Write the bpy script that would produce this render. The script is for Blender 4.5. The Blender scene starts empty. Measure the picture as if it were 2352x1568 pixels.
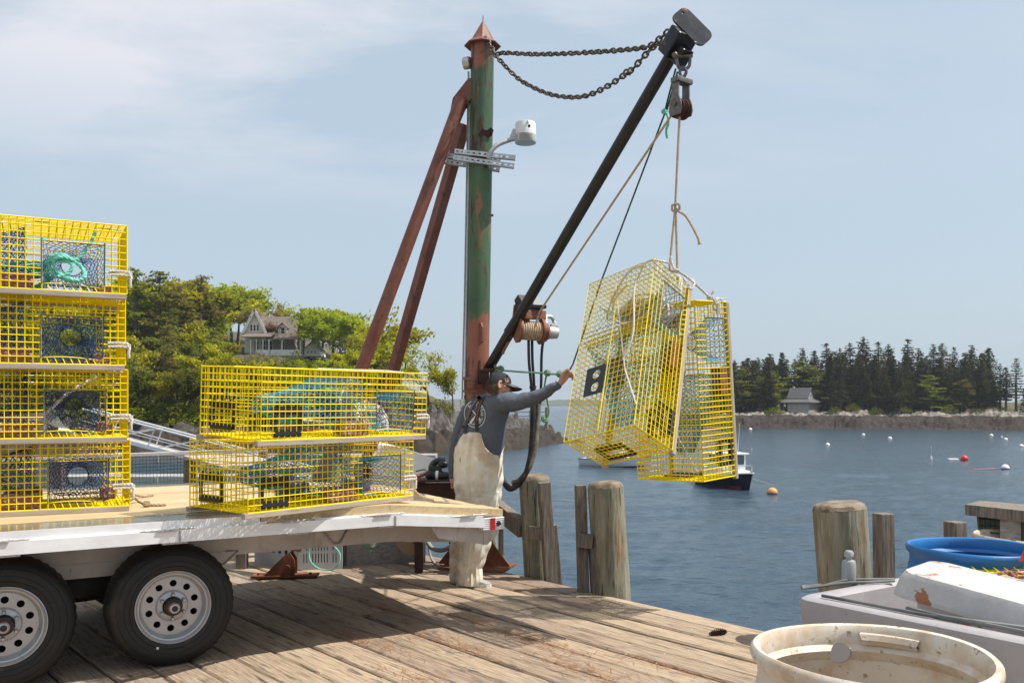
import bpy, bmesh, math, random
from mathutils import Vector, Matrix, noise as mnoise
from math import sin, cos, pi, radians, sqrt, atan2
random.seed(7)
V = Vector
scene = bpy.context.scene
COL = scene.collection

# ------------------------------------------------------------------ camera
FPX, CX, HY, CAMZ = 2010.0, 1176.0, 926.0, 1.5
cam_d = bpy.data.cameras.new("camera"); cam = bpy.data.objects.new("camera", cam_d); COL.objects.link(cam)
cam_d.sensor_width = 36.0; cam_d.lens = 36.0 * FPX / 2352.0
cam_d.shift_y = (HY - 784.0) / 2352.0
cam_d.clip_start = 0.05; cam_d.clip_end = 9000.0
cam.location = (0, 0, CAMZ); cam.rotation_euler = (radians(90), 0, 0)
scene.camera = cam

# ------------------------------------------------------------------ light
SUN = V((0.498, -0.035, 0.866)).normalized()
sun_d = bpy.data.lights.new("sun", 'SUN'); sun_d.energy = 5.0; sun_d.angle = radians(0.55); sun_d.color = (1.0, 0.955, 0.88)
sun = bpy.data.objects.new("sun", sun_d); COL.objects.link(sun)
sun.rotation_euler = SUN.to_track_quat('Z', 'Y').to_euler(); sun.location = SUN * 60

world = bpy.data.worlds.new("World"); scene.world = world; world.use_nodes = True
nt = world.node_tree; N = nt.nodes; Lk = nt.links
bg = N['Background']; bg.inputs['Strength'].default_value = 0.105
sky = N.new('ShaderNodeTexSky'); sky.sky_type = 'NISHITA'; sky.sun_disc = False
sky.sun_elevation = radians(60); sky.sun_rotation = radians(94)
sky.air_density = 1.0; sky.dust_density = 3.2; sky.ozone_density = 1.6; sky.altitude = 0
tc = N.new('ShaderNodeTexCoord')
sep = N.new('ShaderNodeSeparateXYZ'); Lk.new(tc.outputs['Generated'], sep.inputs[0])
def wm(op, a, b=None):
    n = N.new('ShaderNodeMath'); n.operation = op
    for i, x in enumerate((a, b)):
        if x is None: continue
        if isinstance(x, (int, float)): n.inputs[i].default_value = x
        else: Lk.new(x, n.inputs[i])
    return n.outputs[0]
zz = wm('ADD', wm('MAXIMUM', sep.outputs['Z'], 0.0), 0.12)
cmb = N.new('ShaderNodeCombineXYZ')
Lk.new(wm('DIVIDE', sep.outputs['X'], zz), cmb.inputs[0]); Lk.new(wm('DIVIDE', sep.outputs['Y'], zz), cmb.inputs[1])
mp = N.new('ShaderNodeMapping'); mp.inputs['Scale'].default_value = (0.85, 1.5, 1); mp.inputs['Location'].default_value = (3.1, 0.35, 0); mp.inputs['Rotation'].default_value = (0, 0, 0.25)
Lk.new(cmb.outputs[0], mp.inputs[0])
cn = N.new('ShaderNodeTexNoise'); cn.inputs['Scale'].default_value = 1.05; cn.inputs['Detail'].default_value = 9; cn.inputs['Roughness'].default_value = 0.58; cn.inputs['Distortion'].default_value = 0.35
Lk.new(mp.outputs[0], cn.inputs['Vector'])
cr = N.new('ShaderNodeValToRGB'); cr.color_ramp.elements[0].position = 0.40; cr.color_ramp.elements[1].position = 0.60
cr.color_ramp.elements[0].color = (0, 0, 0, 1); cr.color_ramp.elements[1].color = (1, 1, 1, 1)
Lk.new(cn.outputs['Fac'], cr.inputs[0])
er = N.new('ShaderNodeMapRange'); er.inputs['From Min'].default_value = 0.20; er.inputs['From Max'].default_value = 0.34
Lk.new(sep.outputs['Z'], er.inputs['Value'])
xr = N.new('ShaderNodeMapRange'); xr.inputs['From Min'].default_value = 0.42; xr.inputs['From Max'].default_value = -0.05
xr.inputs['To Min'].default_value = 0.12; xr.inputs['To Max'].default_value = 1.0
Lk.new(sep.outputs['X'], xr.inputs['Value'])
fac = wm('MULTIPLY', wm('MULTIPLY', wm('MULTIPLY', cr.outputs[0], er.outputs[0]), xr.outputs[0]), 0.8)
# thin high haze veil: sky colour pulled towards a pale blue grey, clouds over it
veil = N.new('ShaderNodeMix'); veil.data_type = 'RGBA'; veil.inputs[0].default_value = 0.7
Lk.new(sky.outputs[0], veil.inputs[6]); veil.inputs[7].default_value = (4.75, 5.75, 6.6, 1)
mx = N.new('ShaderNodeMix'); mx.data_type = 'RGBA'
Lk.new(fac, mx.inputs[0]); Lk.new(veil.outputs[2], mx.inputs[6]); mx.inputs[7].default_value = (6.6, 6.6, 7.05, 1)
Lk.new(mx.outputs[2], bg.inputs['Color'])

vs = scene.view_settings; vs.view_transform = 'Standard'; vs.look = 'None'; vs.exposure = 0.30; vs.gamma = 1.0; vs.use_curve_mapping = False
scene.render.engine = 'CYCLES'
scene.cycles.max_bounces = 7; scene.cycles.diffuse_bounces = 3; scene.cycles.glossy_bounces = 4; scene.cycles.transmission_bounces = 6
scene.cycles.transparent_max_bounces = 8; scene.cycles.caustics_reflective = False; scene.cycles.caustics_refractive = False
scene.cycles.sample_clamp_indirect = 6.0
scene.cycles.use_denoising = True

# ------------------------------------------------------------------ helpers
def at(x, y, Y):
    """point at depth Y metres that lies on the sight line of the given picture position"""
    return V(((x - CX) / FPX * Y, Y, CAMZ - (y - HY) / FPX * Y))

def ground(x, y, z=0.0):
    return at(x, y, FPX * (CAMZ - z) / (y - HY))

def frame(d, up=V((0, 0, 1))):
    d = d.normalized()
    if abs(d.dot(up)) > 0.98: up = V((1, 0, 0))
    a = d.cross(up).normalized(); b = a.cross(d).normalized()
    return a, b, d

class MB:
    def __init__(s): s.v = []; s.f = []; s.m = []; s.r = []; s.mi = 0; s.rv = 0.5; s.sm = []; s.smooth = False
    def add(s, vs, fs):
        o = len(s.v); s.v.extend([tuple(p) for p in vs])
        for f in fs:
            s.f.append(tuple(i + o for i in f)); s.m.append(s.mi); s.r.append(s.rv); s.sm.append(s.smooth)
        return s
    def hexa(s, p):   # p: 8 points, bottom 4 ccw then top 4 ccw
        return s.add(p, [(3, 2, 1, 0), (4, 5, 6, 7), (0, 1, 5, 4), (1, 2, 6, 5), (2, 3, 7, 6), (3, 0, 4, 7)])
    def box(s, c, d, R=None, bev=0.0):
        c = V(c); hx, hy, hz = d[0] / 2, d[1] / 2, d[2] / 2
        if bev <= 0:
            p = [V(q) for q in ((-hx, -hy, -hz), (hx, -hy, -hz), (hx, hy, -hz), (-hx, hy, -hz), (-hx, -hy, hz), (hx, -hy, hz), (hx, hy, hz), (-hx, hy, hz))]
            if R: p = [R @ q for q in p]
            return s.hexa([c + q for q in p])
        b = min(bev, hx * .9, hy * .9, hz * .9)
        bm = bmesh.new(); bmesh.ops.create_cube(bm, size=1.0)
        for v in bm.verts: v.co = V((v.co.x * 2 * hx, v.co.y * 2 * hy, v.co.z * 2 * hz))
        bmesh.ops.bevel(bm, geom=bm.edges[:], offset=b, segments=2, affect='EDGES', profile=0.6)
        s.bm(bm, (lambda q: c + (R @ q if R else q)))
        return s
    def bm(s, bm, fn=None):
        bm.verts.index_update()
        vs = [fn(v.co.copy()) if fn else v.co.copy() for v in bm.verts]
        s.add(vs, [tuple(v.index for v in f.verts) for f in bm.faces]); bm.free(); return s
    def beam(s, a, b, w, h, up=V((0, 0, 1)), bev=0.0):
        a = V(a); b = V(b); d = b - a; x, y, z = frame(d, up)
        R = Matrix((x, z, y)).transposed()   # local x->side, y->length, z->up
        return s.box((a + b) / 2, (w, d.length, h), R, bev)
    def tube(s, pts, r, n=8, cap=True, closed=False, up=V((0, 0, 1))):
        pts = [V(p) for p in pts]; m = len(pts); rr = r if isinstance(r, (list, tuple)) else [r] * m
        vs = []; prev = None
        for i, p in enumerate(pts):
            if closed: d = pts[(i + 1) % m] - pts[i - 1]
            else: d = pts[min(i + 1, m - 1)] - pts[max(i - 1, 0)]
            if d.length < 1e-9: d = V((0, 0, 1))
            d.normalize()
            if prev is None: a, b, _ = frame(d, up); b = d.cross(a)
            else:
                a = prev - d * prev.dot(d)
                if a.length < 1e-6: a, b, _ = frame(d, up)
                a.normalize(); b = d.cross(a)
            prev = a
            for k in range(n):
                t = 2 * pi * k / n
                vs.append(p + (a * cos(t) + b * sin(t)) * rr[i])
        fs = []
        for i in range(m if closed else m - 1):
            for k in range(n):
                k2 = (k + 1) % n; j = (i + 1) % m
                fs.append((i * n + k, i * n + k2, j * n + k2, j * n + k))
        if cap and not closed:
            fs.append(tuple(range(n - 1, -1, -1))); fs.append(tuple((m - 1) * n + k for k in range(n)))
        sm = s.smooth
        if n >= 6: s.smooth = True
        s.add(vs, fs); s.smooth = sm; return s
    def wire(s, a, b, r):  # four-sided thin bar
        return s.tube([a, b], r, 4, False)
    def rope(s, pts, r, pitch=0.0, n=5):
        pts = resample([V(p) for p in pts], max(r * 0.9, 0.004))
        pitch = pitch or r * 7.0; L = 0; st = [[], [], []]
        for i, p in enumerate(pts):
            d = (pts[min(i + 1, len(pts) - 1)] - pts[max(i - 1, 0)]).normalized()
            if i == 0: a, b, _ = frame(d); b = d.cross(a)
            else:
                L += (p - pts[i - 1]).length; a = a - d * a.dot(d); a.normalize(); b = d.cross(a)
            for k in range(3):
                t = 2 * pi * (L / pitch + k / 3)
                st[k].append(p + (a * cos(t) + b * sin(t)) * r * 0.5)
        for k in range(3): s.tube(st[k], r * 0.56, n)
        return s
    def lathe(s, prof, n=32, M=None, close=False):
        """prof: (radius, height) pairs about local z"""
        vs = []; M = M or Matrix()
        for (r, h) in prof:
            for k in range(n):
                t = 2 * pi * k / n; vs.append(M @ V((r * cos(t), r * sin(t), h)))
        fs = []; m = len(prof)
        for i in range(m - 1 if not close else m):
            j = (i + 1) % m
            for k in range(n):
                k2 = (k + 1) % n
                fs.append((i * n + k, i * n + k2, j * n + k2, j * n + k))
        sm = s.smooth; s.smooth = True; s.add(vs, fs); s.smooth = sm; return s
    def ball(s, c, r, n=10, sc=(1, 1, 1), jit=0.0, seed=0):
        bm = bmesh.new(); bmesh.ops.create_uvsphere(bm, u_segments=n, v_segments=max(4, n // 2 + 1), radius=1.0)
        rnd = random.Random(seed); c = V(c)
        for v in bm.verts:
            k = 1 + (mnoise.noise(v.co * 1.7 + V((seed * 3.1, seed, 0))) * jit if jit else 0)
            v.co = V((v.co.x * sc[0] * r * k, v.co.y * sc[1] * r * k, v.co.z * sc[2] * r * k))
        sm = s.smooth; s.smooth = True; s.bm(bm, lambda q: c + q); s.smooth = sm; return s
    def knot(s, c, r, seed=0, flat=(1, .8, .8)):
        rk = random.Random(seed); c = V(c)
        for k in range(4):
            ax = V((rk.uniform(-1, 1), rk.uniform(-1, 1), rk.uniform(-1, 1))).normalized(); a, b, _ = frame(ax); o = V((rk.uniform(-.25, .25), rk.uniform(-.2, .2), rk.uniform(-.25, .25))) * r
            pts = [c + o + a * cos(t) * r * .62 * flat[0] + b * sin(t) * r * .62 * flat[2] + ax * sin(t * 2) * r * .15 for t in [2 * pi * i / 12 for i in range(13)]]
            s.rope(pts, r * .30, 0, 4)
        return s
    def grid(s, P, closed_u=False):
        """P[i][j] rows of points"""
        n = len(P[0]); m = len(P); vs = [p for row in P for p in row]; fs = []
        for i in range(m - 1):
            for j in range(n if closed_u else n - 1):
                j2 = (j + 1) % n
                fs.append((i * n + j, i * n + j2, (i + 1) * n + j2, (i + 1) * n + j))
        return s.add(vs, fs)
    def plate(s, outlines, th, M=None):
        """flat plate with holes; outlines are lists of (x, y); thickness th along local z, centred"""
        cu = bpy.data.curves.new('tmp', 'CURVE'); cu.dimensions = '2D'; cu.fill_mode = 'BOTH'; cu.extrude = th / 2
        for o in outlines:
            sp = cu.splines.new('POLY'); sp.points.add(len(o) - 1)
            for i, (x, y) in enumerate(o): sp.points[i].co = (x, y, 0, 1)
            sp.use_cyclic_u = True
        ob = bpy.data.objects.new('tmp', cu); me = ob.to_mesh(); M = M or Matrix()
        s.add([M @ v.co for v in me.vertices], [tuple(p.vertices) for p in me.polygons])
        ob.to_mesh_clear(); bpy.data.objects.remove(ob); bpy.data.curves.remove(cu); return s
    def text(s, body, size, M, th=0.0006, sp=1.0):
        cu = bpy.data.curves.new('tmp', 'FONT'); cu.body = body; cu.size = size; cu.align_x = 'CENTER'; cu.align_y = 'CENTER'; cu.extrude = th; cu.space_character = sp; cu.resolution_u = 3
        ob = bpy.data.objects.new('tmp', cu); me = ob.to_mesh()
        s.add([M @ v.co for v in me.vertices], [tuple(p.vertices) for p in me.polygons])
        ob.to_mesh_clear(); bpy.data.objects.remove(ob); bpy.data.curves.remove(cu); return s
    def build(s, name, mats, parent=None, local=False, origin=None):
        me = bpy.data.meshes.new(name)
        if not isinstance(mats, (list, tuple)): mats = [mats]
        o = V((0, 0, 0))
        if parent is not None and not local: o = ORIG.get(parent.name, V((0, 0, 0)))
        if origin is not None: o = V(origin)
        me.from_pydata([(p[0] - o.x, p[1] - o.y, p[2] - o.z) for p in s.v], [], s.f)
        for m in mats: me.materials.append(m)
        me.polygons.foreach_set('material_index', s.m); me.polygons.foreach_set('use_smooth', s.sm)
        a = me.attributes.new('rnd', 'FLOAT', 'FACE'); a.data.foreach_set('value', s.r)
        me.update()
        if any(s.sm): me.set_sharp_from_angle(angle=radians(38))
        ob = bpy.data.objects.new(name, me); COL.objects.link(ob)
        if parent is not None: ob.parent = parent
        elif origin is not None: ob.location = o
        ORIG[ob.name] = o
        return ob
ORIG = {}

def resample(pts, step):
    out = [pts[0]]
    for a, b in zip(pts, pts[1:]):
        n = max(1, int((b - a).length / step + .5))
        for k in range(1, n + 1): out.append(a.lerp(b, k / n))
    return out

def spline(pts, n=8, closed=False):
    pts = [V(p) for p in pts]; m = len(pts); out = []
    rng = m if closed else m - 1
    for i in range(rng):
        if closed: p0, p1, p2, p3 = pts[i - 1], pts[i], pts[(i + 1) % m], pts[(i + 2) % m]
        else: p0, p1, p2, p3 = pts[max(i - 1, 0)], pts[i], pts[i + 1], pts[min(i + 2, m - 1)]
        for k in range(n):
            t = k / n
            out.append(0.5 * ((2 * p1) + (p2 - p0) * t + (2 * p0 - 5 * p1 + 4 * p2 - p3) * t * t + (3 * p1 - p0 - 3 * p2 + p3) * t ** 3))
    if not closed: out.append(pts[-1])
    return out

def circ(cx, cy, r, n=16, a0=0): return [(cx + r * cos(a0 + 2 * pi * k / n), cy + r * sin(a0 + 2 * pi * k / n)) for k in range(n)]
def rrect(x0, y0, x1, y1, r, n=4):
    o = []
    for (cx_, cy_, a) in ((x1 - r, y0 + r, -pi / 2), (x1 - r, y1 - r, 0), (x0 + r, y1 - r, pi / 2), (x0 + r, y0 + r, pi)):
        for k in range(n + 1): o.append((cx_ + r * cos(a + pi / 2 * k / n), cy_ + r * sin(a + pi / 2 * k / n)))
    return o

def tag(o, label, cat, group=None, kind=None):
    if label: o['label'] = label
    if cat: o['category'] = cat
    if group: o['group'] = group
    if kind: o['kind'] = kind
    return o
def struct(o, label=None):
    o['kind'] = 'structure'
    if label: o['label'] = label
    return o
def thing(name, label, cat, loc=(0, 0, 0), group=None, M=None):
    o = bpy.data.objects.new(name, None); o.empty_display_size = 0.1; COL.objects.link(o)
    if M is not None: o.matrix_world = M
    else: o.location = loc
    ORIG[o.name] = V(loc)
    return tag(o, label, cat, group)
def copy_tree(o, parent=None):
    c = o.copy(); COL.objects.link(c); c.parent = parent
    for ch in list(o.children): copy_tree(ch, c)
    return c

# ------------------------------------------------------------------ materials
def mat(name, cols, rough=0.6, metal=0.0, scale=4.0, stretch=(1, 1, 1), detail=6, nrough=0.6, lo=0.35, hi=0.65, bump=0.0, bscale=None,
        rnd=0.0, objrnd=0.0, spec=0.5, patches=None, coat=0.0, trans=0.0, bdist=0.02, rot=None, weave=None, coord='Object'):
    m = bpy.data.materials.new(name); m.use_nodes = True; t = m.node_tree; n = t.nodes; l = t.links; b = n['Principled BSDF']
    b.inputs['Roughness'].default_value = rough; b.inputs['Metallic'].default_value = metal
    b.inputs['Specular IOR Level'].default_value = spec
    if coat: b.inputs['Coat Weight'].default_value = coat
    if isinstance(cols[0], (int, float)): cols = [cols]
    tc = n.new('ShaderNodeTexCoord'); mp = n.new('ShaderNodeMapping'); mp.inputs['Scale'].default_value = stretch
    if rot: mp.inputs['Rotation'].default_value = rot
    l.new(tc.outputs[coord], mp.inputs[0])
    nz = n.new('ShaderNodeTexNoise'); nz.inputs['Scale'].default_value = scale; nz.inputs['Detail'].default_value = detail; nz.inputs['Roughness'].default_value = nrough
    l.new(mp.outputs[0], nz.inputs['Vector'])
    out = None
    if len(cols) > 1:
        r = n.new('ShaderNodeValToRGB'); e = r.color_ramp.elements
        e[0].position = lo; e[1].position = hi; e[0].color = (*cols[0], 1); e[1].color = (*cols[-1], 1)
        for i, c in enumerate(cols[1:-1]):
            x = e.new(lo + (hi - lo) * (i + 1) / (len(cols) - 1)); x.color = (*c, 1)
        l.new(nz.outputs['Fac'], r.inputs[0]); out = r.outputs[0]
    for pt in (patches or []):   # (colour, scale, lo, hi, stretch)
        pm = n.new('ShaderNodeMapping'); pm.inputs['Scale'].default_value = pt[4] if len(pt) > 4 else (1, 1, 1); pm.inputs['Location'].default_value = (pt[1] * 1.3, 2.7, 5.1)
        l.new(tc.outputs[coord], pm.inputs[0])
        pn = n.new('ShaderNodeTexNoise'); pn.inputs['Scale'].default_value = pt[1]; pn.inputs['Detail'].default_value = 8; pn.inputs['Roughness'].default_value = 0.62
        l.new(pm.outputs[0], pn.inputs['Vector'])
        pr = n.new('ShaderNodeMapRange'); pr.inputs['From Min'].default_value = pt[2]; pr.inputs['From Max'].default_value = pt[3]; l.new(pn.outputs['Fac'], pr.inputs['Value'])
        mxn = n.new('ShaderNodeMix'); mxn.data_type = 'RGBA'; l.new(pr.outputs[0], mxn.inputs[0])
        if out is None: mxn.inputs[6].default_value = (*cols[0], 1)
        else: l.new(out, mxn.inputs[6])
        mxn.inputs[7].default_value = (*pt[0], 1); out = mxn.outputs[2]
    if rnd or objrnd:
        hs = n.new('ShaderNodeHueSaturation')
        if out is None: hs.inputs['Color'].default_value = (*cols[0], 1)
        else: l.new(out, hs.inputs['Color'])
        if rnd:
            at_ = n.new('ShaderNodeAttribute'); at_.attribute_name = 'rnd'; src = at_.outputs['Fac']; amp = rnd
        else:
            oi = n.new('ShaderNodeObjectInfo'); src = oi.outputs['Random']; amp = objrnd
        mr = n.new('ShaderNodeMapRange'); mr.inputs['To Min'].default_value = 1 - amp; mr.inputs['To Max'].default_value = 1 + amp
        l.new(src, mr.inputs['Value']); l.new(mr.outputs[0], hs.inputs['Value'])
        mh = n.new('ShaderNodeMath'); mh.operation = 'MULTIPLY_ADD'; mh.inputs[1].default_value = 0.03 if objrnd else 0.012; mh.inputs[2].default_value = 0.487 if objrnd else 0.494
        l.new(src, mh.inputs[0]); l.new(mh.outputs[0], hs.inputs['Hue'])
        out = hs.outputs[0]
    if out is None: b.inputs['Base Color'].default_value = (*cols[0], 1)
    else: l.new(out, b.inputs['Base Color'])
    if bump:
        bp = n.new('ShaderNodeBump'); bp.inputs['Strength'].default_value = bump; bp.inputs['Distance'].default_value = bdist
        if bscale:
            bn = n.new('ShaderNodeTexNoise'); bn.inputs['Scale'].default_value = bscale; bn.inputs['Detail'].default_value = 5; l.new(mp.outputs[0], bn.inputs['Vector']); l.new(bn.outputs['Fac'], bp.inputs['Height'])
        else: l.new(nz.outputs['Fac'], bp.inputs['Height'])
        l.new(bp.outputs[0], b.inputs['Normal'])
    if trans: b.inputs['Transmission Weight'].default_value = trans
    return m

PD_ANG = -0.850   # direction of the pier planks
M = {}
M['plank'] = mat('weathered_plank', [(.12, .088, .062), (.31, .228, .155), (.44, .338, .242)], .85, scale=3.0, stretch=(1.4, 26, 10), lo=.28, hi=.72, bump=.8, bdist=.01, rnd=.2,
                 patches=[((.27, .245, .22), 1.1, .55, .75), ((.11, .085, .065), 6.0, .56, .70, (1, 5, 1)), ((.07, .05, .038), 2.2, .62, .70, (1, 9, 1)), ((.08, .06, .045), 26, .68, .72, (.6, 2, 1))])
M['wood_dark'] = mat('weathered_timber', [(.075, .062, .05), (.165, .138, .11), (.245, .21, .172)], .85, scale=5, stretch=(14, 14, 1.2), lo=.3, hi=.7, bump=.6, bdist=.01)
M['wood_grey'] = mat('grey_timber', [(.20, .19, .18), (.33, .31, .29), (.42, .40, .38)], .85, scale=4, stretch=(2, 14, 14), lo=.3, hi=.7, bump=.4, bdist=.006)
M['piling'] = mat('piling_wood', [(.13, .11, .075), (.25, .225, .16), (.36, .33, .25)], .9, scale=6, stretch=(4, 4, .45), lo=.3, hi=.7, bump=.9, bdist=.02,
                  patches=[((.19, .21, .15), 2.5, .52, .62, (1, 1, .4)), ((.27, .155, .07), 5.5, .62, .70, (1, 1, .25)), ((.06, .05, .04), 9, .60, .66, (2, 2, .2)), ((.04, .033, .025), 13, .60, .625, (3.2, 3.2, .10)), ((.40, .37, .27), 11, .62, .66, (2.5, 2.5, .15))])
M['piling_top'] = mat('piling_end_grain', [(.10, .075, .05), (.20, .155, .11), (.27, .22, .17)], .95, scale=14, bump=.8, bdist=.02)
M['new_wood'] = mat('fresh_lumber', [(.40, .285, .15), (.50, .37, .205), (.56, .43, .26)], .6, scale=3, stretch=(1.0, 22, 22), lo=.3, hi=.7, bump=.15, bdist=.003, rnd=.05)
M['runner'] = mat('oak_runner', [(.26, .21, .16), (.38, .32, .255), (.45, .395, .33)], .8, scale=5, stretch=(1.2, 20, 20), lo=.3, hi=.7, bump=.4, bdist=.004)
M['alu'] = mat('aluminium', [(.66, .66, .67), (.78, .78, .78)], .38, .55, scale=5, stretch=(.4, 3, 3), bump=.05, patches=[((.50, .48, .45), 7, .62, .8)])
M['alu_white'] = mat('bright_aluminium', [(.72, .72, .72), (.84, .84, .84)], .35, .25, scale=4, stretch=(.3, 3, 3), bump=.03)
M['alu_dirty'] = mat('dirty_aluminium', [(.40, .365, .33), (.55, .515, .48)], .55, .25, scale=5, bump=.08, patches=[((.22, .17, .13), 30, .66, .72, (1, 1, .25)), ((.30, .25, .20), 8, .6, .75, (1, 1, .3))])
M['alu_deck'] = mat('wet_aluminium_deck', [(.42, .41, .39), (.60, .58, .54)], .16, .75, scale=6, bump=.06, patches=[((.42, .33, .2), 9, .55, .7)])
M['weld'] = mat('weld_bead', [(.30, .27, .24), (.5, .47, .44)], .5, .6, scale=90, bump=.6, bdist=.004)
M['rubber'] = mat('tyre_rubber', [(.007, .007, .007), (.011, .0105, .010)], .62, scale=30, bump=.15, bdist=.004, patches=[((.055, .044, .032), 5, .58, .76)])
M['rim'] = mat('silver_wheel_paint', [(.44, .44, .45), (.50, .50, .51)], .34, .45, scale=8, patches=[((.30, .27, .24), 9, .66, .78)])
M['black'] = mat('black_plastic', [(.012, .012, .013), (.02, .02, .021)], .5, scale=20)
M['black_metal'] = mat('black_painted_steel', [(.010, .010, .011), (.020, .019, .018)], .38, .2, scale=7, stretch=(1, 1, 1), bump=.25, bdist=.004, patches=[((.12, .06, .03), 14, .64, .72)])
M['red'] = mat('red_reflector', (.42, .012, .018), .35)
M['yellow'] = mat('yellow_wire', [(.80, .59, .002), (.87, .67, .004)], .55, scale=9, spec=.12, patches=[((.50, .40, .12), 14, .66, .72)])
M['clip'] = mat('white_clip', (.72, .70, .66), .5)
M['net_teal'] = mat('teal_netting', [(.010, .16, .28), (.02, .30, .48), (.01, .07, .16)], .7, scale=12)
M['net_navy'] = mat('navy_netting', [(.012, .022, .06), (.018, .05, .17), (.03, .035, .05)], .7, scale=10)
M['net_blue'] = mat('royal_blue_netting', [(.012, .035, .12), (.02, .09, .34), (.02, .04, .09)], .7, scale=10)
M['twine_green'] = mat('green_twine', [(.01, .30, .16), (.02, .42, .25)], .6, scale=20)
M['brick'] = mat('red_brick', [(.20, .066, .048), (.27, .09, .066)], .9, scale=18, bump=.4, bdist=.006)
M['brick_b'] = mat('barnacled_brick', [(.21, .085, .065), (.28, .12, .09)], .9, scale=18, bump=.5, bdist=.006, patches=[((.62, .57, .50), 60, .56, .60)])
M['rope_white'] = mat('white_rope', [(.55, .50, .43), (.72, .68, .61)], .8, scale=40)
M['rope_tan'] = mat('tan_rope', [(.36, .27, .17), (.50, .39, .26)], .8, scale=40)
M['rope_green'] = mat('green_rope', [(.06, .16, .10), (.15, .30, .19), (.22, .26, .2)], .8, scale=25)
M['rope_dkgreen'] = mat('dark_green_rope', [(.015, .05, .035), (.03, .09, .06)], .8, scale=25)
M['rope_mint'] = mat('mint_green_rope', [(.12, .52, .38), (.24, .66, .52)], .7, scale=30)
M['rope_orange'] = mat('faded_orange_rope', [(.42, .16, .09), (.5, .24, .15)], .8, scale=30)
M['rust'] = mat('rusty_steel', [(.10, .032, .016), (.20, .070, .032), (.27, .115, .06)], .8, .1, scale=7, lo=.3, hi=.7, bump=.5, bdist=.008)
M['red_oxide'] = mat('red_oxide_paint', [(.13, .040, .024), (.185, .060, .036), (.17, .075, .05)], .6, .05, scale=5, lo=.3, hi=.7, bump=.25, bdist=.005,
                     patches=[((.075, .035, .022), 9, .60, .70, (1, 1, .35)), ((.24, .13, .095), 3, .60, .74), ((.055, .025, .016), 24, .63, .67)])
M['rust_dark'] = mat('dark_rust', [(.035, .016, .012), (.075, .032, .02)], .8, .1, scale=9, bump=.4, bdist=.006)
M['galv'] = mat('galvanised_steel', [(.40, .41, .41), (.55, .55, .54)], .45, .7, scale=22, patches=[((.30, .20, .11), 11, .62, .76)])
M['white_plastic'] = mat('white_plastic', [(.74, .73, .71), (.80, .79, .78)], .35, scale=6)
M['white_paint'] = mat('white_paint', [(.72, .72, .71), (.80, .80, .79)], .45, scale=6)
M['hose'] = mat('black_hose', [(.012, .012, .014), (.02, .02, .022)], .4, scale=20)

M['dark_steel'] = mat('dark_worn_steel', [(.10, .09, .085), (.19, .175, .16)], .5, .5, scale=18, patches=[((.17, .08, .045), 12, .58, .68)])
# ------------------------------------------------------------------ pier deck (local frame: x along planks, y inward from the water edge)
E0 = V((.023, 7.644, 0)); EANG = atan2(-.751, .66)
PR = Matrix.Translation(E0) @ Matrix.Rotation(EANG, 4, 'Z')   # local -y is inland
def pier(s, v, z=0.0): return PR @ V((s, -v, z))
rnd = random.Random(3)
mb = MB(); w = 0.226; v = -0.02; k = 0
S0, S1 = -4.35, 9.5
while v < 11:
    ww = w * rnd.uniform(.93, 1.06); gap = rnd.choice([.009, .013, .018, .026])
    z = rnd.uniform(-.006, .004); cuts = [S0 + rnd.uniform(-.04, .05)]; x = S0 + rnd.uniform(3.0, 6.5)
    while x < S1 - 1: cuts.append(x); x += rnd.choice([4.9, 6.1, 7.3])
    cuts.append(S1)
    for a, b in zip(cuts, cuts[1:]):
        mb.rv = rnd.random(); z = rnd.uniform(-.007, .004); tw = rnd.uniform(-.004, .004)
        n = max(2, int((b - a) / .22)); rows = []
        ph = rnd.uniform(0, 99); rough0 = .018 if k == 0 else .004
        for i in range(n + 1):
            s = a + .003 + (b - a - .006) * i / n
            e1 = mnoise.noise(V((s * 2.3, ph, 0))) * rough0 + mnoise.noise(V((s * 7, ph, 3))) * .003; e2 = mnoise.noise(V((s * 2.1, ph, 7))) * .008 + mnoise.noise(V((s * 8, ph, 5))) * .005
            y0 = -(v + e1); y1 = -(v + ww - gap + e2); zz_ = z + mnoise.noise(V((s * .9, ph, 1))) * .005
            c = .011
            prof = [(y0, zz_ - .07), (y0, zz_ - c - tw), (y0 - c, zz_ - tw), ((y0 + y1) / 2, zz_ + .002), (y1 + c, zz_ + tw), (y1, zz_ - c + tw), (y1, zz_ - .07)]
            rows.append([V((s, p, q)) for p, q in prof])
        mb.grid(rows)
        for row, rev in ((rows[0], 0), (rows[-1], 1)):
            mb.add(row, [tuple(range(7)) if not rev else tuple(range(6, -1, -1))])
    v += ww; k += 1
deck = mb.build('pier_deck', M['plank'], local=True); deck.matrix_world = PR; struct(deck, 'weathered wooden plank deck of the pier')
mb = MB()
for i in range(9): mb.box((2.5, -(.35 + i * 1.3), -.28), (13.6, .2, .3))
mb.box((2.5, -.05, -.24), (13.7, .09, .32)); mb.box((S0 + .25, -5.5, -.24), (.09, 11, .32))
o = mb.build('pier_stringers', M['wood_dark'], local=True); o.matrix_world = PR; struct(o, 'dark timber stringers under the pier deck')
mb = MB()
for i in range(4):
    for j in range(5): mb.lathe([(.13, -.4), (.13, -6.2)], 10, Matrix.Translation((S0 + .6 + j * 3.1, -(.9 + i * 2.9), 0)))
o = mb.build('pier_supports', M['piling'], local=True); o.matrix_world = PR; struct(o, 'round supports under the pier')

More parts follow.
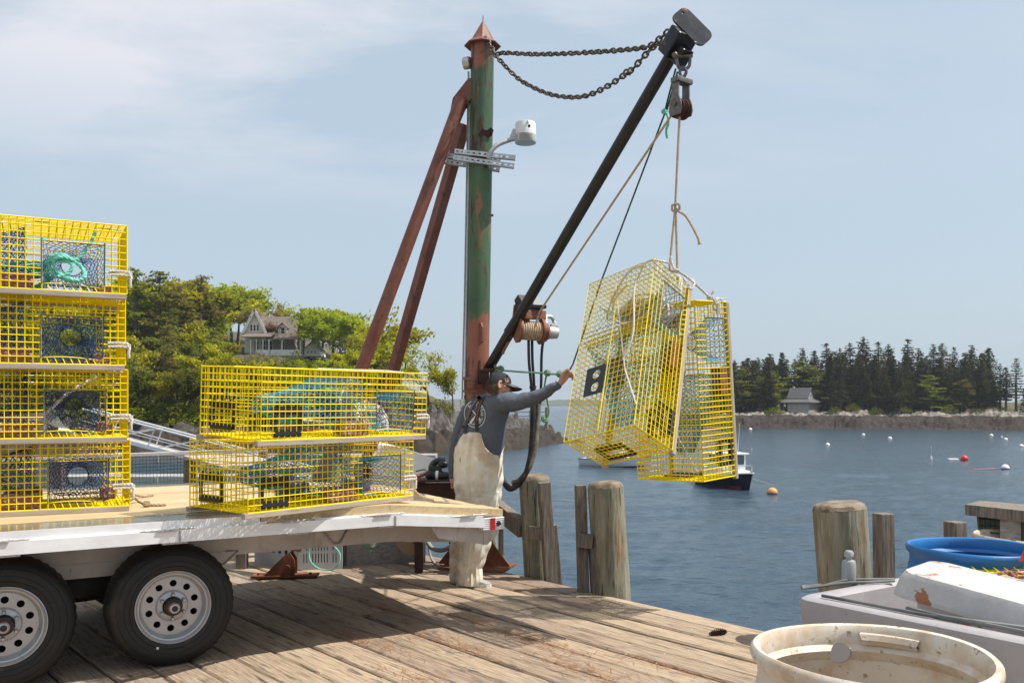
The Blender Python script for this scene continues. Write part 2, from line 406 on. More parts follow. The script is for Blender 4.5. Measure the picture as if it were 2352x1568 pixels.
# shell fragments and pine needles scattered on the deck
rs = random.Random(11); mb = MB()
for i in range(5200):
    s = rs.uniform(-2.2, 7.6); vv = rs.uniform(.05, 6.0)
    d = mnoise.noise(V((s * .55, vv * .8, 2))) + .55 * mnoise.noise(V((s * 2, vv * 2.4, 9)))
    if rs.random() > .35 + d * 1.1: continue
    p = pier(s, vv, .004); r = rs.choice([.0018, .0025, .003, .004, .0055]) * rs.uniform(.8, 1.3); a = rs.uniform(0, 6.3)
    q = [p + V((cos(a + t) * r * f, sin(a + t) * r * f, rs.uniform(0, .002))) for t, f in ((0, 1.2), (1.5, .7), (3, 1.1), (4.6, .8))]
    mb.rv = rs.random(); mb.add(q, [(0, 1, 2, 3)])
o = mb.build('shell_fragments', mat('crushed_shell', [(.52, .46, .38), (.66, .61, .54)], .7, scale=50, rnd=.3)); tag(o, 'pale crushed shell fragments scattered over the planks', 'shells', kind='stuff')
mb = MB()
for i in range(1500):
    c = rs.choice([(.9, 2.1), (1.4, 1.75), (1.7, 1.3), (2.2, 1.5), (2.6, 1.1), (.4, 1.55), (3.0, 1.6), (3.4, .6), (2.0, 2.3), (1.1, 1.25)])
    p = pier(c[0] + rs.gauss(0, .28), c[1] + rs.gauss(0, .06), .006); a = rs.uniform(0, 6.3) if rs.random() < .5 else EANG + rs.gauss(0, .4); L = rs.uniform(.02, .06)
    mb.rv = rs.random(); d = V((cos(a), sin(a), 0)); sd = V((-d.y, d.x, 0)) * .0011
    mb.add([p - d * L + sd, p - d * L - sd, p + d * L - sd, p + d * L + sd], [(0, 1, 2, 3)])
o = mb.build('pine_needles', mat('dry_pine_needles', [(.26, .10, .035), (.36, .16, .06)], .8, scale=9, rnd=.3)); tag(o, 'drifts of reddish dry pine needles along the plank seams', 'pine needles', kind='stuff')
# pine cone
cp = ground(1647, 1452, .02); mb = MB()
ax = V((.9, .25, .05)).normalized(); a_, b_, _ = frame(ax)
mb.tube([cp - ax * .055, cp, cp + ax * .055], [.008, .012, .004], 6)
for i in range(90):
    t = i / 89; th = i * 2.4; r = .024 * sin(pi * (0.12 + .8 * t)) + .004
    c = cp + ax * (.055 - .11 * t); dr = a_ * cos(th) + b_ * sin(th); tip = c + dr * r + ax * .008; sd = ax.cross(dr) * .006
    mb.add([c + sd * .4, c - sd * .4, tip - sd, tip + ax * .004, tip + sd], [(0, 1, 2, 3, 4)])
tag(mb.build('pine_cone', M['rust_dark'], origin=cp), 'dark open pine cone lying near the edge of the planks', 'pine cone')

# ------------------------------------------------------------------ bollard pilings and edge posts
def piling(name, label, xt, yt, xb, yb, wpx_top, wpx_bot, Y, seed, flat=.35):
    """round post: top centre and base centre in the picture, at depth Y"""
    top = at(xt, yt, Y); bot = at(xb, yb, Y); ax = (top - bot).normalized(); bot = bot - ax * 2.6
    r1 = wpx_top / 2 * Y / FPX; r0 = wpx_bot / 2 * Y / FPX
    root = thing(name, label, 'piling', at(xb, yb, Y))
    mb = MB(); a, b, _ = frame(ax); n = 40; rows = []
    hs = [0, .3, .6, .72, .8, .86, .9, .93, .955, .97, .98]
    L = (top - bot).length
    for h in [i / 26 for i in range(26)] + [.975, .985]:
        row = []
        for k_ in range(n):
            th = 2 * pi * k_ / n; dr = a * cos(th) + b * sin(th)
            g = mnoise.noise(V((cos(th) * 2.2, sin(th) * 2.2, h * 2.2 + seed))) * .035 + mnoise.noise(V((cos(th) * 9, sin(th) * 9, h * 1.6 + seed * 2))) * .03
            f = 1 + g; 
            row.append(bot + ax * (L * h) + dr * ((r0 + (r1 - r0) * h) * f))
        rows.append(row)
    mb.smooth = True; mb.grid(rows, True); o = mb.build('shaft', M['piling'], root)
    mb = MB(); last = rows[-1]; c = bot + ax * L; ring = []
    for f, hh in ((1.0, 0), (.93, .55), (.78, .85), (.4, 1.0)):
        ring.append([bot + ax * (L * .985 + L * .015 * hh) + (p - (bot + ax * L * .985)) * f + ax * mnoise.noise(p * 9 + V((0, 0, f * 5))) * .006 for p in last])
    mb.smooth = True; mb.grid(ring, True); mb.add(ring[-1], [tuple(range(n))]); mb.build('weathered_top', M['piling_top'], root)
    return root
def post(name, label, boards, cat='post'):
    """boards: list of (part name, p_top, p_bottom(px), width px, depth m, Y, yaw)"""
    root = None
    for (pn, xt, yt, xb, yb, wpx, dep, Y, yaw) in boards:
        top = at(xt, yt, Y); bot = at(xb, yb, Y)
        if root is None: root = thing(name, label, cat, bot)
        ax = (top - bot).normalized(); bot2 = bot - ax * 1.2; wd = wpx * Y / FPX
        R = Matrix.Rotation(yaw, 3, 'Z'); mb = MB(); q = ax.rotation_difference(V((0, 0, 1))).to_matrix().inverted()
        mb.box((top + bot2) / 2, (wd, dep, (top - bot2).length), q @ R, .006); mb.build(pn, M['wood_dark'], root)
    return root
piling('bollard_piling', 'greenish round piling nearest behind the fisherman with chipped flat top', 1226, 1088, 1240, 1335, 70, 70, 7.75, 1)
piling('bollard_piling', 'pale round piling with rounded top at mid pier edge under the hanging traps', 1390, 1104, 1408, 1372, 82, 78, 6.95, 5)
piling('bollard_piling', 'thickest green weathered piling beyond the white fibreglass tote', 1926, 1151, 1941, 1345, 117, 113, 5.5, 9)
piling('bollard_piling', 'short grey piling half hidden behind the fisherman\'s legs', 1124, 1190, 1131, 1300, 29, 29, 8.35, 13)
r = post('edge_post', 'squared grey edge post bolted to the right of the chipped piling', [('board', 1249, 1107, 1266, 1345, 27, .09, 7.45, .2), ('backing_board', 1270, 1204, 1282, 1343, 14, .1, 7.52, .2)])
mb = MB(); mb.beam(at(1212, 1222, 7.5), at(1252, 1226, 7.45), .10, .1, bev=.006); mb.build('cross_block', M['wood_dark'], r)
r = post('edge_post', 'dark squared edge post left of the pale round piling', [('board', 1333, 1113, 1340, 1358, 25, .07, 6.98, .12), ('backing_board', 1360, 1250, 1366, 1367, 14, .1, 6.95, .12)])
mb = MB(); mb.beam(at(1328, 1239, 6.9), at(1360, 1243, 6.9), .10, .105, bev=.006); mb.build('cross_block', M['wood_dark'], r)
post('edge_post', 'narrow square edge post right of the thickest green piling', [('board', 2029, 1178, 2031, 1345, 35, .09, 5.25, .25)])
post('edge_post', 'short square edge post behind the blue barrel', [('board', 2194, 1197, 2196, 1330, 34, .09, 4.9, .3)])
r = post('edge_post', 'thin dark board standing beside the short grey piling', [('board', 1151, 1190, 1151, 1312, 11, .06, 8.2, .1)])
mb = MB(); mb.beam(at(1120, 1150, 8.25), at(1204, 1216, 7.75), .10, .145, bev=.006)
tag(mb.build('guard_rail', M['wood_dark'], origin=at(1160, 1190, 8)), 'sloping dark timber guard rail running behind the trailer tail to the chipped piling', 'rail')

# ------------------------------------------------------------------ wire fence along the far pier end
mb = MB(); fx = S0 + .12
root = thing('wire_fence', 'green wire mesh fence with grey plank top rail at the far pier end', 'fence', pier(fx, 2.5))
mb.beam(pier(fx, .3, .937), pier(fx, 7.5, .937), .14, .035, bev=.004); mb.build('top_rail', M['wood_grey'], root)
for vv in (.35, 2.6, 4.9, 7.2):
    mb = MB(); mb.beam(pier(fx + .05, vv, 0), pier(fx + .05, vv, .92), .09, .09, bev=.005); mb.build('fence_post', M['wood_dark'], root)
mb = MB(); n = int(7.0 / .0381)
for i in range(n + 1): mb.wire(pier(fx - .03, .4 + i * .0381, .02), pier(fx - .03, .4 + i * .0381, .91), .0021)
for i in range(24): mb.wire(pier(fx - .03, .4, .03 + i * .0381), pier(fx - .03, .4 + n * .0381, .03 + i * .0381), .0021)
mb.build('wire_mesh', mat('green_coated_wire', (.012, .055, .04), .5), root)

# ------------------------------------------------------------------ trailer (frame: t along, o outward, z up)
TO = V((-1.935, 5.0, 0)); TA = radians(31); TU = V((cos(TA), sin(TA), 0)); TN = V((sin(TA), -cos(TA), 0))
TM = Matrix.Translation(TO) @ Matrix.Rotation(TA, 4, 'Z')   # local x = along, local -y = outward (towards camera)
def tr(t, o, z): return TO + TU * t + TN * o + V((0, 0, z))
RT = Matrix.Rotation(TA, 3, 'Z')
trailer = thing('flatbed_trailer', 'silver aluminium flatbed trailer with wooden deck and dovetail loaded with traps', 'trailer', (TO.x, TO.y, 0))
ZD = .862; OL = .22; OF = -1.90; KT = 1.24; ET = 2.055; ZE = .785
def zdeck(t): return ZD if t < KT else ZD + (ZE - ZD) * (t - KT) / (ET - KT)
def tbox(mb, t0, t1, o0, o1, z0, z1, bev=0.0):
    mb.box(tr((t0 + t1) / 2, (o0 + o1) / 2, (z0 + z1) / 2), (t1 - t0, abs(o1 - o0), z1 - z0), RT, bev)
def tslab(mb, pts_tz, o0, o1):
    """prism: outline in (t, z) extruded from o0 to o1"""
    n = len(pts_tz); vs = [tr(t, o0, z) for t, z in pts_tz] + [tr(t, o1, z) for t, z in pts_tz]
    mb.add(vs, [tuple(range(n)), tuple(range(2 * n - 1, n - 1, -1))] + [(i, i + n, (i + 1) % n + n, (i + 1) % n) for i in range(n)])
# wooden deck boards (run along the trailer)
mb = MB(); rw = random.Random(5)
ow = -.08; bw = .14
i = 0; o = -.06
while o > OF + .05:
    mb.rv = rw.random(); z = rw.uniform(-.001, .001)
    tslab(mb, [(-6, ZD - .04), (-6, ZD + z), (KT, ZD + z), (KT, ZD - .04)], o, max(o - bw + .004, OF + .03))
    tslab(mb, [(KT + .002, ZD - .04), (KT + .002, ZD + z), (ET, ZE + z), (ET, ZE - .04)], o, max(o - bw + .004, OF + .03))
    o -= bw
mb.rv = .5
tslab(mb, [(.44, ZD - .042), (.44, ZD + .006), (KT, ZD + .006), (KT, ZD - .042)], OL - .004, -.055)
mb.rv = .8
tslab(mb, [(KT + .002, ZD - .042), (KT + .002, ZD + .006), (ET, ZE + .006), (ET, ZE - .042)], OL - .004, -.055)
mb.build('deck_boards', M['new_wood'], trailer)
mb = MB(); tslab(mb, [(-6, ZD - .03), (-6, ZD - .003), (.43, ZD - .003), (.43, ZD - .03)], OL, -.056)
tslab(mb, [(-6, ZD - .03), (-6, ZD + .004), (KT, ZD + .004), (KT, ZD - .03)], OF + .03, OF - .12)
mb.build('deck_edge', M['alu_deck'], trailer)
# side rail: upper lip and the channel below it
mb = MB()
tslab(mb, [(-6, ZD - .048), (-6, ZD - .004), (.43, ZD - .004), (.43, ZD - .048)], OL + .012, OL + .001)
def chan(o0, o1, dz0, dz1):
    tslab(mb, [(-6, ZD + dz0), (-6, ZD + dz1), (KT, ZD + dz1), (ET - .16, zdeck(ET - .16) + dz1), (ET - .16, zdeck(ET - .16) + dz0), (KT, ZD + dz0)], o0, o1)
chan(OL + .035, OL - .03, -.118, -.052)
chan(OL + .018, OL - .03, -.0515, -.0425)
mb.mi = 1
for t in (-1.9, -.93, -.13, .55, 1.12, 1.72):   # stake pockets and weld tabs
    z = zdeck(t); tbox(mb, t, t + .11, OL + .046, OL + .036, z - .056, z - .044, .003)
    tbox(mb, t + .03, t + .16, OL + .032, OL + .0, z - .128, z - .119)
    mb.tube([tr(t - .08, OL + .03, z - .047), tr(t + .02, OL + .034, z - .047)], .006, 6); mb.tube([tr(t + .09, OL + .03, z - .045), tr(t + .2, OL + .03, z - .045)], .005, 6)
for t in (-.01, KT + .02): mb.tube([tr(t, OL + .037, zdeck(t) - .056), tr(t, OL + .038, zdeck(t) - .115)], .006, 6)
mb.build('side_rail', [M['alu_white'], M['weld']], trailer)
# corrugated tail end with reflector
mb = MB()
zt = ZE - .043
prof = []
for i in range(25):
    z = zt - .082 * i / 24; prof.append((OL + .012 + .006 * (1 if (i % 4) in (1, 2) else 0), z))
rows = [[tr(t, o_, z) for o_, z in prof] for t in (ET - .16, ET)]
mb.grid(rows); tbox(mb, ET - .16, ET, OL + .01, OL - .05, zt - .083, zt)
mb.mi = 1; c = tr(ET - .045, OL + .02, zt - .042); Mx = Matrix.Translation(c) @ Matrix.Rotation(TA, 4, 'Z') @ Matrix.Rotation(pi / 2, 4, 'X')
mb.lathe([(.0, .012), (.012, .012), (.017, .004), (.017, -.01)], 8, Mx)
tail = mb.build('tail_end', [M['alu_white'], M['black_metal']], trailer)
mb = MB(); tbox(mb, ET - .108, ET - .072, OL + .0215, OL + .0195, zt - .08, zt - .001); mb.build('reflector', M['red'], tail)
# main beams
for o_ in (-.28, -1.5):
    mb = MB()
    tslab(mb, [(-6, .585), (-6, .80), (KT, .80), (1.96, .74), (1.96, .51), (1.45, .555)], o_, o_ - .06)
    tslab(mb, [(-3.2, .50), (-3.2, .584), (.43, .584), (.34, .50)], o_ + .004, o_ - .056)
    mb.mi = 1; wt = [tr(.34, o_ + .006, .505), tr(.43, o_ + .006, .583), tr(.36, o_ + .006, .586)]
    mb.tube(wt, .006, 6)
    tri = [tr(.93, o_ + .006, .775), tr(1.21, o_ + .006, .765), tr(1.09, o_ + .006, .575), tr(1.05, o_ + .006, .575), tr(.94, o_ + .006, .69)]
    mb.tube(tri, .008, 6, closed=True)
    mb.build('main_beam', [M['alu_dirty'], M['weld']], trailer)
mb = MB()
for t in (-5, -4, -3, -2, -1.3, -.45, .4, 1.0): tbox(mb, t, t + .06, OL - .03, OF, .745, .815)
mb.build('cross_member', M['alu_dirty'], trailer)
mb = MB()   # tail gusset and rear cross member
tslab(mb, [(1.60, .745 - .12), (1.55, .70), (ET - .01, zt - .085), (ET - .01, zt - .12), (ET - .11, .555)], OL - .06, OL - .07)
vs = [tr(ET - .11, OL - .06, .555), tr(ET - .11, -.3, .555), tr(ET, -.3, zt - .085), tr(ET, OL - .002, zt - .085), tr(ET - .11, OL - .002, .575)]
tslab(mb, [(ET - .115, .553), (ET - .12, .70), (ET + .002, zt - .084), (ET + .0, zt - .12), (ET - .09, .553)], OL - .055, OF)
mb.build('tail_gusset', M['alu_dirty'], trailer)
# wheels
def wheel(name_root, t, o, zc=.338):
    Mx = Matrix.Translation(tr(t, o, zc)) @ Matrix.Rotation(TA, 4, 'Z') @ Matrix.Rotation(pi / 2, 4, 'X')   # local z points outward
    mb = MB(); prof = [(.200, -.005), (.206, .006), (.215, .012), (.245, .017), (.285, .016), (.312, .006), (.330, -.008), (.338, -.016), (.346, -.028), (.3515, -.05), (.353, -.115), (.3515, -.18), (.346, -.202), (.33, -.222), (.285, -.246), (.215, -.24), (.2, -.225)]
    n = 96; vs = []
    for (r, h) in prof:
        for k in range(n):
            th = 2 * pi * k / n; rr = r
            if .332 < r: rr = r - (.006 if (k % 2) else 0)
            x, y = rr * cos(th), rr * sin(th)
            if y < -.333: y = -.333 - (abs(y) - .333) * .25   # flattened where it meets the deck (sits on +y up after rotation)
            vs.append(Mx @ V((x, y, h)))
    fs = []
    for i in range(len(prof) - 1):
        for k in range(n):
            k2 = (k + 1) % n; fs.append((i * n + k, i * n + k2, (i + 1) * n + k2, (i + 1) * n + k))
    mb.smooth = True; mb.add(vs, fs); mb.smooth = False
    mb.mi = 1   # bead ridge and a small label
    for rr in (.233, .262, .30): mb.lathe([(rr - .0015, .0165), (rr, .0185), (rr + .0015, .0165)], 64, Mx)
    wroot = None
    ty = mb.build('tyre', [M['rubber'], M['rubber']], name_root)
    mb = MB(); a = -1.95
    mb.box(Mx @ V((.235 * cos(a), .235 * sin(a), .0185)), (.013, .0015, .013), RT); mb.build('tyre_label', M['rope_white'], name_root)
    mb = MB()
    mb.lathe([(.207, .004), (.207, .012), (.203, .014), (.199, .010), (.190, -.004), (.183, -.006), (.180, -.012), (.172, -.030), (.166, -.040), (.163, -.062), (.19, -.2)], 64, Mx)
    holes = [circ(.128 * cos(2 * pi * k / 10 + .26), .128 * sin(2 * pi * k / 10 + .26), .0195, 14) for k in range(10)]
    mb.plate([circ(0, 0, .1655, 56), circ(0, 0, .088, 40)] + holes, .004, Mx @ Matrix.Translation((0, 0, -.046)))
    mb.lathe([(.165, -.046), (.157, -.0435), (.150, -.0438)], 56, Mx)
    mb.lathe([(.09, -.044), (.086, -.034), (.080, -.028), (.056, -.024), (.052, -.030), (.044, -.05)], 48, Mx)
    rim = mb.build('rim', M['rim'], name_root)
    for k in range(6):
        a = 2 * pi * k / 6 + .5; Mn = Mx @ Matrix.Translation((.0685 * cos(a), .0685 * sin(a), 0)); mb = MB()
        mb.lathe([(.013, -.028), (.0105, -.023), (.0105, -.004), (.007, .001), (0, .001)], 6, Mn); mb.build('lug_nut', M['galv'], name_root)
    mb = MB(); mb.lathe([(.05, -.04), (.049, .010), (.046, .014), (.034, .016)], 32, Mx)
    mb.mi = 1; mb.lathe([(.035, .015), (.034, .028), (.030, .034)], 24, Mx)
    mb.mi = 2; mb.lathe([(.030, .03), (.0295, .046), (.024, .052), (.017, .053)], 24, Mx)
    mb.mi = 0; mb.lathe([(.0165, .050), (.015, .055), (.0, .056)], 20, Mx)
    mb.build('hub', [M['black'], M['rust'], M['galv']], name_root)
    mb = MB(); mb.lathe([(.15, -.06), (.15, -.2), (0, -.2)], 32, Mx); mb.tube([Mx @ V((0, 0, -.2)), Mx @ V((0, 0, -.7))], .04, 10); mb.build('brake_drum', M['black'], name_root)
for t in (-.84, 0.0):
    wroot = bpy.data.objects.new('wheel', None); COL.objects.link(wroot); wroot.parent = trailer; wroot.location = (0, 0, 0); ORIG[wroot.name] = ORIG[trailer.name]
    wheel(wroot, t, 0)
for t in (-.84, 0.0):
    wroot = bpy.data.objects.new('wheel', None); COL.objects.link(wroot); wroot.parent = trailer; ORIG[wroot.name] = ORIG[trailer.name]
    mb = MB(); Mx = Matrix.Translation(tr(t, -1.62, .338)) @ Matrix.Rotation(TA, 4, 'Z') @ Matrix.Rotation(pi / 2, 4, 'X')
    mb.lathe([(.2, .0), (.25, .02), (.33, 0), (.35, -.05), (.35, -.17), (.33, -.21), (.2, -.2), (.0, -.12)], 40, Mx); mb.build('tyre', M['rubber'], wroot)
mb = MB()
for t in (-.84, 0): mb.tube([tr(t, -.2, .338), tr(t, -1.6, .338)], .045, 10)
mb.build('axle', M['black'], trailer)
mb = MB(); sp = tr(-.45, -.75, .42)
Mx = Matrix.Translation(sp) @ Matrix.Rotation(TA, 4, 'Z')
mb.lathe([(.2, .06), (.25, .1), (.33, .06), (.345, 0), (.33, -.06), (.25, -.1), (.2, -.06), (.18, 0)], 40, Mx); mb.build('spare_tyre', M['rubber'], trailer)
# ------------------------------------------------------------------ lobster traps
TL, TW, TH = 1.25, .58, .39
NX, NY, NZ = 32, 15, 10
DX, DY, DZ = TL / NX, TW / NY, TH / NZ
XI, ZI = 21, 7        # the side entrance starts at this column / reaches this row
def net_sheet(mb, fn, nu, nv, r, sag=0.0):
    """diamond netting over the surface fn(u, v), u and v in 0..1"""
    rj = random.Random(int(nu * 31 + nv)); P = {}
    for i in range(nu + 1):
        for j in range(nv + 1):
            if (i + j) % 2 == 0:
                u = i / nu; v_ = j / nv
                if 0 < i < nu: u += rj.uniform(-.25, .25) / nu
                if 0 < j < nv: v_ += rj.uniform(-.25, .25) / nv
                P[i, j] = V(fn(u, v_))
    for (i, j), p in P.items():
        for dj in (-1, 1):
            q = P.get((i + 1, j + dj))
            if q is not None: mb.wire(p, q, r)
def cage_mesh(seed):
    rc = random.Random(seed); mb = MB(); r = .0034 if seed == 3 else .0030
    J = lambda: rc.uniform(-.0015, .0015)
    def seg(a, b): mb.wire(V(a), V(b), r)
    for i in range(NX + 1):
        x = i * DX
        seg((x, 0, TH), (x, TW, TH)); seg((x, 0, 0), (x, TW, 0))
        for y in (0, TW):
            if XI < i < NX - 3:
                seg((x, y, ZI * DZ), (x, y, TH)); seg((x + .004, y, 0), (x - .012, y + (.012 if y == 0 else -.012), DZ * .8 + .010 * sin((i - XI) * .45)))
            else: seg((x, y, 0), (x, y, TH))
    for j in range(NY + 1):
        y = j * DY
        seg((0, y, 0), (TL, y, 0)); seg((0, y, TH), (TL, y, TH)); seg((0, y, 0), (0, y, TH)); seg((TL, y, 0), (TL, y, TH))
    for k in range(NZ + 1):
        z = k * DZ
        for y in (0, TW):
            if 0 < k < ZI: seg((0, y, z), (XI * DX, y, z)); seg(((NX - 3) * DX, y, z), (TL, y, z))
            else: seg((0, y, z), (TL, y, z))
        for x in (0, TL): seg((x, 0, z), (x, TW, z))
    for y, s in ((0, 1), (TW, -1)):   # bent wires under the side entrance
        pts = [(XI * DX + (NX - 3 - XI) * DX * t / 8, y + s * .012, DZ * .8 + .010 * sin(t / 8 * 8 * .45 + .3)) for t in range(9)]
        for a, b in zip(pts, pts[1:]): seg(a, b)
    # corner frames are doubled wire
    for y in (0, TW):
        for z in (0, TH): mb.wire(V((0, y, z)), V((TL, y, z)), r * 1.35)
    for x in (0, TL):
        for z in (0, TH): mb.wire(V((x, 0, z)), V((x, TW, z)), r * 1.35)
        for y in (0, TW): mb.wire(V((x, y, 0)), V((x, y, TH)), r * 1.35)
    # inner partition with the opening of the parlour head, and a double lid line
    xp = XI * DX - DX * 2
    for j in range(NY + 1):
        y = j * DY; seg((xp, y, TH - 2 * DZ), (xp, y, TH)); seg((xp, y, 0), (xp, y, DZ * 1.0))
    for k in (0, 1, 8, 9, 10): seg((xp, 0, k * DZ), (xp, TW, k * DZ))
    for i in range(NX - 4): seg((i * DX + .02, TW * .5, TH + .004), (i * DX + .02 + DX, TW * .5, TH + .004))
    for i in range(XI - 2, XI + 1):
        for k in (8, 9, 10): seg((i * DX, .02, k * DZ), (i * DX, TW - .02, k * DZ))
    mb.mi = 1   # hog rings and crimp sleeves
    for n_ in range(34):
        e = rc.choice('xxyzzzp')
        if e == 'x': a = V((rc.uniform(.05, TL - .1), rc.choice([0, TW]), rc.choice([0, TH]))); d = V((.022, 0, 0))
        elif e == 'y': a = V((rc.choice([0, TL]), rc.uniform(.03, TW - .05), rc.choice([0, TH]))); d = V((0, .022, 0))
        elif e == 'z': a = V((rc.choice([0, TL, TL, XI * DX]), rc.choice([0, TW]), rc.randrange(NZ) * DZ + .008)); d = V((0, 0, .024))
        else: a = V((rc.choice([16, 19, 20, 30]) * DX, 0, rc.choice([2, 8, 9]) * DZ)); d = V((.026, 0, 0))
        mb.wire(a, a + d, .0036)
    return mb
def head_side(y0, sgn):
    x0, x1 = XI * DX, (NX - 3) * DX; z0, z1 = DZ * .9, ZI * DZ
    cx_, cy_, cz_ = (x0 + x1) / 2, y0 + sgn * .20, .17
    def fn(u, v_):
        t = 2 * pi * u
        c, s = cos(t), sin(t); m = max(abs(c), abs(s)); px, pz = c / m, s / m
        a = V(((x0 + x1) / 2 + px * (x1 - x0) / 2, y0, (z0 + z1) / 2 + pz * (z1 - z0) / 2)); b = V((cx_ + c * .058, cy_, cz_ + s * .058))
        p = a.lerp(b, v_ ** 1.15); p.z -= .035 * sin(pi * v_) * (1 if s < .2 else .4); return p
    return fn
def head_parlour(u, v_):
    xp = XI * DX - DX * 2; t = 2 * pi * u; c, s = cos(t), sin(t); m = max(abs(c), abs(s)); py, pz = c / m, s / m
    a = V((xp, TW / 2 + py * TW * .46, TH / 2 + pz * TH * .40)); b = V((.17, TW / 2 + c * .055, TH * .46 + s * .05))
    f = v_ ** 1.3
    p = a.lerp(b, f); p.z -= .02 * sin(pi * v_); return p
def diamond_panel(mb, nu, nv, r):
    x0, x1 = XI * DX, (NX - 3) * DX; z0, z1 = DZ, ZI * DZ
    net_sheet(mb, lambda u, v_: (x0 + (x1 - x0) * u, .006 + .06 * sin(pi * v_) * (1 - v_) + .02 * sin(u * 9), z0 + (z1 - z0) * v_ - .02 * sin(pi * u) * (1 - v_)), nu, nv, r)
def vent_frame(w, h, M_):
    mb = MB(); mb.plate([rrect(0, 0, w, h, .008), rrect(.022, .042, w - .022, h - .05, .004)[::-1]], .012, M_)
    for k in range(3): mb.box(M_ @ V((w * (k + .5) / 3, h + .005, 0)), (.012, .012, .02), M_.to_3x3())
    mb.box(M_ @ V((w / 2, .02, .006)), (w - .02, .022, .014), M_.to_3x3()); return mb
CAGES = {}
def mesh_of(key, fn, name, mats):
    if key not in CAGES:
        o = fn().build(name, mats, local=True); CAGES[key] = o.data; bpy.data.objects.remove(o)
    return CAGES[key]
def part(name, key, fn, mats, parent):
    me = mesh_of(key, fn, name, mats); ob = bpy.data.objects.new(name, me); COL.objects.link(ob); ob.parent = parent; ORIG[ob.name] = V((0, 0, 0)); return ob
def brick_mb(x, y, z, lx, ly, lz, seed):
    mb = MB(); mb.box((x, y, z), (lx, ly, lz), None, .006); return mb
def make_trap(label, Mx, net, cage_seed=1, group=None, vents=True, barn=True, bricks=True, panel_r=.0018):
    root = thing('lobster_trap', label, 'lobster trap', group=group, M=Mx); ORIG[root.name] = V((0, 0, 0))
    part('wire_cage', ('cage', cage_seed), lambda: cage_mesh(cage_seed), [M['yellow'], M['clip']], root)
    for y in (0.012, TW - .012):
        rn = part('runner', ('runner', y), lambda: MB().box((TL / 2 - .012, y, -.0165), (TL + .02, .036, .029), None, .003), M['runner'], root)
    nm = M[net]
    def nets():
        mb = MB(); rr = panel_r * 1.15
        net_sheet(mb, head_parlour, 60, 34, rr); return mb
    part('parlour_net', ('pn', net, panel_r), nets, nm, root)
    def nets2():
        mb = MB(); net_sheet(mb, head_side(0.004, 1), 54, 12, panel_r * .9); net_sheet(mb, head_side(TW - .004, -1), 36, 10, panel_r); return mb
    part('entrance_net', ('en', net, panel_r), nets2, nm, root)
    def ring():
        mb = MB()
        mb.tube([(XI * DX + (NX - 3 - XI) * DX / 2 + 0.058 * cos(2 * pi * k / 20), .2, .17 + .058 * sin(2 * pi * k / 20)) for k in range(20)], .0026, 6, closed=True)
        mb.tube([(XI * DX + (NX - 3 - XI) * DX / 2, .2, .245), (XI * DX + 5 * DX, .0, ZI * DZ)], .0015, 4)
        x0, x1, z1 = XI * DX, (NX - 3) * DX, ZI * DZ
        mb.tube([(x0, 0, z1), (x1, 0, z1 - .006)], .0028, 5); mb.tube([(x0, -.002, .03), (x0, -.002, z1)], .0022, 5); mb.tube([(x1, -.002, DZ), (x1 + .003, -.003, z1 + .01)], .0035, 5)
        return mb
    part('entrance_frame', ('ring',), ring, M['net_navy'], root)
    def tie():
        mb = MB(); mb.tube(spline([(.0, TW * .55, TH * .62), (.08, TW * .52, TH * .56), (.17, TW / 2, TH * .5)], 5), .0022, 5); mb.tube(spline([(.17, TW / 2, TH * .42), (.2, TW * .35, TH * .3), (.35, .02, TH * .12)], 5), .0018, 5)
        mb.ball((.0, TW * .55, TH * .62), .009, 6); mb.ball((XI * DX, 0, ZI * DZ + .01), .007, 6); return mb
    part('head_tie', ('tie',), tie, M['twine_green'], root)
    if bricks:
        bm_ = M['brick_b'] if barn else M['brick']
        part('brick', ('b1', barn), lambda: brick_mb((XI - 3.6) * DX, .062, .050, .20, .092, .082, 1), bm_, root)
        part('brick', ('b2', barn), lambda: brick_mb(TL - .1, TW - .13, .045, .09, .2, .07, 2), bm_, root)
        part('brick', ('b3', barn), lambda: brick_mb((XI - 3.6) * DX, TW - .062, .050, .20, .092, .082, 3), bm_, root)
    if vents:
        part('vent', ('v1',), lambda: vent_frame(.19, .17, Matrix.Translation((2.1 * DX, .010, .014)) @ Matrix.Rotation(pi / 2, 4, 'X')), M['black'], root)
        part('vent', ('v2',), lambda: vent_frame(.24, .17, Matrix.Translation((.010, TW - .09, .03)) @ Matrix.Rotation(-pi / 2, 4, 'Z') @ Matrix.Rotation(pi / 2, 4, 'X')), M['black'], root)
    def lash():
        mb = MB()
        for k, zz_ in enumerate((.105, .125)): mb.rope(spline([(TL - .09, -.006, zz_), (TL - .03, -.012, zz_ + .003), (TL + .008, -.008, zz_), (TL + .012, .03, zz_ - .002)], 6), .0085)
        mb.rope(spline([(TL + .012, .02, .12), (TL + .022, .0, .10), (TL + .018, -.005, .07), (TL + .02, .0, .04)], 5), .0085); mb.knot((TL + .016, 0, .112), .022, 3)
        mb.rope(spline([(TL - .02, .1, TH - .01), (TL - .2, .14, TH + .008), (TL * .55, .1, TH + .006), (TL * .4, .16, TH + .006)], 6), .006); return mb
    part('becket_rope', ('lash',), lash, M['rope_white'], root)
    return root
def basis(o, X, Y, Z):
    m = Matrix((X, Y, Z)).transposed().to_4x4(); m.translation = V(o); return m
GRP = 'yellow wire lobster traps'
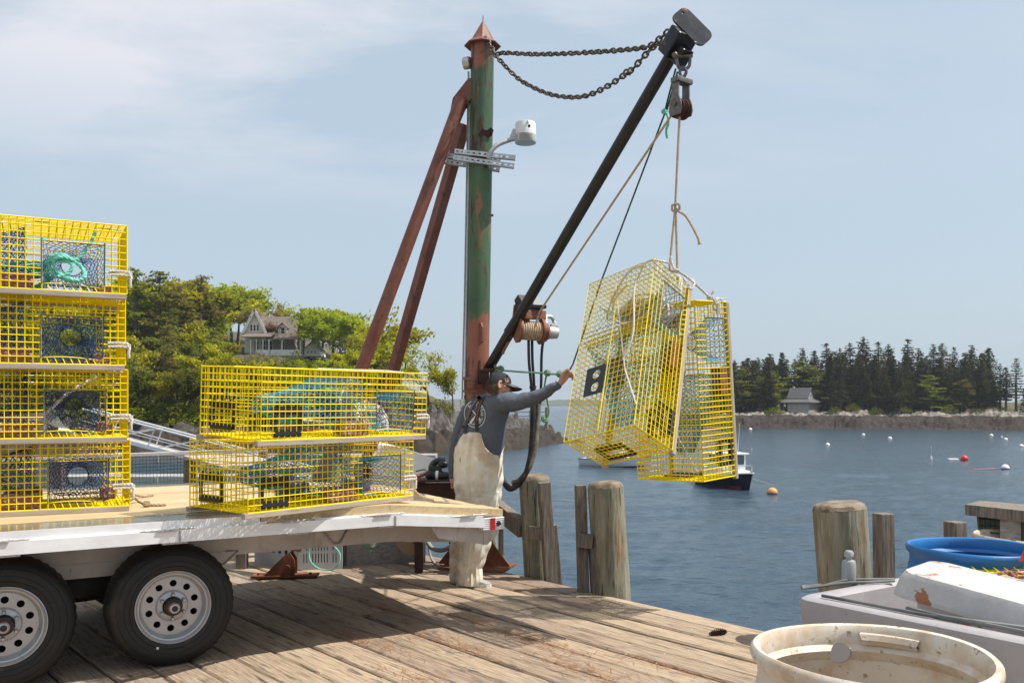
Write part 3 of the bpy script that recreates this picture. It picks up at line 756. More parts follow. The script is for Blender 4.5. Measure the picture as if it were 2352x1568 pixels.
# stack at the left end: right front edges from the picture
for i, (xr, yr, Yd, lab) in enumerate([
        (291.2, 675.5, 5.02, 'topmost yellow trap of the tall stack, mint green rope coiled inside'),
        (287.6, 838.7, 5.06, 'second trap from the top of the tall stack, with bright blue netting'),
        (293.0, 1002.6, 5.12, 'second trap from the bottom of the tall stack, grey rope slung across inside'),
        (298.0, 1165.5, 5.20, 'bottom trap of the tall stack, black weedy netting, standing on the trailer')]):
    p = at(xr, yr, Yd); yaw = (.50, .505, .49, .475)[i]
    if i == 3: p.z = ZD + .032
    X = V((cos(yaw), sin(yaw), 0)); Y = V((-sin(yaw), cos(yaw), 0)); Z = V((0, 0, 1))
    if i < 3: p.z = [2.125 + .03, 1.711 + .01, 1.297 + .0][i] if False else p.z
    make_trap(lab, basis(p - X * TL, X, Y, Z), ('net_blue', 'net_blue', 'net_navy', 'net_navy')[i], 1, GRP, vents=False)
MA = basis((-1.343, 4.67, 1.300), V((.6280, .7782, .0)).normalized(), V((-.7772, .6272, .043)).normalized(), V((.033, -.027, .999)).normalized())
MBt = basis((-1.436, 4.757, ZD + .039), V((.6315, .7753, 0)).normalized(), V((-.7753, .6315, 0)).normalized(), V((0, 0, 1)))
trapA = make_trap('upper trap of the pair on the trailer tail, blue netting and white rope coil', MA, 'net_teal', 2, GRP)
trapB = make_trap('lower trap of the pair on the trailer tail, resting on the deck boards', MBt, 'net_teal', 2, GRP)
ME = basis((1.013, 5.527, 1.204), (.1736, .4402, .881), (-.6929, .6902, -.2084), (-.6998, -.5743, .4248))
MF = basis((1.61, 6.307, .979), (-.056, -.0121, .9984), (-.673, .7391, -.0287), (-.7376, -.6735, -.0495))
trapE = make_trap('tilted trap hanging from the hoist, nearer to the fisherman\'s hand', ME, 'net_teal', 3, GRP, barn=False)
trapF = make_trap('upright trap hanging behind the tilted one, right end of the hoist', MF, 'net_teal', 3, GRP, barn=False)
# black top vents with two round openings on the hanging traps
def top_vent():
    mb = MB(); w, h = .16, .21
    mb.plate([rrect(0, 0, h, w, .008), circ(.055, .07, .036, 20)[::-1], circ(.15, .07, .036, 20)[::-1]], .006, Matrix.Translation((.30, TW * .52, TH + .006)))
    for q in ((.055, .07), (.15, .07)): mb.lathe([(.036, .004), (.041, .004), (.041, .01), (.036, .01)], 20, Matrix.Translation((.30 + q[0], TW * .52 + q[1], TH)), True)
    return mb
part('vent', ('tv',), top_vent, M['black'], trapE); part('vent', ('tv',), top_vent, M['black'], trapF)
def under_board():   # dark board behind the entrance side of the hanging traps
    return MB().box((TL * .5, .014, .016), (TL - .02, .004, .034))
# ropes carried inside the traps
mb = MB(); rc = random.Random(4); pts = []
for k in range(7):
    for a in range(10):
        t = 2 * pi * a / 10; pts.append((.98 + cos(t) * (.12 + .012 * rc.uniform(-1, 1)) + rc.uniform(-.012, .012), .20 + .05 * k / 7 + sin(t) * .05, .075 + .055 * sin(t) + .010 * k + rc.uniform(-.01, .01)))
pts += [(.9, .2, .16), (.86, .18, .25), (.83, .16, .33)]
mb.rope(spline(pts, 3), .0075); mb.rope(spline([(.70, .1, .34), (.66, .12, .28), (.62, .1, .2), (.66, .09, .15), (.64, .1, .08)], 5), .008)
mb.rope(spline([(.70, .1, .30), (.74, .13, .2), (.8, .14, .15), (.9, .16, .16)], 5), .008); mb.rope(spline([(.64, .09, .08), (.5, .12, .09), (.36, .16, .1)], 5), .008)
mb.build('rope_coil', M['rope_white'], trapA, local=True)
mb = MB(); pts = []
for k in range(9):
    for a in range(10):
        t = 2 * pi * a / 10; pts.append((1.02 + cos(t) * .10 + rc.uniform(-.02, .02), .25 + sin(t) * .19 + rc.uniform(-.02, .02), .06 + .022 * k + rc.uniform(-.01, .01)))
mb.rope(spline(pts, 3), .0085); mb.rope(spline([(1.2, .3, .3), (1.15, .45, .25), (1.05, .5, .2), (.98, .45, .3), (1.1, .35, .36), (1.22, .2, .4), (1.24, .1, .36)], 6), .008)
mb.build('rope_coil', M['rope_white'], trapE, local=True)
mb = MB(); mb.tube([(1.14, TW * .55, TH + .003), (.42, .13, TH + .004)], .0042, 5); mb.tube([(.42, .13, TH + .004), (.14, .0, TH + .004)], .0055, 5); mb.build('lid_cord', M['rope_white'], trapE, local=True)
mb = MB(); mb.tube([(.45, .28, TH + .006), (.08, .05, TH + .006)], .004, 5); mb.ball((.07, .045, TH + .006), .014, 8); mb.build('lid_cord', M['rope_white'], trapF, local=True)
for i, ob in enumerate([o for o in scene.objects if o.name.startswith('lobster_trap')][:4]):
    if i == 0:
        mb = MB()
        def loop(cx_, cz_, a_, b_, ph, y): return [(cx_ + a_ * cos(t) * cos(ph) - b_ * sin(t) * sin(ph), y + .012 * sin(t * 2), cz_ + a_ * cos(t) * sin(ph) + b_ * sin(t) * cos(ph)) for t in [2 * pi * k / 14 for k in range(14)]]
        mb.rope(spline(loop(.955, .125, .085, .052, -.55, .012), 3, True), .0105)
        mb.rope(spline(loop(.945, .13, .10, .062, -.5, .03), 3, True), .0105)
        mb.rope(spline([(1.10, .03, .36), (1.05, .02, .26), (1.0, .02, .19), (.93, .02, .165), (.86, .03, .17)], 6), .0105); mb.rope(spline([(.9, .015, .08), (.95, .01, .10), (.97, .01, .15), (.9, .02, .19)], 6), .0105)
        for k in range(6): mb.rope(spline([(.87 - .01 * k, .04 + .02 * k, .15 - .012 * k), (.78, .06 + .025 * k, .155 - .014 * k + rc.uniform(-.01, .01)), (.62, .07 + .03 * k, .13 - .014 * k), (.42, .08 + .03 * k, .13 - .015 * k)], 5), .0105)
        for k in range(5): mb.rope(spline([(.86, .05 + .02 * k, .15), (.83 + .01 * k, .05 + .02 * k, .08), (.84 - .02 * k, .06 + .02 * k, .015)], 5), .0105)
        mb.build('rope_coil', M['rope_mint'], ob, local=True)
    if i == 2:
        mb = MB(); mb.rope(spline([(1.1, .3, .36), (.95, .2, .26), (.84, .08, .15), (.8, .06, .12)], 6), .010)
        for k in range(5): mb.rope(spline([(.98 - .02 * k, .02, .02 + .004 * k), (.88, .06 + .02 * k, .07 + .012 * k), (.78, .1 + .02 * k, .10 + .008 * k), (.5, .12 + .02 * k, .10)], 6), .010)
        mb.build('rope_coil', M['rope_white'], ob, local=True)
# rope tails from the stack and from the pair lying on the deck
mb = MB()
p0 = tr(-.35, -.32, ZD + .012)
def dk(x, y, dz=.01): q = ground(x, y, ZD + dz); return q
mb.rope(spline([dk(294, 1132, .09), dk(305, 1140, .05), dk(318, 1149), dk(340, 1158), dk(360, 1159), dk(381, 1158)], 6), .0095); mb.knot(dk(337, 1157, .02), .026, 1)
mb.rope(spline([dk(297, 1130, .1), dk(310, 1136, .03), dk(330, 1139), dk(352, 1136)], 6), .0095)
tag(mb.build('rope_tail', M['rope_tan'], origin=dk(330, 1150)), 'knotted pale rope end lying on the trailer boards beside the tall stack', 'rope')
mb = MB(); mb.rope(spline([at(949, 1122, 5.85), at(962, 1136, 5.85), at(978, 1143, 5.88), dk(995, 1148, -.02), dk(998, 1152, -.03)], 6), .009)
tag(mb.build('rope_tail', M['rope_tan'], origin=at(960, 1140, 5.85)), 'short tan rope end hanging from the pair of traps onto the dovetail boards', 'rope')
# ------------------------------------------------------------------ crane
def mast_paint():
    m = mat('weathered_green_paint', [(.040, .085, .043), (.060, .12, .062), (.095, .14, .06)], .55, .05, scale=3.5, stretch=(1, 1, .5), lo=.3, hi=.7, bump=.3, bdist=.005, spec=.4)
    t = m.node_tree; n = t.nodes; l = t.links; b = n['Principled BSDF']; base = b.inputs['Base Color'].links[0].from_socket
    tc = n.new('ShaderNodeTexCoord'); sp = n.new('ShaderNodeSeparateXYZ'); l.new(tc.outputs['Object'], sp.inputs[0])
    def noise(sc, st, loc=(0, 0, 0)):
        mp = n.new('ShaderNodeMapping'); mp.inputs['Scale'].default_value = st; mp.inputs['Location'].default_value = loc; l.new(tc.outputs['Object'], mp.inputs[0])
        z = n.new('ShaderNodeTexNoise'); z.inputs['Scale'].default_value = sc; z.inputs['Detail'].default_value = 8; z.inputs['Roughness'].default_value = .6; l.new(mp.outputs[0], z.inputs['Vector']); return z.outputs['Fac']
    def rng(s, a, b_):
        r = n.new('ShaderNodeMapRange'); r.inputs['From Min'].default_value = a; r.inputs['From Max'].default_value = b_; l.new(s, r.inputs['Value']); return r.outputs[0]
    def mth(op, a, b_):
        r = n.new('ShaderNodeMath'); r.operation = op
        for i, x in enumerate((a, b_)):
            if isinstance(x, (int, float)): r.inputs[i].default_value = x
            else: l.new(x, r.inputs[i])
        return r.outputs[0]
    def mixc(f, a, c):
        r = n.new('ShaderNodeMix'); r.data_type = 'RGBA'; l.new(f, r.inputs[0]); l.new(a, r.inputs[6]); r.inputs[7].default_value = (*c, 1); return r.outputs[2]
    z = sp.outputs['Z']; nz = noise(6, (1, 1, .35))
    zw = mth('ADD', z, mth('MULTIPLY', mth('SUBTRACT', nz, .5), 1.1))
    top = rng(zw, 4.50, 4.56); low = mth('MULTIPLY', rng(zw, 2.42, 2.32), rng(zw, 1.50, 1.58))
    primer = mth('MAXIMUM', top, low)
    c = mixc(primer, base, (.27, .105, .065))
    c = mixc(rng(noise(5, (1.2, 1.2, .3), (3, 1, 2)), .57, .60), c, (.24, .12, .07))
    c = mixc(rng(noise(9, (1.4, 1.4, .25), (7, 4, 1)), .55, .62), c, (.075, .03, .02))
    c = mixc(rng(noise(26, (1, 1, .6), (1, 9, 1)), .62, .66), c, (.14, .05, .025))
    l.new(c, b.inputs['Base Color']); return m
M['mast'] = mast_paint()
crane = thing('dock_crane', 'tall green and rust mast crane with black boom and winch, lifting the hanging traps', 'crane', (at(1089, 1303, 8.0)))
mb_ = at(1089, 1303, 8.0); mt_ = at(1108.5, 100, 7.96); MR = .1055
mb = MB(); mb.tube([mb_.lerp(mt_, i / 20) for i in range(21)], MR, 40); mast = mb.build('mast', M['mast'], crane)
max_ = (mt_ - mb_).normalized(); ma, mb2, _ = frame(max_)
MX = Matrix((ma, mb2, max_)).transposed().to_4x4(); MX.translation = mt_
mb = MB(); mb.lathe([(.05, -.012), (.166, -.030), (.168, -.022), (.110, .022), (0.004, .205)], 8, MX); mb.smooth = False
mb.sm = [False] * len(mb.sm); mb.tube([MX @ V((0, 0, .2)), MX @ V((0, 0, .25))], .004, 5); mb.build('mast_cap', M['red_oxide'], crane)
def mpt(y, a=0.0, b=0.0):   # point along the mast at picture height y, offset in metres (right, towards camera)
    t = (y - 1303) / (100 - 1303); return mb_.lerp(mt_, t) + V((a, -b, 0))
mb = MB()
for y, r, h in ((868, .128, .014), (880, .110, .05), (897, .126, .012)):
    Mk = MX.copy(); Mk.translation = mpt(y); mb.lathe([(.10, -h), (r, -h), (r, h), (.10, h)], 36, Mk)
for k in range(6):
    th = k * pi / 3 + .3; d = V((cos(th), sin(th), 0)); mb.box(mpt(882) + d * .112, (.02, .02, .11))
    mb.tube([mpt(906) + d * .11, mpt(915) + d * .11], .012, 6)
mb.build('collar', M['red_oxide'], crane)
mb = MB(); lug = [(0, 0), (.055, .02), (.05, .15), (.03, .19), (0, .19)]
Ml = Matrix.Translation(mpt(790, .02, .105)) @ Matrix.Rotation(-.9, 4, 'Z') @ Matrix.Rotation(pi / 2, 4, 'X'); mb.plate([lug, circ(.03, .16, .012, 10)[::-1]], .018, Ml)
mb.box(mpt(495, .115, .03), (.02, .012, .02)); mb.build('lug', M['red_oxide'], crane)
mb = MB(); tear = [(-.03, -.08), (.05, -.02), (.06, .03), (.03, .05), (.0, .02), (-.05, .03), (-.08, -.02)]
mb.plate([tear], .01, Matrix.Translation(mpt(312, .055, .098)) @ Matrix.Rotation(.3, 4, 'Z') @ Matrix.Rotation(pi / 2, 4, 'X') @ Matrix.Rotation(.35, 4, 'X')); mb.build('rust_flap', M['rust_dark'], mast)
mb = MB(); mb.tube([mpt(175, -.125, .0), mpt(330, -.125, 0), mpt(700, -.128, .0), mpt(915, -.135, .0)], .0085, 6); mb.tube([mpt(240, -.105, .02), mpt(925, -.108, .03)], .013, 6)
mb.build('conduit', M['galv'], crane)
mb = MB(); Mj = Matrix.Translation(mpt(147, -.135, .02)) @ Matrix.Rotation(1.2, 4, 'Z') @ Matrix.Rotation(pi / 2, 4, 'X'); mb.lathe([(0, .03), (.05, .03), (.055, .02), (.055, -.03), (0, -.03)], 18, Mj); mb.tube([mpt(165, -.125, 0), mpt(196, -.122, 0)], .011, 6); mb.build('junction_box', M['galv'], crane)
mb = MB(); mb.box(mpt(929, -.17, .03), (.055, .05, .115), None, .006); mb.build('switch_box', M['white_paint'], crane)
mb = MB(); mb.box(mpt(958, -.17, .03), (.056, .05, .115), None, .004); mb.tube([mpt(970, -.16, .02), mpt(1100, -.16, .02)], .012, 6); mb.build('outlet_box', M['galv'], crane)
mb = MB(); mb.hexa([at(1044, 978, 8.3), at(1062, 978, 8.3), at(1062, 978, 8.32), at(1044, 978, 8.32), at(1044, 925 + 57, 8.3), at(1062, 982, 8.3), at(1062, 982, 8.32), at(1044, 982, 8.32)])
# braces
def brace(name, p, q, r, sq, m):
    mb = MB()
    if sq: mb.beam(p, q, r * 2, r * 2, bev=.006)
    else: mb.tube([p, q], r, 20)
    return mb.build(name, m, crane)
f1 = V((-1.965, 7.55, 0)); b1t = at(1060, 228, 7.92)
br = brace('brace', b1t, f1 + (b1t - f1) * .055, .058, False, M['red_oxide'])
dirx = V((cos(.05), sin(.05), 0)); diry = V((-sin(.05), cos(.05), 0))
mb = MB(); mb.box(f1 + V((.01, 0, .018)), (.56, .15, .02), Matrix.Rotation(.05, 3, 'Z'), .004)
for sx in (-1, 1): mb.lathe([(.012, .0), (.012, .02), (0, .02)], 6, Matrix.Translation(f1 + dirx * .22 * sx + V((.01, -.03, .028))))
for oy in (-.055, .055):
    Mg = Matrix.Translation(f1 + diry * oy + V((0, 0, .028))) @ Matrix.Rotation(.05, 4, 'Z') @ Matrix.Rotation(pi / 2, 4, 'X')
    mb.plate([[(-.16, 0), (.10, 0), (.10, .13), (.06, .19), (.0, .16)]], .014, Mg)
mb.tube([f1 + diry * -.085 + V((.04, 0, .10)), f1 + diry * .085 + V((.04, 0, .10))], .02, 10)
mb.build('brace_foot', M['rust'], br)
f2 = V((-1.82, 9.5, 0)); b2t = at(1066, 285, 8.12)
br2 = brace("brace", b2t, f2, .046, True, M['red_oxide'])
mb = MB(); mb.box(f2 + V((0, 0, .012)), (.4, .2, .02)); mb.build('brace_foot', M['rust'], br2)
mb = MB()
for oy in (-.05, .05):
    mb.plate([[(0, .02), (.0, .20), (-.03, .20), (-.17, .02), (-.2, -.14), (-.11, -.17), (-.06, -.05)]], .012, Matrix.Translation(mpt(235, -.09, .0) + V((0, oy, 0))) @ Matrix.Rotation(pi / 2, 4, 'X'))
mb.tube([mpt(228, -.17, .09), mpt(228, -.17, -.09)], .022, 8); mb.build('brace_lug', M['red_oxide'], crane)
# base plate and gussets of the mast
mb = MB(); bp = mb_.copy(); bp.z = 0
mb.box(bp + V((.03, 0, .012)), (.62, .42, .022), Matrix.Rotation(-.3, 3, 'Z'), .003)
for th in (-.25, 1.3, 2.9, 4.4):
    mb.plate([[(.09, .0), (.34, .0), (.33, .02), (.10, .30)]], .014, Matrix.Translation(bp + V((0, 0, .023))) @ Matrix.Rotation(th, 4, 'Z') @ Matrix.Rotation(pi / 2, 4, 'X'))
mb.build('base_plate', M['rust'], crane)
# boom
B0 = at(1124, 843, 7.9); B1 = at(1570, 80, 6.02); bx = (B1 - B0).normalized()
mb = MB(); mb.tube([B0, B1], .046, 28); boom = mb.build('boom', M['black_metal'], crane)
bs = bx.cross(V((0, 0, 1))).normalized(); bu = bs.cross(bx).normalized()   # side (right, away), up across the boom
BM = Matrix((bs, bu, bx)).transposed().to_4x4(); BM.translation = B1
mb = MB(); mb.box(BM @ V((0, 0, -.07)), (.19, .115, .19), BM.to_3x3(), .012); mb.box(BM @ V((0, -.08, -.11)), (.1, .1, .12), BM.to_3x3(), .01); mb.build('boom_head', M['black_metal'], boom)
pn_ = (bx * .62 + (cam.location - B1).normalized() * .55 + V((.10, 0, .05))).normalized(); ps_ = V((.72, -.05, -.69)); ps_ = (ps_ - pn_ * ps_.dot(pn_)).normalized(); pu_ = pn_.cross(ps_)
PM_ = Matrix((ps_, pu_, pn_)).transposed().to_4x4(); PM_.translation = B1 + bx * .035 + V((.04, 0, .02))
mb = MB(); mb.plate([rrect(-.145, -.085, .145, .085, .05, 6), circ(-.115, .025, .011, 10)[::-1]], .014, PM_)
mb.build('head_plate', mat('worn_grey_plate', [(.035, .038, .043), (.06, .064, .072)], .85, .0, spec=.15, scale=10, patches=[((.30, .16, .08), 6, .60, .66), ((.55, .55, .55), 13, .70, .73)]), boom)
mb = MB()
for sx in (-.055, .055): mb.plate([[(-.08, -.12), (.06, -.12), (.07, .02), (.03, .09), (-.04, .09)]], .014, Matrix.Translation(B0 + V((sx - .02, -.0, -.03))) @ Matrix.Rotation(pi / 2 - .4, 4, 'Z') @ Matrix.Rotation(pi / 2, 4, 'X'))
mb.box(at(1112, 862, 7.86), (.09, .11, .13), None, .01); mb.tube([at(1104, 850, 7.8), at(1150, 850, 7.8)], .018, 8)
mb.plate([[(0, 0), (.08, -.03), (.085, -.005), (.03, .03)]], .02, Matrix.Translation(at(1133, 850, 7.75)) @ Matrix.Rotation(pi / 2, 4, 'X')); mb.build('boom_hinge', M['rust_dark'], crane)
# winch on the boom
wc = at(1222, 760, 7.60); wx = V((.94, .32, -.05)).normalized(); wa, wb, _ = frame(wx)
WM = Matrix((wa, wb, wx)).transposed().to_4x4(); WM.translation = wc
winch = MB(); 
for sgn, z in ((-1, -.125), (1, .085)):
    winch.lathe([(0, z - .012), (.112, z - .012), (.116, z), (.112, z + .012), (0, z + .012)], 10, WM)
winch.sm = [False] * len(winch.sm)
mb = winch; mb.plate([[(-.05, .0), (.10, .0), (.12, .10), (.05, .17), (-.03, .16)]], .02, Matrix.Translation(at(1188, 742, 7.66)) @ Matrix.Rotation(.45, 4, 'Z') @ Matrix.Rotation(pi / 2, 4, 'X'))
mb.beam(at(1200, 722, 7.52), at(1246, 724, 7.72), .09, .075, bev=.006); mb.beam(at(1196, 706, 7.6), at(1212, 740, 7.55), .035, .035); mb.beam(at(1240, 706, 7.75), at(1250, 745, 7.7), .03, .03)
mb.lathe([(0, .10), (.08, .10), (.085, .13), (.06, .15), (0, .15)], 16, WM)
wn = mb.build('winch', mat('rusty_red_winch', [(.12, .05, .03), (.22, .075, .04), (.28, .13, .07)], .65, .1, scale=9, lo=.3, hi=.7, bump=.4, bdist=.006), crane)
mb = MB(); ds = []
for k in range(9):
    z = -.1 + .165 * k / 8; mb.tube([WM @ V((.074 * cos(2 * pi * j / 24), .074 * sin(2 * pi * j / 24), z)) for j in range(24)], .0105, 6, closed=True)
mb.lathe([(.066, -.11), (.066, .075)], 24, WM); mb.build('wound_rope', M['rope_tan'], wn)
mb = MB(); mb.lathe([(0, .145), (.055, .145), (.055, .2), (.05, .215), (.05, .235), (0, .235)], 12, WM); mb.box(WM @ V((0, .05, .2)), (.05, .05, .06), WM.to_3x3(), .008); mb.build('motor', M['alu_dirty'], wn)
mb = MB(); mb.tube(spline([WM @ V((.0, .06, .13)), at(1254, 728, 7.75), at(1267, 729, 7.78), at(1273, 741, 7.8), WM @ V((.02, .05, .215))], 6), .016, 8); mb.build('wrapped_hose', M['galv'], wn)
mb = MB(); sd = Matrix.Translation(at(1212, 698, 7.62)) @ Matrix.Rotation(.3, 4, 'Z')
mb.plate([rrect(-.115, -.02, .115, .12, .05, 6)], .014, Matrix.Translation(at(1214, 704, 7.66)) @ Matrix.Rotation(.3, 4, 'Z') @ Matrix.Rotation(.95, 4, 'X'))
mb.box(at(1217, 706, 7.63), (.24, .20, .03), Matrix.Rotation(.3, 3, 'Z'), .004); mb.beam(at(1200, 712, 7.7), at(1168, 762, 7.78), .12, .03); mb.box(at(1204, 694, 7.64), (.12, .12, .07), BM.to_3x3(), .01)
mb.build('winch_saddle', M['black_metal'], crane)
mb = MB(); mb.tube([at(1178, 770, 7.7), at(1166, 790, 7.65), at(1157, 806, 7.62), at(1155, 813, 7.62)], .012, 7); mb.build('drain_pipe', M['rust'], crane)
# chains
def link_chain(name, pts, label, pitch=.046, r=.0078):
    pts = spline(pts, 12); d = [0]
    for a, b in zip(pts, pts[1:]): d.append(d[-1] + (b - a).length)
    def P(s):
        for i in range(len(d) - 1):
            if d[i + 1] >= s: return pts[i].lerp(pts[i + 1], (s - d[i]) / max(1e-9, d[i + 1] - d[i]))
        return pts[-1]
    n = int(d[-1] / pitch); mb = MB(); rc = random.Random(n); roll = .6
    for k in range(n):
        c = P((k + .5) * pitch); ax = (P(min(d[-1], (k + 1) * pitch)) - P(k * pitch)).normalized(); a, b, _ = frame(ax)
        th = roll + (pi / 2 if k % 2 else 0) + rc.uniform(-.25, .25); roll += rc.uniform(-.06, .07); sd = a * cos(th) + b * sin(th)
        hl = pitch * .5 + r * .3; hw = .0175
        mb.tube([c + ax * (hl * cos(t) * (1 if abs(cos(t)) > .0 else 1)) + sd * (hw * sin(t)) + ax * (.005 * (1 if cos(t) > 0 else -1)) for t in [2 * pi * (j + .5) / 10 for j in range(10)]], r, 6, closed=True)
    return tag(mb.build(name, M['chain'], origin=pts[0]), label, 'chain')
M['chain'] = mat('rusty_chain', [(.05, .042, .034), (.11, .095, .08), (.19, .17, .145)], .6, .5, scale=30, bump=.2, bdist=.002)
def cy(x): return 7.86 + (6.06 - 7.86) * (x - 1130) / (1530 - 1130)
up = [(1140, 128), (1156, 122), (1231, 125), (1330, 122), (1426, 115.5), (1486, 108), (1512, 92), (1538, 70)]
lo_ = [(1116, 84), (1121, 96), (1133, 118), (1142, 132), (1150, 141), (1186, 177), (1216, 196.5), (1261, 216), (1309, 223.5), (1351, 219), (1396, 198), (1432, 174), (1456, 156), (1480, 129), (1504, 106), (1527, 101)]
link_chain('chain', [at(x, y, cy(x)) for x, y in up], 'upper taut chain from the mast head to the boom tip')
link_chain('chain', [at(x, y, cy(x) - (.0 if x > 1150 else .07)) for x, y in lo_], 'lower sagging chain hanging between mast head and boom tip')
mb = MB(); 
for x, y, s in ((1440, 168, 1),):
    c = at(x, y, cy(x)); mb = MB(); mb.tube(spline([c + V((-.018, 0, -.012)), c + V((-.022, 0, .01)), c + V((0, 0, .026)), c + V((.022, 0, .01)), c + V((.018, 0, -.012))], 5), .008 * s, 6); mb.tube([c + V((-.026, 0, -.012)), c + V((.028, 0, -.012))], .007, 6); mb.build('shackle', M['chain'], [o for o in scene.objects if o.name.startswith('chain.0')][0])
# lamp on the mast
lamp = thing('dock_lamp', 'white drum shaped dock lamp on a curved arm clamped to the mast', 'lamp', mpt(370))
mb = MB(); lc = at(1207, 297, 7.9); Lm = Matrix.Translation(lc)
mb.lathe([(0, .058), (.088, .056), (.091, .05), (.096, -.055), (.05, -.055)], 32, Lm); mb.lathe([(.009, .07), (.009, .05), (0, .07)], 8, Lm @ Matrix.Translation((.02, -.09, -.02))); mb.build('housing', M['white_paint'], lamp)
mb = MB(); mb.lathe([(.095, -.055), (.0985, -.058), (.0985, -.118), (.094, -.126), (.05, -.129), (0, -.13)], 32, Lm); mb.build('lens', mat('frosted_lens', (.48, .48, .44), .3, trans=.45), lamp)
mb = MB(); mb.lathe([(0, .06), (.012, .06), (.012, .08), (0, .082)], 10, Matrix.Translation(lc + V((.03, -.085, -.02))) @ Matrix.Rotation(pi / 2, 4, 'X')); mb.build('photocell', M['black'], lamp)
mb = MB(); mb.tube(spline([mpt(372, .075, .12), at(1127, 350, 7.84), at(1140, 335, 7.85), at(1158, 326, 7.87), at(1184, 318, 7.9)], 7), .021, 10); mb.box(at(1178, 308, 7.9), (.03, .03, .09), Matrix.Rotation(.4, 3, 'Y')); mb.build('arm', M['galv'], lamp)
for (x0, y0, x1, y1, dy) in ((1044, 347, 1184, 362, .13), (1041, 361, 1181, 381, .13), (1026, 357, 1150, 366, -.13), (1020, 370, 1148, 389, -.13)):
    a = at(x0, y0, 7.97 - dy); b = at(x1, y1, 7.97 - dy); L = (b - a).length; xx, yy, zz2 = (b - a).normalized(), V((0, -1, 0)), None
    yy = (yy - xx * yy.dot(xx)).normalized(); zz2 = xx.cross(yy)
    Ms = Matrix((xx, zz2, -yy)).transposed().to_4x4(); Ms = Matrix((xx, -zz2, yy)).transposed().to_4x4(); Ms.translation = a
    n = int(L / .05); holes = [rrect(.013 + k * .05, -.006, .038 + k * .05, .006, .0055, 3)[::-1] for k in range(n)]
    mb = MB(); mb.plate([[(0, -.021), (L, -.021), (L, .021), (0, .021)]] + holes, .003, Ms)
    for s in (-1, 1): mb.box(Ms @ V((L / 2, s * .0205, -.018)), (L, .003, .036), Ms.to_3x3())
    mb.lathe([(.008, .0), (.008, .02), (0, .02)], 6, Ms @ Matrix.Translation((L * .35, 0, 0))); mb.lathe([(.008, .0), (.008, .025), (0, .025)], 6, Ms @ Matrix.Translation((L * .8, 0, 0)))
    mb.build('strut_channel', M['galv'], lamp)
# pulley block
blk = thing('pulley_block', 'steel pulley block with two sheaves hanging from a shackle under the boom tip', 'pulley', at(1564, 249, 5.95))
YB = 5.95; mb = MB()
pa = V((.80, .60, 0)); pm = Matrix((pa.cross(V((0, 0, 1))), V((0, 0, 1)), pa)).transposed()
def PB(x, y, o=0.0): return at(x, y, YB) + pa * o
def cheek(o, outline): 
    M4 = pm.to_4x4(); M4.translation = at(1563, 249, YB) + pa * o; mb.plate([outline], .010, M4)
ck = [(.045, -.055), (.058, -.02), (.05, .03), (.032, .07), (.03, .20), (-.03, .20), (-.032, .07), (-.05, .03), (-.058, -.02), (-.045, -.055)]
for o in (-.05, .055): cheek(o, ck)
mb.box(at(1566, 187, YB), (.07, .15, .035), (Matrix((pa.cross(V((0, 0, 1))), pa, V((0, 0, 1)))).transposed()), .006)
for o in (-.07, .07): mb.tube([at(1563, 243, YB) + pa * o, at(1563, 243, YB) + pa * (o * .7)], .016, 8)
mb.build('frame', M['dark_steel'], blk)
for o in (-.022, .026):
    mb = MB(); M4 = pm.to_4x4(); M4.translation = at(1563, 251, YB) + pa * o; mb.lathe([(0, .014), (.066, .016), (.068, .012), (.056, .004), (.056, -.004), (.068, -.012), (.066, -.016), (0, -.014)], 28, M4); mb.build('sheave', M['rust_dark'], blk)
mb = MB(); c = at(1568, 150, 5.98)
mb.tube(spline([c + V((-.045, 0, .06)), c + V((-.03, 0, -.01)), c + V((0.0, 0, -.03)), c + V((.045, .01, -.005)), c + V((.055, .02, .07))], 6), .0115, 8); mb.tube([c + V((-.06, 0, .06)), c + V((.07, .02, .07))], .012, 8); mb.ball(c + V((-.055, -.01, .065)), .022, 8)
mb.tube(spline([c + V((0, 0, -.01)), c + V((.025, 0, -.045)), c + V((0, 0, -.085)), c + V((-.02, 0, -.05)), c + V((0, 0, -.01))], 5), .011, 8); mb.build('shackle', M['dark_steel'], blk)
# ropes of the hoist
mb = MB(); mb.tube([at(1228, 752, 7.5), at(1240, 715, 7.47), at(1543, 264, 5.96), at(1549, 255, 5.93)], .0085, 7)
tag(mb.build('hoist_rope', M['rope_tan'], origin=at(1543, 264, 5.96)), 'tan hoist rope running from the winch up to the pulley block', 'rope')
mb = MB(); hk = at(1551, 478, 5.93)
mb.tube([at(1562, 245, 5.93), hk], .0085, 7); mb.tube([hk, at(1538, 612, 5.9)], .0085, 7); mb.tube([hk + V((.004, 0, 0)), at(1556, 624, 5.9)], .0085, 7)
mb.tube(spline([hk, at(1560, 486, 5.93), at(1574, 495, 5.93), at(1590, 520, 5.93), at(1603, 546, 5.93), at(1607, 556, 5.93)], 6), .0085, 7); mb.tube([at(1605, 551, 5.93), at(1608, 561, 5.93)], [.009, .016], 7)
mb.tube(spline([hk + V((-.022, -.01, .02)), hk + V((.02, -.015, .025)), hk + V((.025, 0, -.01)), hk + V((-.02, -.012, -.02)), hk + V((-.022, -.01, .02))], 6), .0085, 7)
mb.tube(spline([at(1538, 612, 5.9), at(1542, 622, 5.9), at(1556, 624, 5.9)], 5), .0085, 7)
tag(mb.build('sling_rope', M['rope_tan'], origin=hk), 'tan sling rope with a frayed knot hanging from the pulley to the two traps', 'rope')
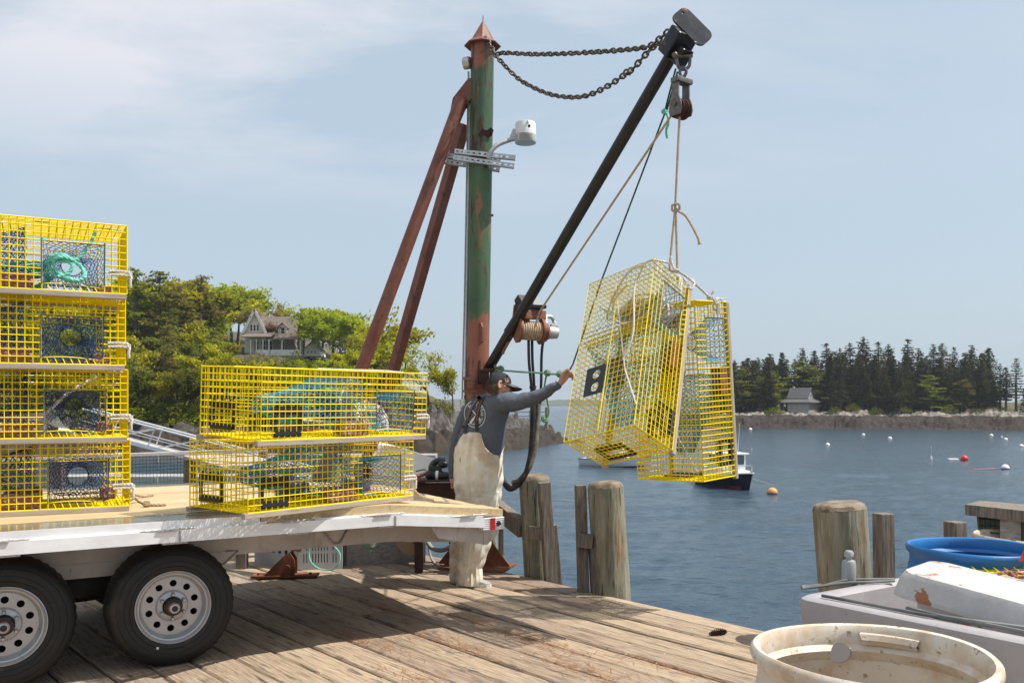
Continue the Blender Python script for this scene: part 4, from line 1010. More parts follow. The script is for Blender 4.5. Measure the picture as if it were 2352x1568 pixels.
mb = MB(); mb.rope(spline([at(1540, 588, 5.88), at(1543, 604, 5.88), at(1552, 620, 5.88), at(1575, 634, 5.9), at(1605, 660, 6.0), at(1629, 682, 6.1), at(1641, 690, 6.14), at(1645, 702, 6.14)], 6), .0085)
mb.knot(at(1552, 621, 5.87), .022, 2); mb.knot(at(1630, 683, 6.09), .024, 4); mb.rope([at(1630, 683, 6.09), at(1640, 667, 6.09)], .009); mb.rope(spline([at(1641, 690, 6.14), at(1638, 705, 6.16), at(1646, 712, 6.16), at(1648, 695, 6.12)], 5), .009)
mb.rope(spline([at(1587, 640, 5.98), at(1581, 655, 5.95), at(1588, 664, 5.93), at(1594, 650, 5.96), at(1587, 640, 5.98)], 5), .010); mb.rope(spline([at(1478, 606, 5.9), at(1498, 597, 5.86), at(1520, 600, 5.8), at(1536, 604, 5.85)], 5), .008)
tag(mb.build('bridle_rope', M['rope_white'], origin=at(1590, 650, 5.95)), 'white bridle rope tying the tops of the two hanging traps together', 'rope')
mb = MB(); mb.rope([at(1552, 158, 6.0), at(1527, 256, 6.1)], .0068); mb.rope([at(1556, 165, 6.0), at(1531, 256, 6.1)], .0068); mb.rope([at(1528, 258, 6.1), at(1383, 640, 6.66), at(1316, 836, 6.97), at(1299, 866, 7.0)], .0068)
tag(mb.build('tag_line', M['rope_dkgreen'], origin=at(1383, 640, 6.6)), 'dark green tag line from the boom tip down to the fisherman\'s hand', 'rope')
mb = MB(); mb.knot(at(1528, 257, 6.09), .027, 3)
for dx in (0, 3): mb.rope(spline([at(1530, 258, 6.08), at(1534 + dx, 280, 6.08), at(1529 + dx, 300, 6.08), at(1531 + dx, 318, 6.08)], 5), .005)
tag(mb.build('rope_knot', M['rope_mint'], origin=at(1528, 257, 6.1)), 'frayed mint green knot with two loose ends beside the pulley block', 'rope')
mb = MB(); mb.rope([at(1146, 850, 7.78), at(1200, 854, 7.6), at(1256, 857, 7.25)], .0085); mb.rope([at(1256, 857, 7.25), at(1289, 860, 7.02), at(1299, 862, 6.98)], .010)
mb.knot(at(1146, 849, 7.76), .045, 5); mb.knot(at(1257, 857, 7.24), .035, 6); mb.knot(at(1288, 859, 7.02), .036, 7)
mb.rope(spline([at(1255, 862, 7.24), at(1252, 878, 7.24), at(1251, 893, 7.26), at(1258, 925, 7.3), at(1261, 945, 7.3), at(1256, 958, 7.3), at(1249, 962, 7.3)], 5), .008); mb.knot(at(1252, 963, 7.3), .034, 8); mb.rope([at(1146, 856, 7.76), at(1147, 868, 7.76)], .008); mb.rope([at(1140, 848, 7.75), at(1136, 838, 7.75)], .007)
tag(mb.build('swing_line', M['rope_green'], origin=at(1200, 854, 7.6)), 'pale green knotted line stretched from the boom foot to the hand', 'rope')
# hydraulic hoses
mb = MB()
for pts in ([at(1214, 780, 7.66), at(1215, 830, 7.66), at(1219, 870, 7.66), at(1221, 892, 7.66)], [at(1222, 780, 7.7), at(1223, 830, 7.68), at(1226, 870, 7.68), at(1227, 892, 7.68)], [at(1271, 768, 7.8), at(1262, 775, 7.78), at(1249, 782, 7.74), at(1244, 815, 7.72), at(1243, 880, 7.72), at(1240, 932, 7.72)]): mb.tube(spline(pts, 6), .0125, 8)
hz = mb.build('hydraulic_hose', M['hose'], origin=at(1221, 780, 7.66)); tag(hz, 'black hydraulic hoses dropping from the winch into a taped bundle behind the arm', 'hose')
mb = MB(); bd = spline([at(1224, 888, 7.66), at(1224, 950, 7.66), at(1222, 1010, 7.66), at(1216, 1060, 7.66), at(1206, 1090, 7.66), at(1190, 1112, 7.68), at(1172, 1122, 7.7), at(1160, 1110, 7.75), at(1150, 1095, 7.8), at(1128, 1080, 7.9)], 7)
mb.tube(bd, [.026 * (1 + .12 * mnoise.noise(p * 14)) for p in bd], 10); mb.tube([at(1224, 886, 7.66), at(1224, 892, 7.66)], .032, 10)
mb.mi = 1; bd2 = spline([at(1237, 928, 7.7), at(1233, 985, 7.68), at(1228, 1035, 7.66), at(1214, 1075, 7.66), at(1196, 1100, 7.7), at(1176, 1108, 7.72)], 7); mb.tube(bd2, [.025 * (1 + .15 * mnoise.noise(p * 14)) for p in bd2], 10)
mb.build('hose_bundle', [mat('taped_hose', [(.012, .010, .009), (.035, .028, .022), (.10, .085, .065)], .7, scale=14, lo=.4, hi=.75, bump=.6, bdist=.01), mat('mossy_pipe', [(.09, .085, .06), (.22, .21, .17)], .8, scale=16, bump=.5, bdist=.008)], hz)
# ------------------------------------------------------------------ water
WZ = -4.0; CH = CAMZ - WZ
def wat(x, y): return at(x, y, CH * FPX / (y - HY))
def interp(tab, x):
    if x <= tab[0][0]: return tab[0][1]
    for (a, va), (b, vb) in zip(tab, tab[1:]):
        if x <= b: return va + (vb - va) * (x - a) / (b - a)
    return tab[-1][1]
def water_mat():
    m = bpy.data.materials.new('sea_water'); m.use_nodes = True; t = m.node_tree; n = t.nodes; l = t.links; b = n['Principled BSDF']
    b.inputs['Base Color'].default_value = (.026, .050, .072, 1); b.inputs['Roughness'].default_value = .2; b.inputs['IOR'].default_value = 1.33
    tc = n.new('ShaderNodeTexCoord'); prev = None
    for sc, st, dist in ((.9, (.55, 1.0, 1), .34), (3.2, (.6, 1.0, 1), .11), (9, (.7, 1, 1), .03)):
        mp = n.new('ShaderNodeMapping'); mp.inputs['Scale'].default_value = st; mp.inputs['Rotation'].default_value = (0, 0, .12); l.new(tc.outputs['Object'], mp.inputs[0])
        z = n.new('ShaderNodeTexNoise'); z.inputs['Scale'].default_value = sc; z.inputs['Detail'].default_value = 3; l.new(mp.outputs[0], z.inputs['Vector'])
        bp = n.new('ShaderNodeBump'); bp.inputs['Strength'].default_value = .9; bp.inputs['Distance'].default_value = dist; l.new(z.outputs['Fac'], bp.inputs['Height'])
        if prev: l.new(prev, bp.inputs['Normal'])
        prev = bp.outputs[0]
    ln = n.new('ShaderNodeTexNoise'); ln.inputs['Scale'].default_value = .035; ln.inputs['Detail'].default_value = 4; mp = n.new('ShaderNodeMapping'); mp.inputs['Scale'].default_value = (.35, 1, 1); l.new(tc.outputs['Object'], mp.inputs[0]); l.new(mp.outputs[0], ln.inputs['Vector'])
    lr = n.new('ShaderNodeMapRange'); lr.inputs['From Min'].default_value = .38; lr.inputs['From Max'].default_value = .62; lr.inputs['To Min'].default_value = .45; lr.inputs['To Max'].default_value = 1.0; l.new(ln.outputs['Fac'], lr.inputs['Value'])
    for q in n:
        if q.type == 'BUMP': l.new(lr.outputs[0], q.inputs['Strength'])
    l.new(prev, b.inputs['Normal']); return m
rows = []; ny, nx = 330, 560
ys = [CH * FPX / (4 + (1500 - 4) * (k / ny) ** 1.7) for k in range(ny, -1, -1)]
for Y in ys:
    row = []
    for i in range(nx + 1):
        X = Y * (-.78 + 1.56 * i / nx) * (1.0 + 6 / Y); f = min(1, 90 / Y)
        h = (mnoise.noise(V((X * .30 + 5, Y * .62, 0))) * .10 + mnoise.noise(V((X * .75, Y * 1.5, 7))) * .065 + mnoise.noise(V((X * 1.9, Y * 3.4, 3))) * .042 + mnoise.noise(V((X * 3.8, Y * 6.5, 11))) * .016 * min(1, 40 / Y)) * f if Y < 400 else 0
        row.append(V((X, Y, WZ + h)))
    rows.append(row)
mb = MB(); mb.smooth = True; mb.grid(rows)
mb.add([V((-9000, ys[-1], WZ)), V((9000, ys[-1], WZ)), V((9000, 8500, WZ)), V((-9000, 8500, WZ))], [(0, 1, 2, 3)])
mb.add([V((-60, -30, WZ - .12)), V((60, -30, WZ - .12)), V((60, ys[0] + .5, WZ - .12)), V((-60, ys[0] + .5, WZ - .12))], [(0, 1, 2, 3)])
struct(mb.build('water', water_mat()), 'blue grey rippled harbour water')

# ------------------------------------------------------------------ left headland
YS = [(-700, 86), (300, 88), (700, 90), (1000, 92), (1100, 97), (1180, 103), (1250, 113), (1292, 122), (1400, 124)]
HR = [(-700, 3.7), (500, 3.7), (800, 4.5), (900, 5.4), (990, 5.4), (1040, 5.0), (1100, 3.9), (1200, 3.4), (1260, 2.4), (1290, .2), (1330, -2)]
GS = [(-700, .165), (500, .165), (640, .157), (760, .13), (860, .06), (950, .03), (1040, 0), (1400, 0)]
def headland(x, d, X, Y):
    hr = interp(HR, x); h = hr * (1 - math.exp(-max(d, 0) / 4.2)) + interp(GS, x) * max(0, d - 9)
    if d < 0: h = d * .6
    if x > 1040:
        w = 8 + (1300 - min(x, 1300)) * .05; h -= max(0, d - w) * .35
    k = min(1, max(0, d + 1) / 3)
    r = abs(mnoise.noise(V((X * .35, Y * .28, 1)))) * 1.9 + abs(mnoise.noise(V((X * .95, Y * .6, 4)))) * 1.2 + mnoise.noise(V((X * 2.3, Y * 1.7, 2))) * .35
    fade = 1 if d < 14 else max(.25, 1 - (d - 14) * .06)
    h += (r - .65) * k * fade
    return max(-1.6, h)
def land_z(x, Y):
    X = (x - CX) / FPX * Y; return WZ + headland(x, Y - interp(YS, x), X, Y)
rows = []
ds = [-4, -2, -1, 0, .4, .8, 1.2, 1.6, 2, 2.5, 3, 3.5, 4, 4.6, 5.2, 6, 7, 8, 9, 10, 11.5, 13, 15, 17, 20, 24, 28, 33, 40, 48, 58, 70, 85, 105, 130]
for x in range(-700, 1345, 4 if True else 6):
    row = []
    for d in ds:
        Y = interp(YS, x) + d; X = (x - CX) / FPX * Y; row.append(V((X, Y, WZ + headland(x, d, X, Y))))
    rows.append(row)
def shore_mat(name, wet, dry, top, z0, z1, z2, amp=1.6):
    """rock: weed covered below the tide mark, bare above it, turf on top (by height above the sea)"""
    m = mat(name, dry, .9, scale=.9, detail=10, nrough=.7, lo=.34, hi=.68, bump=.8, bdist=.25)
    t = m.node_tree; n = t.nodes; l = t.links; b = n['Principled BSDF']; base = b.inputs['Base Color'].links[0].from_socket
    tc = n.new('ShaderNodeTexCoord'); sp = n.new('ShaderNodeSeparateXYZ'); l.new(tc.outputs['Object'], sp.inputs[0])
    z = n.new('ShaderNodeTexNoise'); z.inputs['Scale'].default_value = .5; z.inputs['Detail'].default_value = 6; l.new(tc.outputs['Object'], z.inputs['Vector'])
    ad = n.new('ShaderNodeMath'); ad.operation = 'MULTIPLY_ADD'; ad.inputs[1].default_value = amp; l.new(z.outputs['Fac'], ad.inputs[0]); l.new(sp.outputs['Z'], ad.inputs[2])
    z2n = n.new('ShaderNodeTexNoise'); z2n.inputs['Scale'].default_value = 1.6; z2n.inputs['Detail'].default_value = 8; l.new(tc.outputs['Object'], z2n.inputs['Vector'])
    def ramp(cols):
        r = n.new('ShaderNodeValToRGB'); r.color_ramp.elements[0].position = .35; r.color_ramp.elements[1].position = .65
        r.color_ramp.elements[0].color = (*cols[0], 1); r.color_ramp.elements[1].color = (*cols[1], 1); l.new(z2n.outputs['Fac'], r.inputs[0]); return r.outputs[0]
    def lay(col, a, b_, prev):
        r = n.new('ShaderNodeMapRange'); r.inputs['From Min'].default_value = a; r.inputs['From Max'].default_value = b_; l.new(ad.outputs[0], r.inputs['Value'])
        x = n.new('ShaderNodeMix'); x.data_type = 'RGBA'; l.new(r.outputs[0], x.inputs[0]); l.new(prev, x.inputs[6]); l.new(col, x.inputs[7]); return x.outputs[2]
    c = lay(ramp(wet), z0 + amp / 2, z0 - .1 + amp / 2, base); c = lay(ramp(top), z1 + amp / 2, z2 + amp / 2, c)
    l.new(c, b.inputs['Base Color']); return m
mb = MB(); mb.smooth = True; mb.grid(rows)
struct(mb.build('rocky_headland', shore_mat('headland_rock', [(.014, .010, .006), (.042, .028, .016)], [(.016, .014, .012), (.052, .045, .038), (.16, .14, .115)], [(.045, .05, .016), (.10, .085, .032)], -1.5, 1.1, 2.0)), 'dark weedy and grey rocks of the wooded headland')
# far shore on the horizon
rows = []
for i in range(140):
    x = 400 + i * 12; Y = 1850; X = (x - CX) / FPX * Y; f = max(0, min(1, (1760 - x) / 120)); row = []
    t = (12.5 + 5 * mnoise.noise(V((x * .011, 0, 0))) + 3.2 * mnoise.noise(V((x * .05, 3, 0))) + 3.0 * mnoise.noise(V((x * .3, 9, 0)))) * (f * .75 + .25)
    for dy, z in ((0, -.3), (2, 1.6), (12, 2.2), (25, t * .75), (60, t), (160, t * .9), (400, -2)): row.append(V((X, Y + dy, WZ + z)))
    rows.append(row)
mb = MB(); mb.smooth = True; mb.grid(rows)
struct(mb.build('far_shore', mat('distant_woodland', [(.035, .045, .028), (.075, .085, .05)], .95, scale=.08, detail=8, patches=[])), 'low wooded far shore on the horizon')

# ------------------------------------------------------------------ trees
def leaf(mb, p, s, rc, flat=0.0, stretch=1.0):
    n = V((rc.gauss(0, 1), rc.gauss(0, 1), rc.gauss(0, 1) + flat)); n.normalize(); a, b, _ = frame(n, V((rc.random(), rc.random(), .3)).normalized())
    a *= s * stretch; b *= s * .62
    mb.rv = rc.random(); mb.add([p - a, p + b * .8, p + a, p - b * .8], [(0, 1, 2, 3)])
def proto_spruce(h, w, seed, n_wh=26, bare=.08, droop=.25):
    rc = random.Random(seed); T = MB(); C = MB(); T.tube([V((0, 0, 0)), V((rc.uniform(-.1, .1), 0, h * .5)), V((0, 0, h))], [.17 * h / 12, .11 * h / 12, .012], 6)
    for k in range(n_wh):
        t = bare + (1 - bare) * (k / (n_wh - 1)) ** .92; z = h * t; rad = w * (1 - t) ** .85 * rc.uniform(.7, 1.15) + .12
        nb = rc.randint(4, 6) if t < .9 else 3; a0 = rc.uniform(0, 6.3)
        for j in range(nb):
            if rc.random() < .10: continue
            a = a0 + 2 * pi * j / nb + rc.uniform(-.3, .3); L = rad * rc.uniform(.65, 1.12)
            dr = V((cos(a), sin(a), 0)); base = V((0, 0, z)); tip = base + dr * L - V((0, 0, L * droop * rc.uniform(.4, 1.4) - (.10 * L if t > .7 else 0)))
            if t < .6: T.tube([base, tip], [.022, .006], 3, False)
            m = max(3, int(L / .17))
            for i in range(m):
                f = (i + .6) / m; p = base.lerp(tip, f); sd = V((-dr.y, dr.x, 0))
                for s_ in range(3):
                    leaf(C, p + sd * rc.gauss(0, .16 + .13 * L * (1 - f * .6)) + V((0, 0, rc.gauss(-.04, .07))), rc.uniform(.13, .24), rc, 1.2, 1.3)
    for i in range(14): leaf(C, V((rc.gauss(0, .04), rc.gauss(0, .04), h * rc.uniform(.95, 1.02))), .10, rc)
    return T, C
def proto_pine(h, w, seed, cols=None, dens=1.0):
    rc = random.Random(seed); T = MB(); C = MB(); lean = rc.uniform(-.5, .5)
    def ax(t): return V((lean * t * t, 0, h * t))
    T.tube([ax(i / 8) for i in range(9)], [(.2 - .17 * i / 8) * h / 12 + .015 for i in range(9)], 6)
    nb = int(h * 3.4)
    for k in range(nb):
        t = .16 + .84 * (k + rc.random()) / nb; prof = (1 - t) ** .6 * (1 if t > .3 else .7 + t); L = max(.4, w * prof * rc.uniform(.45, 1.15)); a = rc.uniform(0, 6.3); dr = V((cos(a), sin(a), 0)); b = ax(t)
        tip = b + dr * L + V((0, 0, L * rc.uniform(-.05, .30))); T.tube([b, b.lerp(tip, .5) + V((0, 0, -.05)), tip], [.045, .03, .01], 3, False)
        for c in range(int((3 + L * 4.2) * dens)):
            f = rc.uniform(.25, 1.05); p = b.lerp(tip, f); cc = p + V((rc.gauss(0, .22), rc.gauss(0, .22), rc.gauss(.05, .06)))
            for i in range(7): leaf(C, cc + V((rc.gauss(0, .22), rc.gauss(0, .22), rc.gauss(0, .085))), rc.uniform(.10, .20), rc, .6, 1.4)
    return T, C
def proto_leafy(h, w, seed, dens=1.0, ls=.17, trunk=.28, sparse=False):
    rc = random.Random(seed); T = MB(); C = MB(); tips = []
    def grow(p, d, L, r, lv):
        q = p + d * L; mid = p.lerp(q, .5) + V((rc.gauss(0, L * .06), rc.gauss(0, L * .06), 0)); T.tube([p, mid, q], [r, r * .8, r * .55], 5 if lv < 2 else 3, False)
        if lv >= 1: tips.append((mid, L * .55)); tips.append((q, L * .6))
        if lv < 3:
            for k in range(rc.choice((2, 3, 3)) + (1 if lv == 0 else 0)):
                a = rc.uniform(0, 6.3); sp_ = rc.uniform(.45, 1.0); nd = (d + V((cos(a), sin(a), rc.uniform(-.15, .5))) * sp_).normalized(); nd.x *= w; nd.y *= w; nd.normalize(); grow(q, nd, L * rc.uniform(.58, .85), r * .55, lv + 1)
    grow(V((0, 0, 0)), V((rc.uniform(-.08, .08), 0, 1)), h * trunk, .02 * h, 0)
    for (p, s) in tips:
        for i in range(int((6 if sparse else 15) * dens)):
            c = p + V((rc.gauss(0, .42 * s), rc.gauss(0, .42 * s), rc.gauss(0, .33 * s)))
            for j in range(4): leaf(C, c + V((rc.gauss(0, .17), rc.gauss(0, .17), rc.gauss(0, .13))), rc.uniform(.7, 1.3) * ls, rc, .3)
    return T, C
def proto_shrub(w, h, seed, n=700, ls=.13):
    rc = random.Random(seed); T = MB(); C = MB()
    for k in range(9):
        a = rc.uniform(0, 6.3); T.tube([V((0, 0, 0)), V((cos(a) * w * .35, sin(a) * w * .35, h * rc.uniform(.5, .9)))], [.03, .01], 3, False)
    for k in range(n // 6):
        a = rc.uniform(0, 6.3); r = sqrt(rc.random()) * w * .5; z = h * rc.uniform(.05, 1) * (1 - (r / (w * .5)) ** 2 * .6); c = V((cos(a) * r, sin(a) * r, z))
        for i in range(6): leaf(C, c + V((rc.gauss(0, .15), rc.gauss(0, .15), rc.gauss(0, .1))), rc.uniform(.7, 1.2) * ls, rc, .5)
    return T, C
def fol(name, a, b): 
    m = mat(name, [a, b], .75, scale=.55, detail=3, lo=.4, hi=.6, rnd=.0, objrnd=.22, spec=.15); t = m.node_tree; n = t.nodes; l = t.links; b_ = n['Principled BSDF']
    tr_ = n.new('ShaderNodeBsdfTranslucent'); l.new(b_.inputs['Base Color'].links[0].from_socket, tr_.inputs['Color']); ms = n.new('ShaderNodeMixShader'); ms.inputs[0].default_value = .45
    l.new(b_.outputs[0], ms.inputs[1]); l.new(tr_.outputs[0], ms.inputs[2]); l.new(ms.outputs[0], n['Material Output'].inputs['Surface']); return m
M['bark'] = mat('bark', [(.06, .05, .04), (.13, .11, .09)], .9, scale=6)
M['f_spruce'] = fol('spruce_needles', (.042, .045, .011), (.088, .083, .022)); M['f_pine'] = fol('pine_needles_foliage', (.145, .165, .02), (.25, .255, .038)); M['f_brownpine'] = fol('brownish_pine_foliage', (.155, .14, .03), (.26, .22, .05))
M['f_lime'] = fol('fresh_lime_leaves', (.26, .29, .010), (.39, .41, .016)); M['f_olive'] = fol('yellow_olive_leaves', (.29, .27, .010), (.42, .38, .016)); M['f_dark'] = fol('dark_leaves', (.11, .125, .012), (.20, .21, .024)); M['f_red'] = fol('reddish_buds', (.19, .09, .06), (.28, .15, .10)); M['f_scrub'] = fol('brown_green_scrub', (.14, .13, .035), (.24, .21, .06))
PROTO = {}
def plant(kind, p, scale, label, group, name='tree', sx=1.0):
    if kind not in PROTO:
        fn, fm = KINDS[kind]; T, C = fn(); t = T.build('trunk', M['bark'], local=True); c = C.build('crown', M[fm], local=True); PROTO[kind] = (t.data, c.data); bpy.data.objects.remove(t); bpy.data.objects.remove(c)
    root = thing(name, label, 'shrub' if name == 'shrub' else 'tree', p, group); root.rotation_euler = (0, 0, rt.uniform(0, 6.3)); root.scale = (scale * sx, scale * sx, scale)
    for nm, me in zip(('trunk', 'crown'), PROTO[kind]): ob = bpy.data.objects.new(nm, me); COL.objects.link(ob); ob.parent = root
    return root
rt = random.Random(21)
KINDS = {
    'spruce1': (lambda: proto_spruce(13, 2.7, 1), 'f_spruce'), 'spruce2': (lambda: proto_spruce(13, 2.2, 2, 24, .12), 'f_spruce'), 'spruce3': (lambda: proto_spruce(13, 3.1, 3, 27, .2, .12), 'f_spruce'), 'spruce4': (lambda: proto_spruce(13, 2.4, 4, 20, .3, .3), 'f_spruce'),
    'thinspruce': (lambda: proto_spruce(13, 2.3, 5, 15, .35, .1), 'f_spruce'), 'palepine': (lambda: proto_pine(9, 3.0, 6), 'f_pine'),
    'pine1': (lambda: proto_pine(12, 3.4, 11), 'f_pine'), 'pine2': (lambda: proto_pine(12, 3.9, 12), 'f_pine'), 'brownpine': (lambda: proto_pine(12, 3.7, 13), 'f_brownpine'),
    'lime1': (lambda: proto_leafy(8.5, 1.15, 21), 'f_lime'), 'lime2': (lambda: proto_leafy(8.5, 1.3, 22), 'f_lime'), 'olive1': (lambda: proto_leafy(8.5, 1.25, 23), 'f_olive'), 'olive2': (lambda: proto_leafy(8.5, 1.1, 24), 'f_olive'), 'darkleaf': (lambda: proto_leafy(8, 1.1, 25, .9), 'f_dark'),
    'sparse1': (lambda: proto_leafy(9, 1.3, 31, .8, .15, .27, True), 'f_olive'), 'sparse2': (lambda: proto_leafy(9, 1.15, 32, .9, .15, .3, True), 'f_olive'), 'redtree': (lambda: proto_leafy(8, 1.2, 33, .8, .13, .25, True), 'f_red'),
    'scrub': (lambda: proto_shrub(3.4, 1.6, 41), 'f_scrub'), 'bush': (lambda: proto_shrub(3.0, 2.2, 42, 900), 'f_dark'), 'limebush': (lambda: proto_shrub(3.0, 2.0, 43, 800), 'f_lime'),
}
HT = {k: (13 if 'spruce' in k else 9 if k == 'palepine' else 12 if 'pine' in k else None) for k in KINDS}
def proto_height(kind):
    if kind not in PROTO: 
        r = plant(kind, (0, 0, -500), 1, 'x', None)
        for c in list(r.children): bpy.data.objects.remove(c)
        bpy.data.objects.remove(r)
    return max(v.co.z for v in PROTO[kind][1].vertices)
def tree_at(kind, x, ytop, Y, label, group, zb=None, name='tree', minh=1.0, sx=1.0):
    z = land_z(x, Y) if zb is None else zb
    zt = CAMZ - (ytop - HY) / FPX * Y; h = max(minh, zt - z + .2)
    return plant(kind, V(((x - CX) / FPX * Y, Y, z - .2)), h / proto_height(kind), label, group, name, sx)
SKY = [(-400, 640), (250, 640), (310, 612), (340, 630), (365, 618), (400, 645), (450, 640), (470, 628), (500, 642), (545, 648), (575, 672), (620, 684), (665, 690), (700, 706), (740, 700), (790, 716), (830, 740), (860, 745), (900, 760), (940, 790), (985, 815), (1060, 880)]
LG = 'trees on the wooded headland'
# skyline trees, one by one
for k, x, yt, Y, lab, s in [
    ('pine1', 312, 612, 128, 'tall grey green pine on the skyline just right of the tall trap stack', 1), ('pine2', 366, 618, 130, 'second tall pine on the headland skyline, left of a dip', 1), ('brownpine', 408, 650, 132, 'brownish pine standing in the dip of the headland skyline', 1.1),
    ('brownpine', 462, 628, 142, 'brownish pine with a pointed top at the crest of the headland', .95), ('lime1', 505, 646, 184, 'biggest bright lime green tree at the crest of the headland', 1.15), ('lime2', 545, 668, 190, 'lime tree on the skyline directly left above the gabled house', 1.0),
    ('olive1', 600, 686, 176, 'yellow olive tree rising behind the gabled house roof', 1.0), ('redtree', 618, 705, 172, 'reddish budding tree behind the front gable of the house', 1.2), ('redtree', 645, 728, 171, 'smaller reddish tree in front of the sky above the brown roof', 1.1), ('sparse1', 668, 688, 180, 'nearly leafless tree on the skyline right of the house roof', 1),
    ('olive2', 700, 706, 176, 'olive green tree on the skyline above the brick chimney', 1.1), ('lime1', 745, 700, 170, 'rounded green tree on the skyline right of the brick chimney', 1.2), ('lime2', 785, 716, 165, 'green tree on the descending skyline left of the crane brace', 1.1), ('olive1', 818, 738, 150, 'olive tree on the skyline just behind the crane brace', 1.1),
    ('sparse1', 872, 700, 108, 'airy pale tree with open branches rising between the two crane braces', .95), ('sparse2', 925, 745, 105, 'airy tree right of the second crane brace', 1.0), ('sparse2', 985, 800, 101, 'open crowned tree with bare trunk left of the mast', .95), ('olive2', 1040, 838, 100, 'small yellow green tree on a bare trunk just left of the crane mast', .8), ('olive1', 850, 770, 115, 'dense olive tree behind the foot of the crane braces', 1.1), ('lime1', 905, 800, 112, 'bright tree low behind the trap pair on the trailer', 1)]:
    tree_at(k, x, yt, Y, lab, LG, sx=s * (1.5 if 'pine' in k else 1.15))
for i, (x, yt) in enumerate([(285, 640), (338, 636), (390, 652), (428, 648), (452, 640), (488, 640), (530, 652), (640, 700), (722, 704), (765, 708), (805, 730), (350, 655), (440, 662), (478, 655)]):
    k = ['olive1', 'lime1', 'pine2', 'olive2', 'lime2'][i % 5]; tree_at(k, x, yt, 146 if x < 460 else 184, {'olive1': 'yellow olive crown closing the headland skyline', 'lime1': 'lime green crown closing the headland skyline', 'pine2': 'broad pine crown closing the headland skyline', 'olive2': 'slim olive crown closing the headland skyline', 'lime2': 'wide lime crown closing the headland skyline'}[k], LG, sx=1.3)
# filling wood: rows from back to front, never over the house
fill_lab = {'pine1': 'grey green pine among the headland wood', 'pine2': 'spreading pine among the headland wood', 'brownpine': 'brownish pine among the headland wood', 'lime1': 'lime green broadleaf tree among the headland wood', 'lime2': 'wide lime green tree among the headland wood', 'olive1': 'yellow olive broadleaf tree among the headland wood', 'olive2': 'slim yellow olive tree among the headland wood', 'darkleaf': 'dark green bushy tree low on the headland'}
for Y, hmin, hmax, kinds in ((168, 8, 11, ['lime1', 'olive1', 'pine1', 'lime2']), (152, 8, 12, ['lime2', 'pine1', 'olive2', 'pine2']), (140, 8, 12, ['pine1', 'lime1', 'pine2', 'olive1']), (128, 7, 11, ['pine2', 'olive1', 'brownpine', 'lime1', 'pine1']), (117, 6, 10, ['brownpine', 'pine1', 'olive2', 'darkleaf', 'pine2', 'lime2']), (108, 5, 9.5, ['darkleaf', 'brownpine', 'olive1', 'pine1', 'pine2']), (101, 4, 8.5, ['darkleaf', 'pine1', 'brownpine', 'olive2']), (97.5, 3.5, 7, ['olive1', 'darkleaf', 'pine2', 'lime2'])):
    x = -60 + rt.uniform(0, 40); step = 3.5 * FPX / Y
    while x < 905:
        xx = x + rt.uniform(-12, 12); z = land_z(xx, Y); h = rt.uniform(hmin, hmax); yt = HY - (z + h - CAMZ) * FPX / Y; lim = interp(SKY, xx) + rt.uniform(8, 30)
        if 525 < xx < 790 and Y < 175: lim = max(lim, 824)
        elif 440 < xx <= 525 and Y < 175: lim = max(lim, 690 + (xx - 440) * 1.2)
        if xx > 800: lim = max(lim, 800)
        yt = max(yt, lim); hh = CAMZ - (yt - HY) / FPX * Y - z
        if hh > 2.6: k = rt.choice(kinds); tree_at(k, xx, yt, Y, fill_lab[k], LG, sx=1.35 if 'pine' in k else 1.1)
        x += step * rt.uniform(.75, 1.15)
SG = 'scrub bushes on the headland'
for x, Y in [(600, 150), (640, 148), (680, 150), (720, 147), (760, 146), (800, 140), (840, 132), (630, 138), (690, 136), (740, 134), (790, 128), (660, 126), (580, 135), (830, 120), (870, 118), (610, 122), (720, 122), (770, 118)]: plant(rt.choice(['scrub', 'scrub', 'bush']), V(((x - CX) / FPX * Y, Y, land_z(x, Y) - .2)), rt.uniform(.9, 1.5), 'low brown green scrub bush on the slope below the gabled house', SG, 'shrub', 1.3)
for x, Y, k, lab in [(955, 101, 'bush', 'dark evergreen bush on the rocks right of the trap pair'), (985, 103, 'limebush', 'yellow green bush on the rocks below the open crowned tree'), (1010, 102, 'scrub', 'brownish bush at the top of the rocks left of the white switch box'), (1035, 101, 'limebush', 'lime bush beside the crane mast above the rocks')]:
    plant(k, V(((x - CX) / FPX * Y, Y, land_z(x, Y) - .2)), .8, lab, SG, 'shrub', 1.2)

for x in range(180, 900, 17):
    d = rt.uniform(7.5, 15); Y = interp(YS, x) + d; k = rt.choice(['bush', 'limebush', 'scrub', 'bush', 'limebush'])
    plant(k, V(((x - CX) / FPX * Y, Y, land_z(x, Y) - .25)), rt.uniform(.9, 1.7), {'bush': 'dark leafy bush at the lower edge of the headland wood', 'limebush': 'yellow green bush at the lower edge of the headland wood', 'scrub': 'brown green scrub at the lower edge of the headland wood'}[k], SG, 'shrub', 1.25)

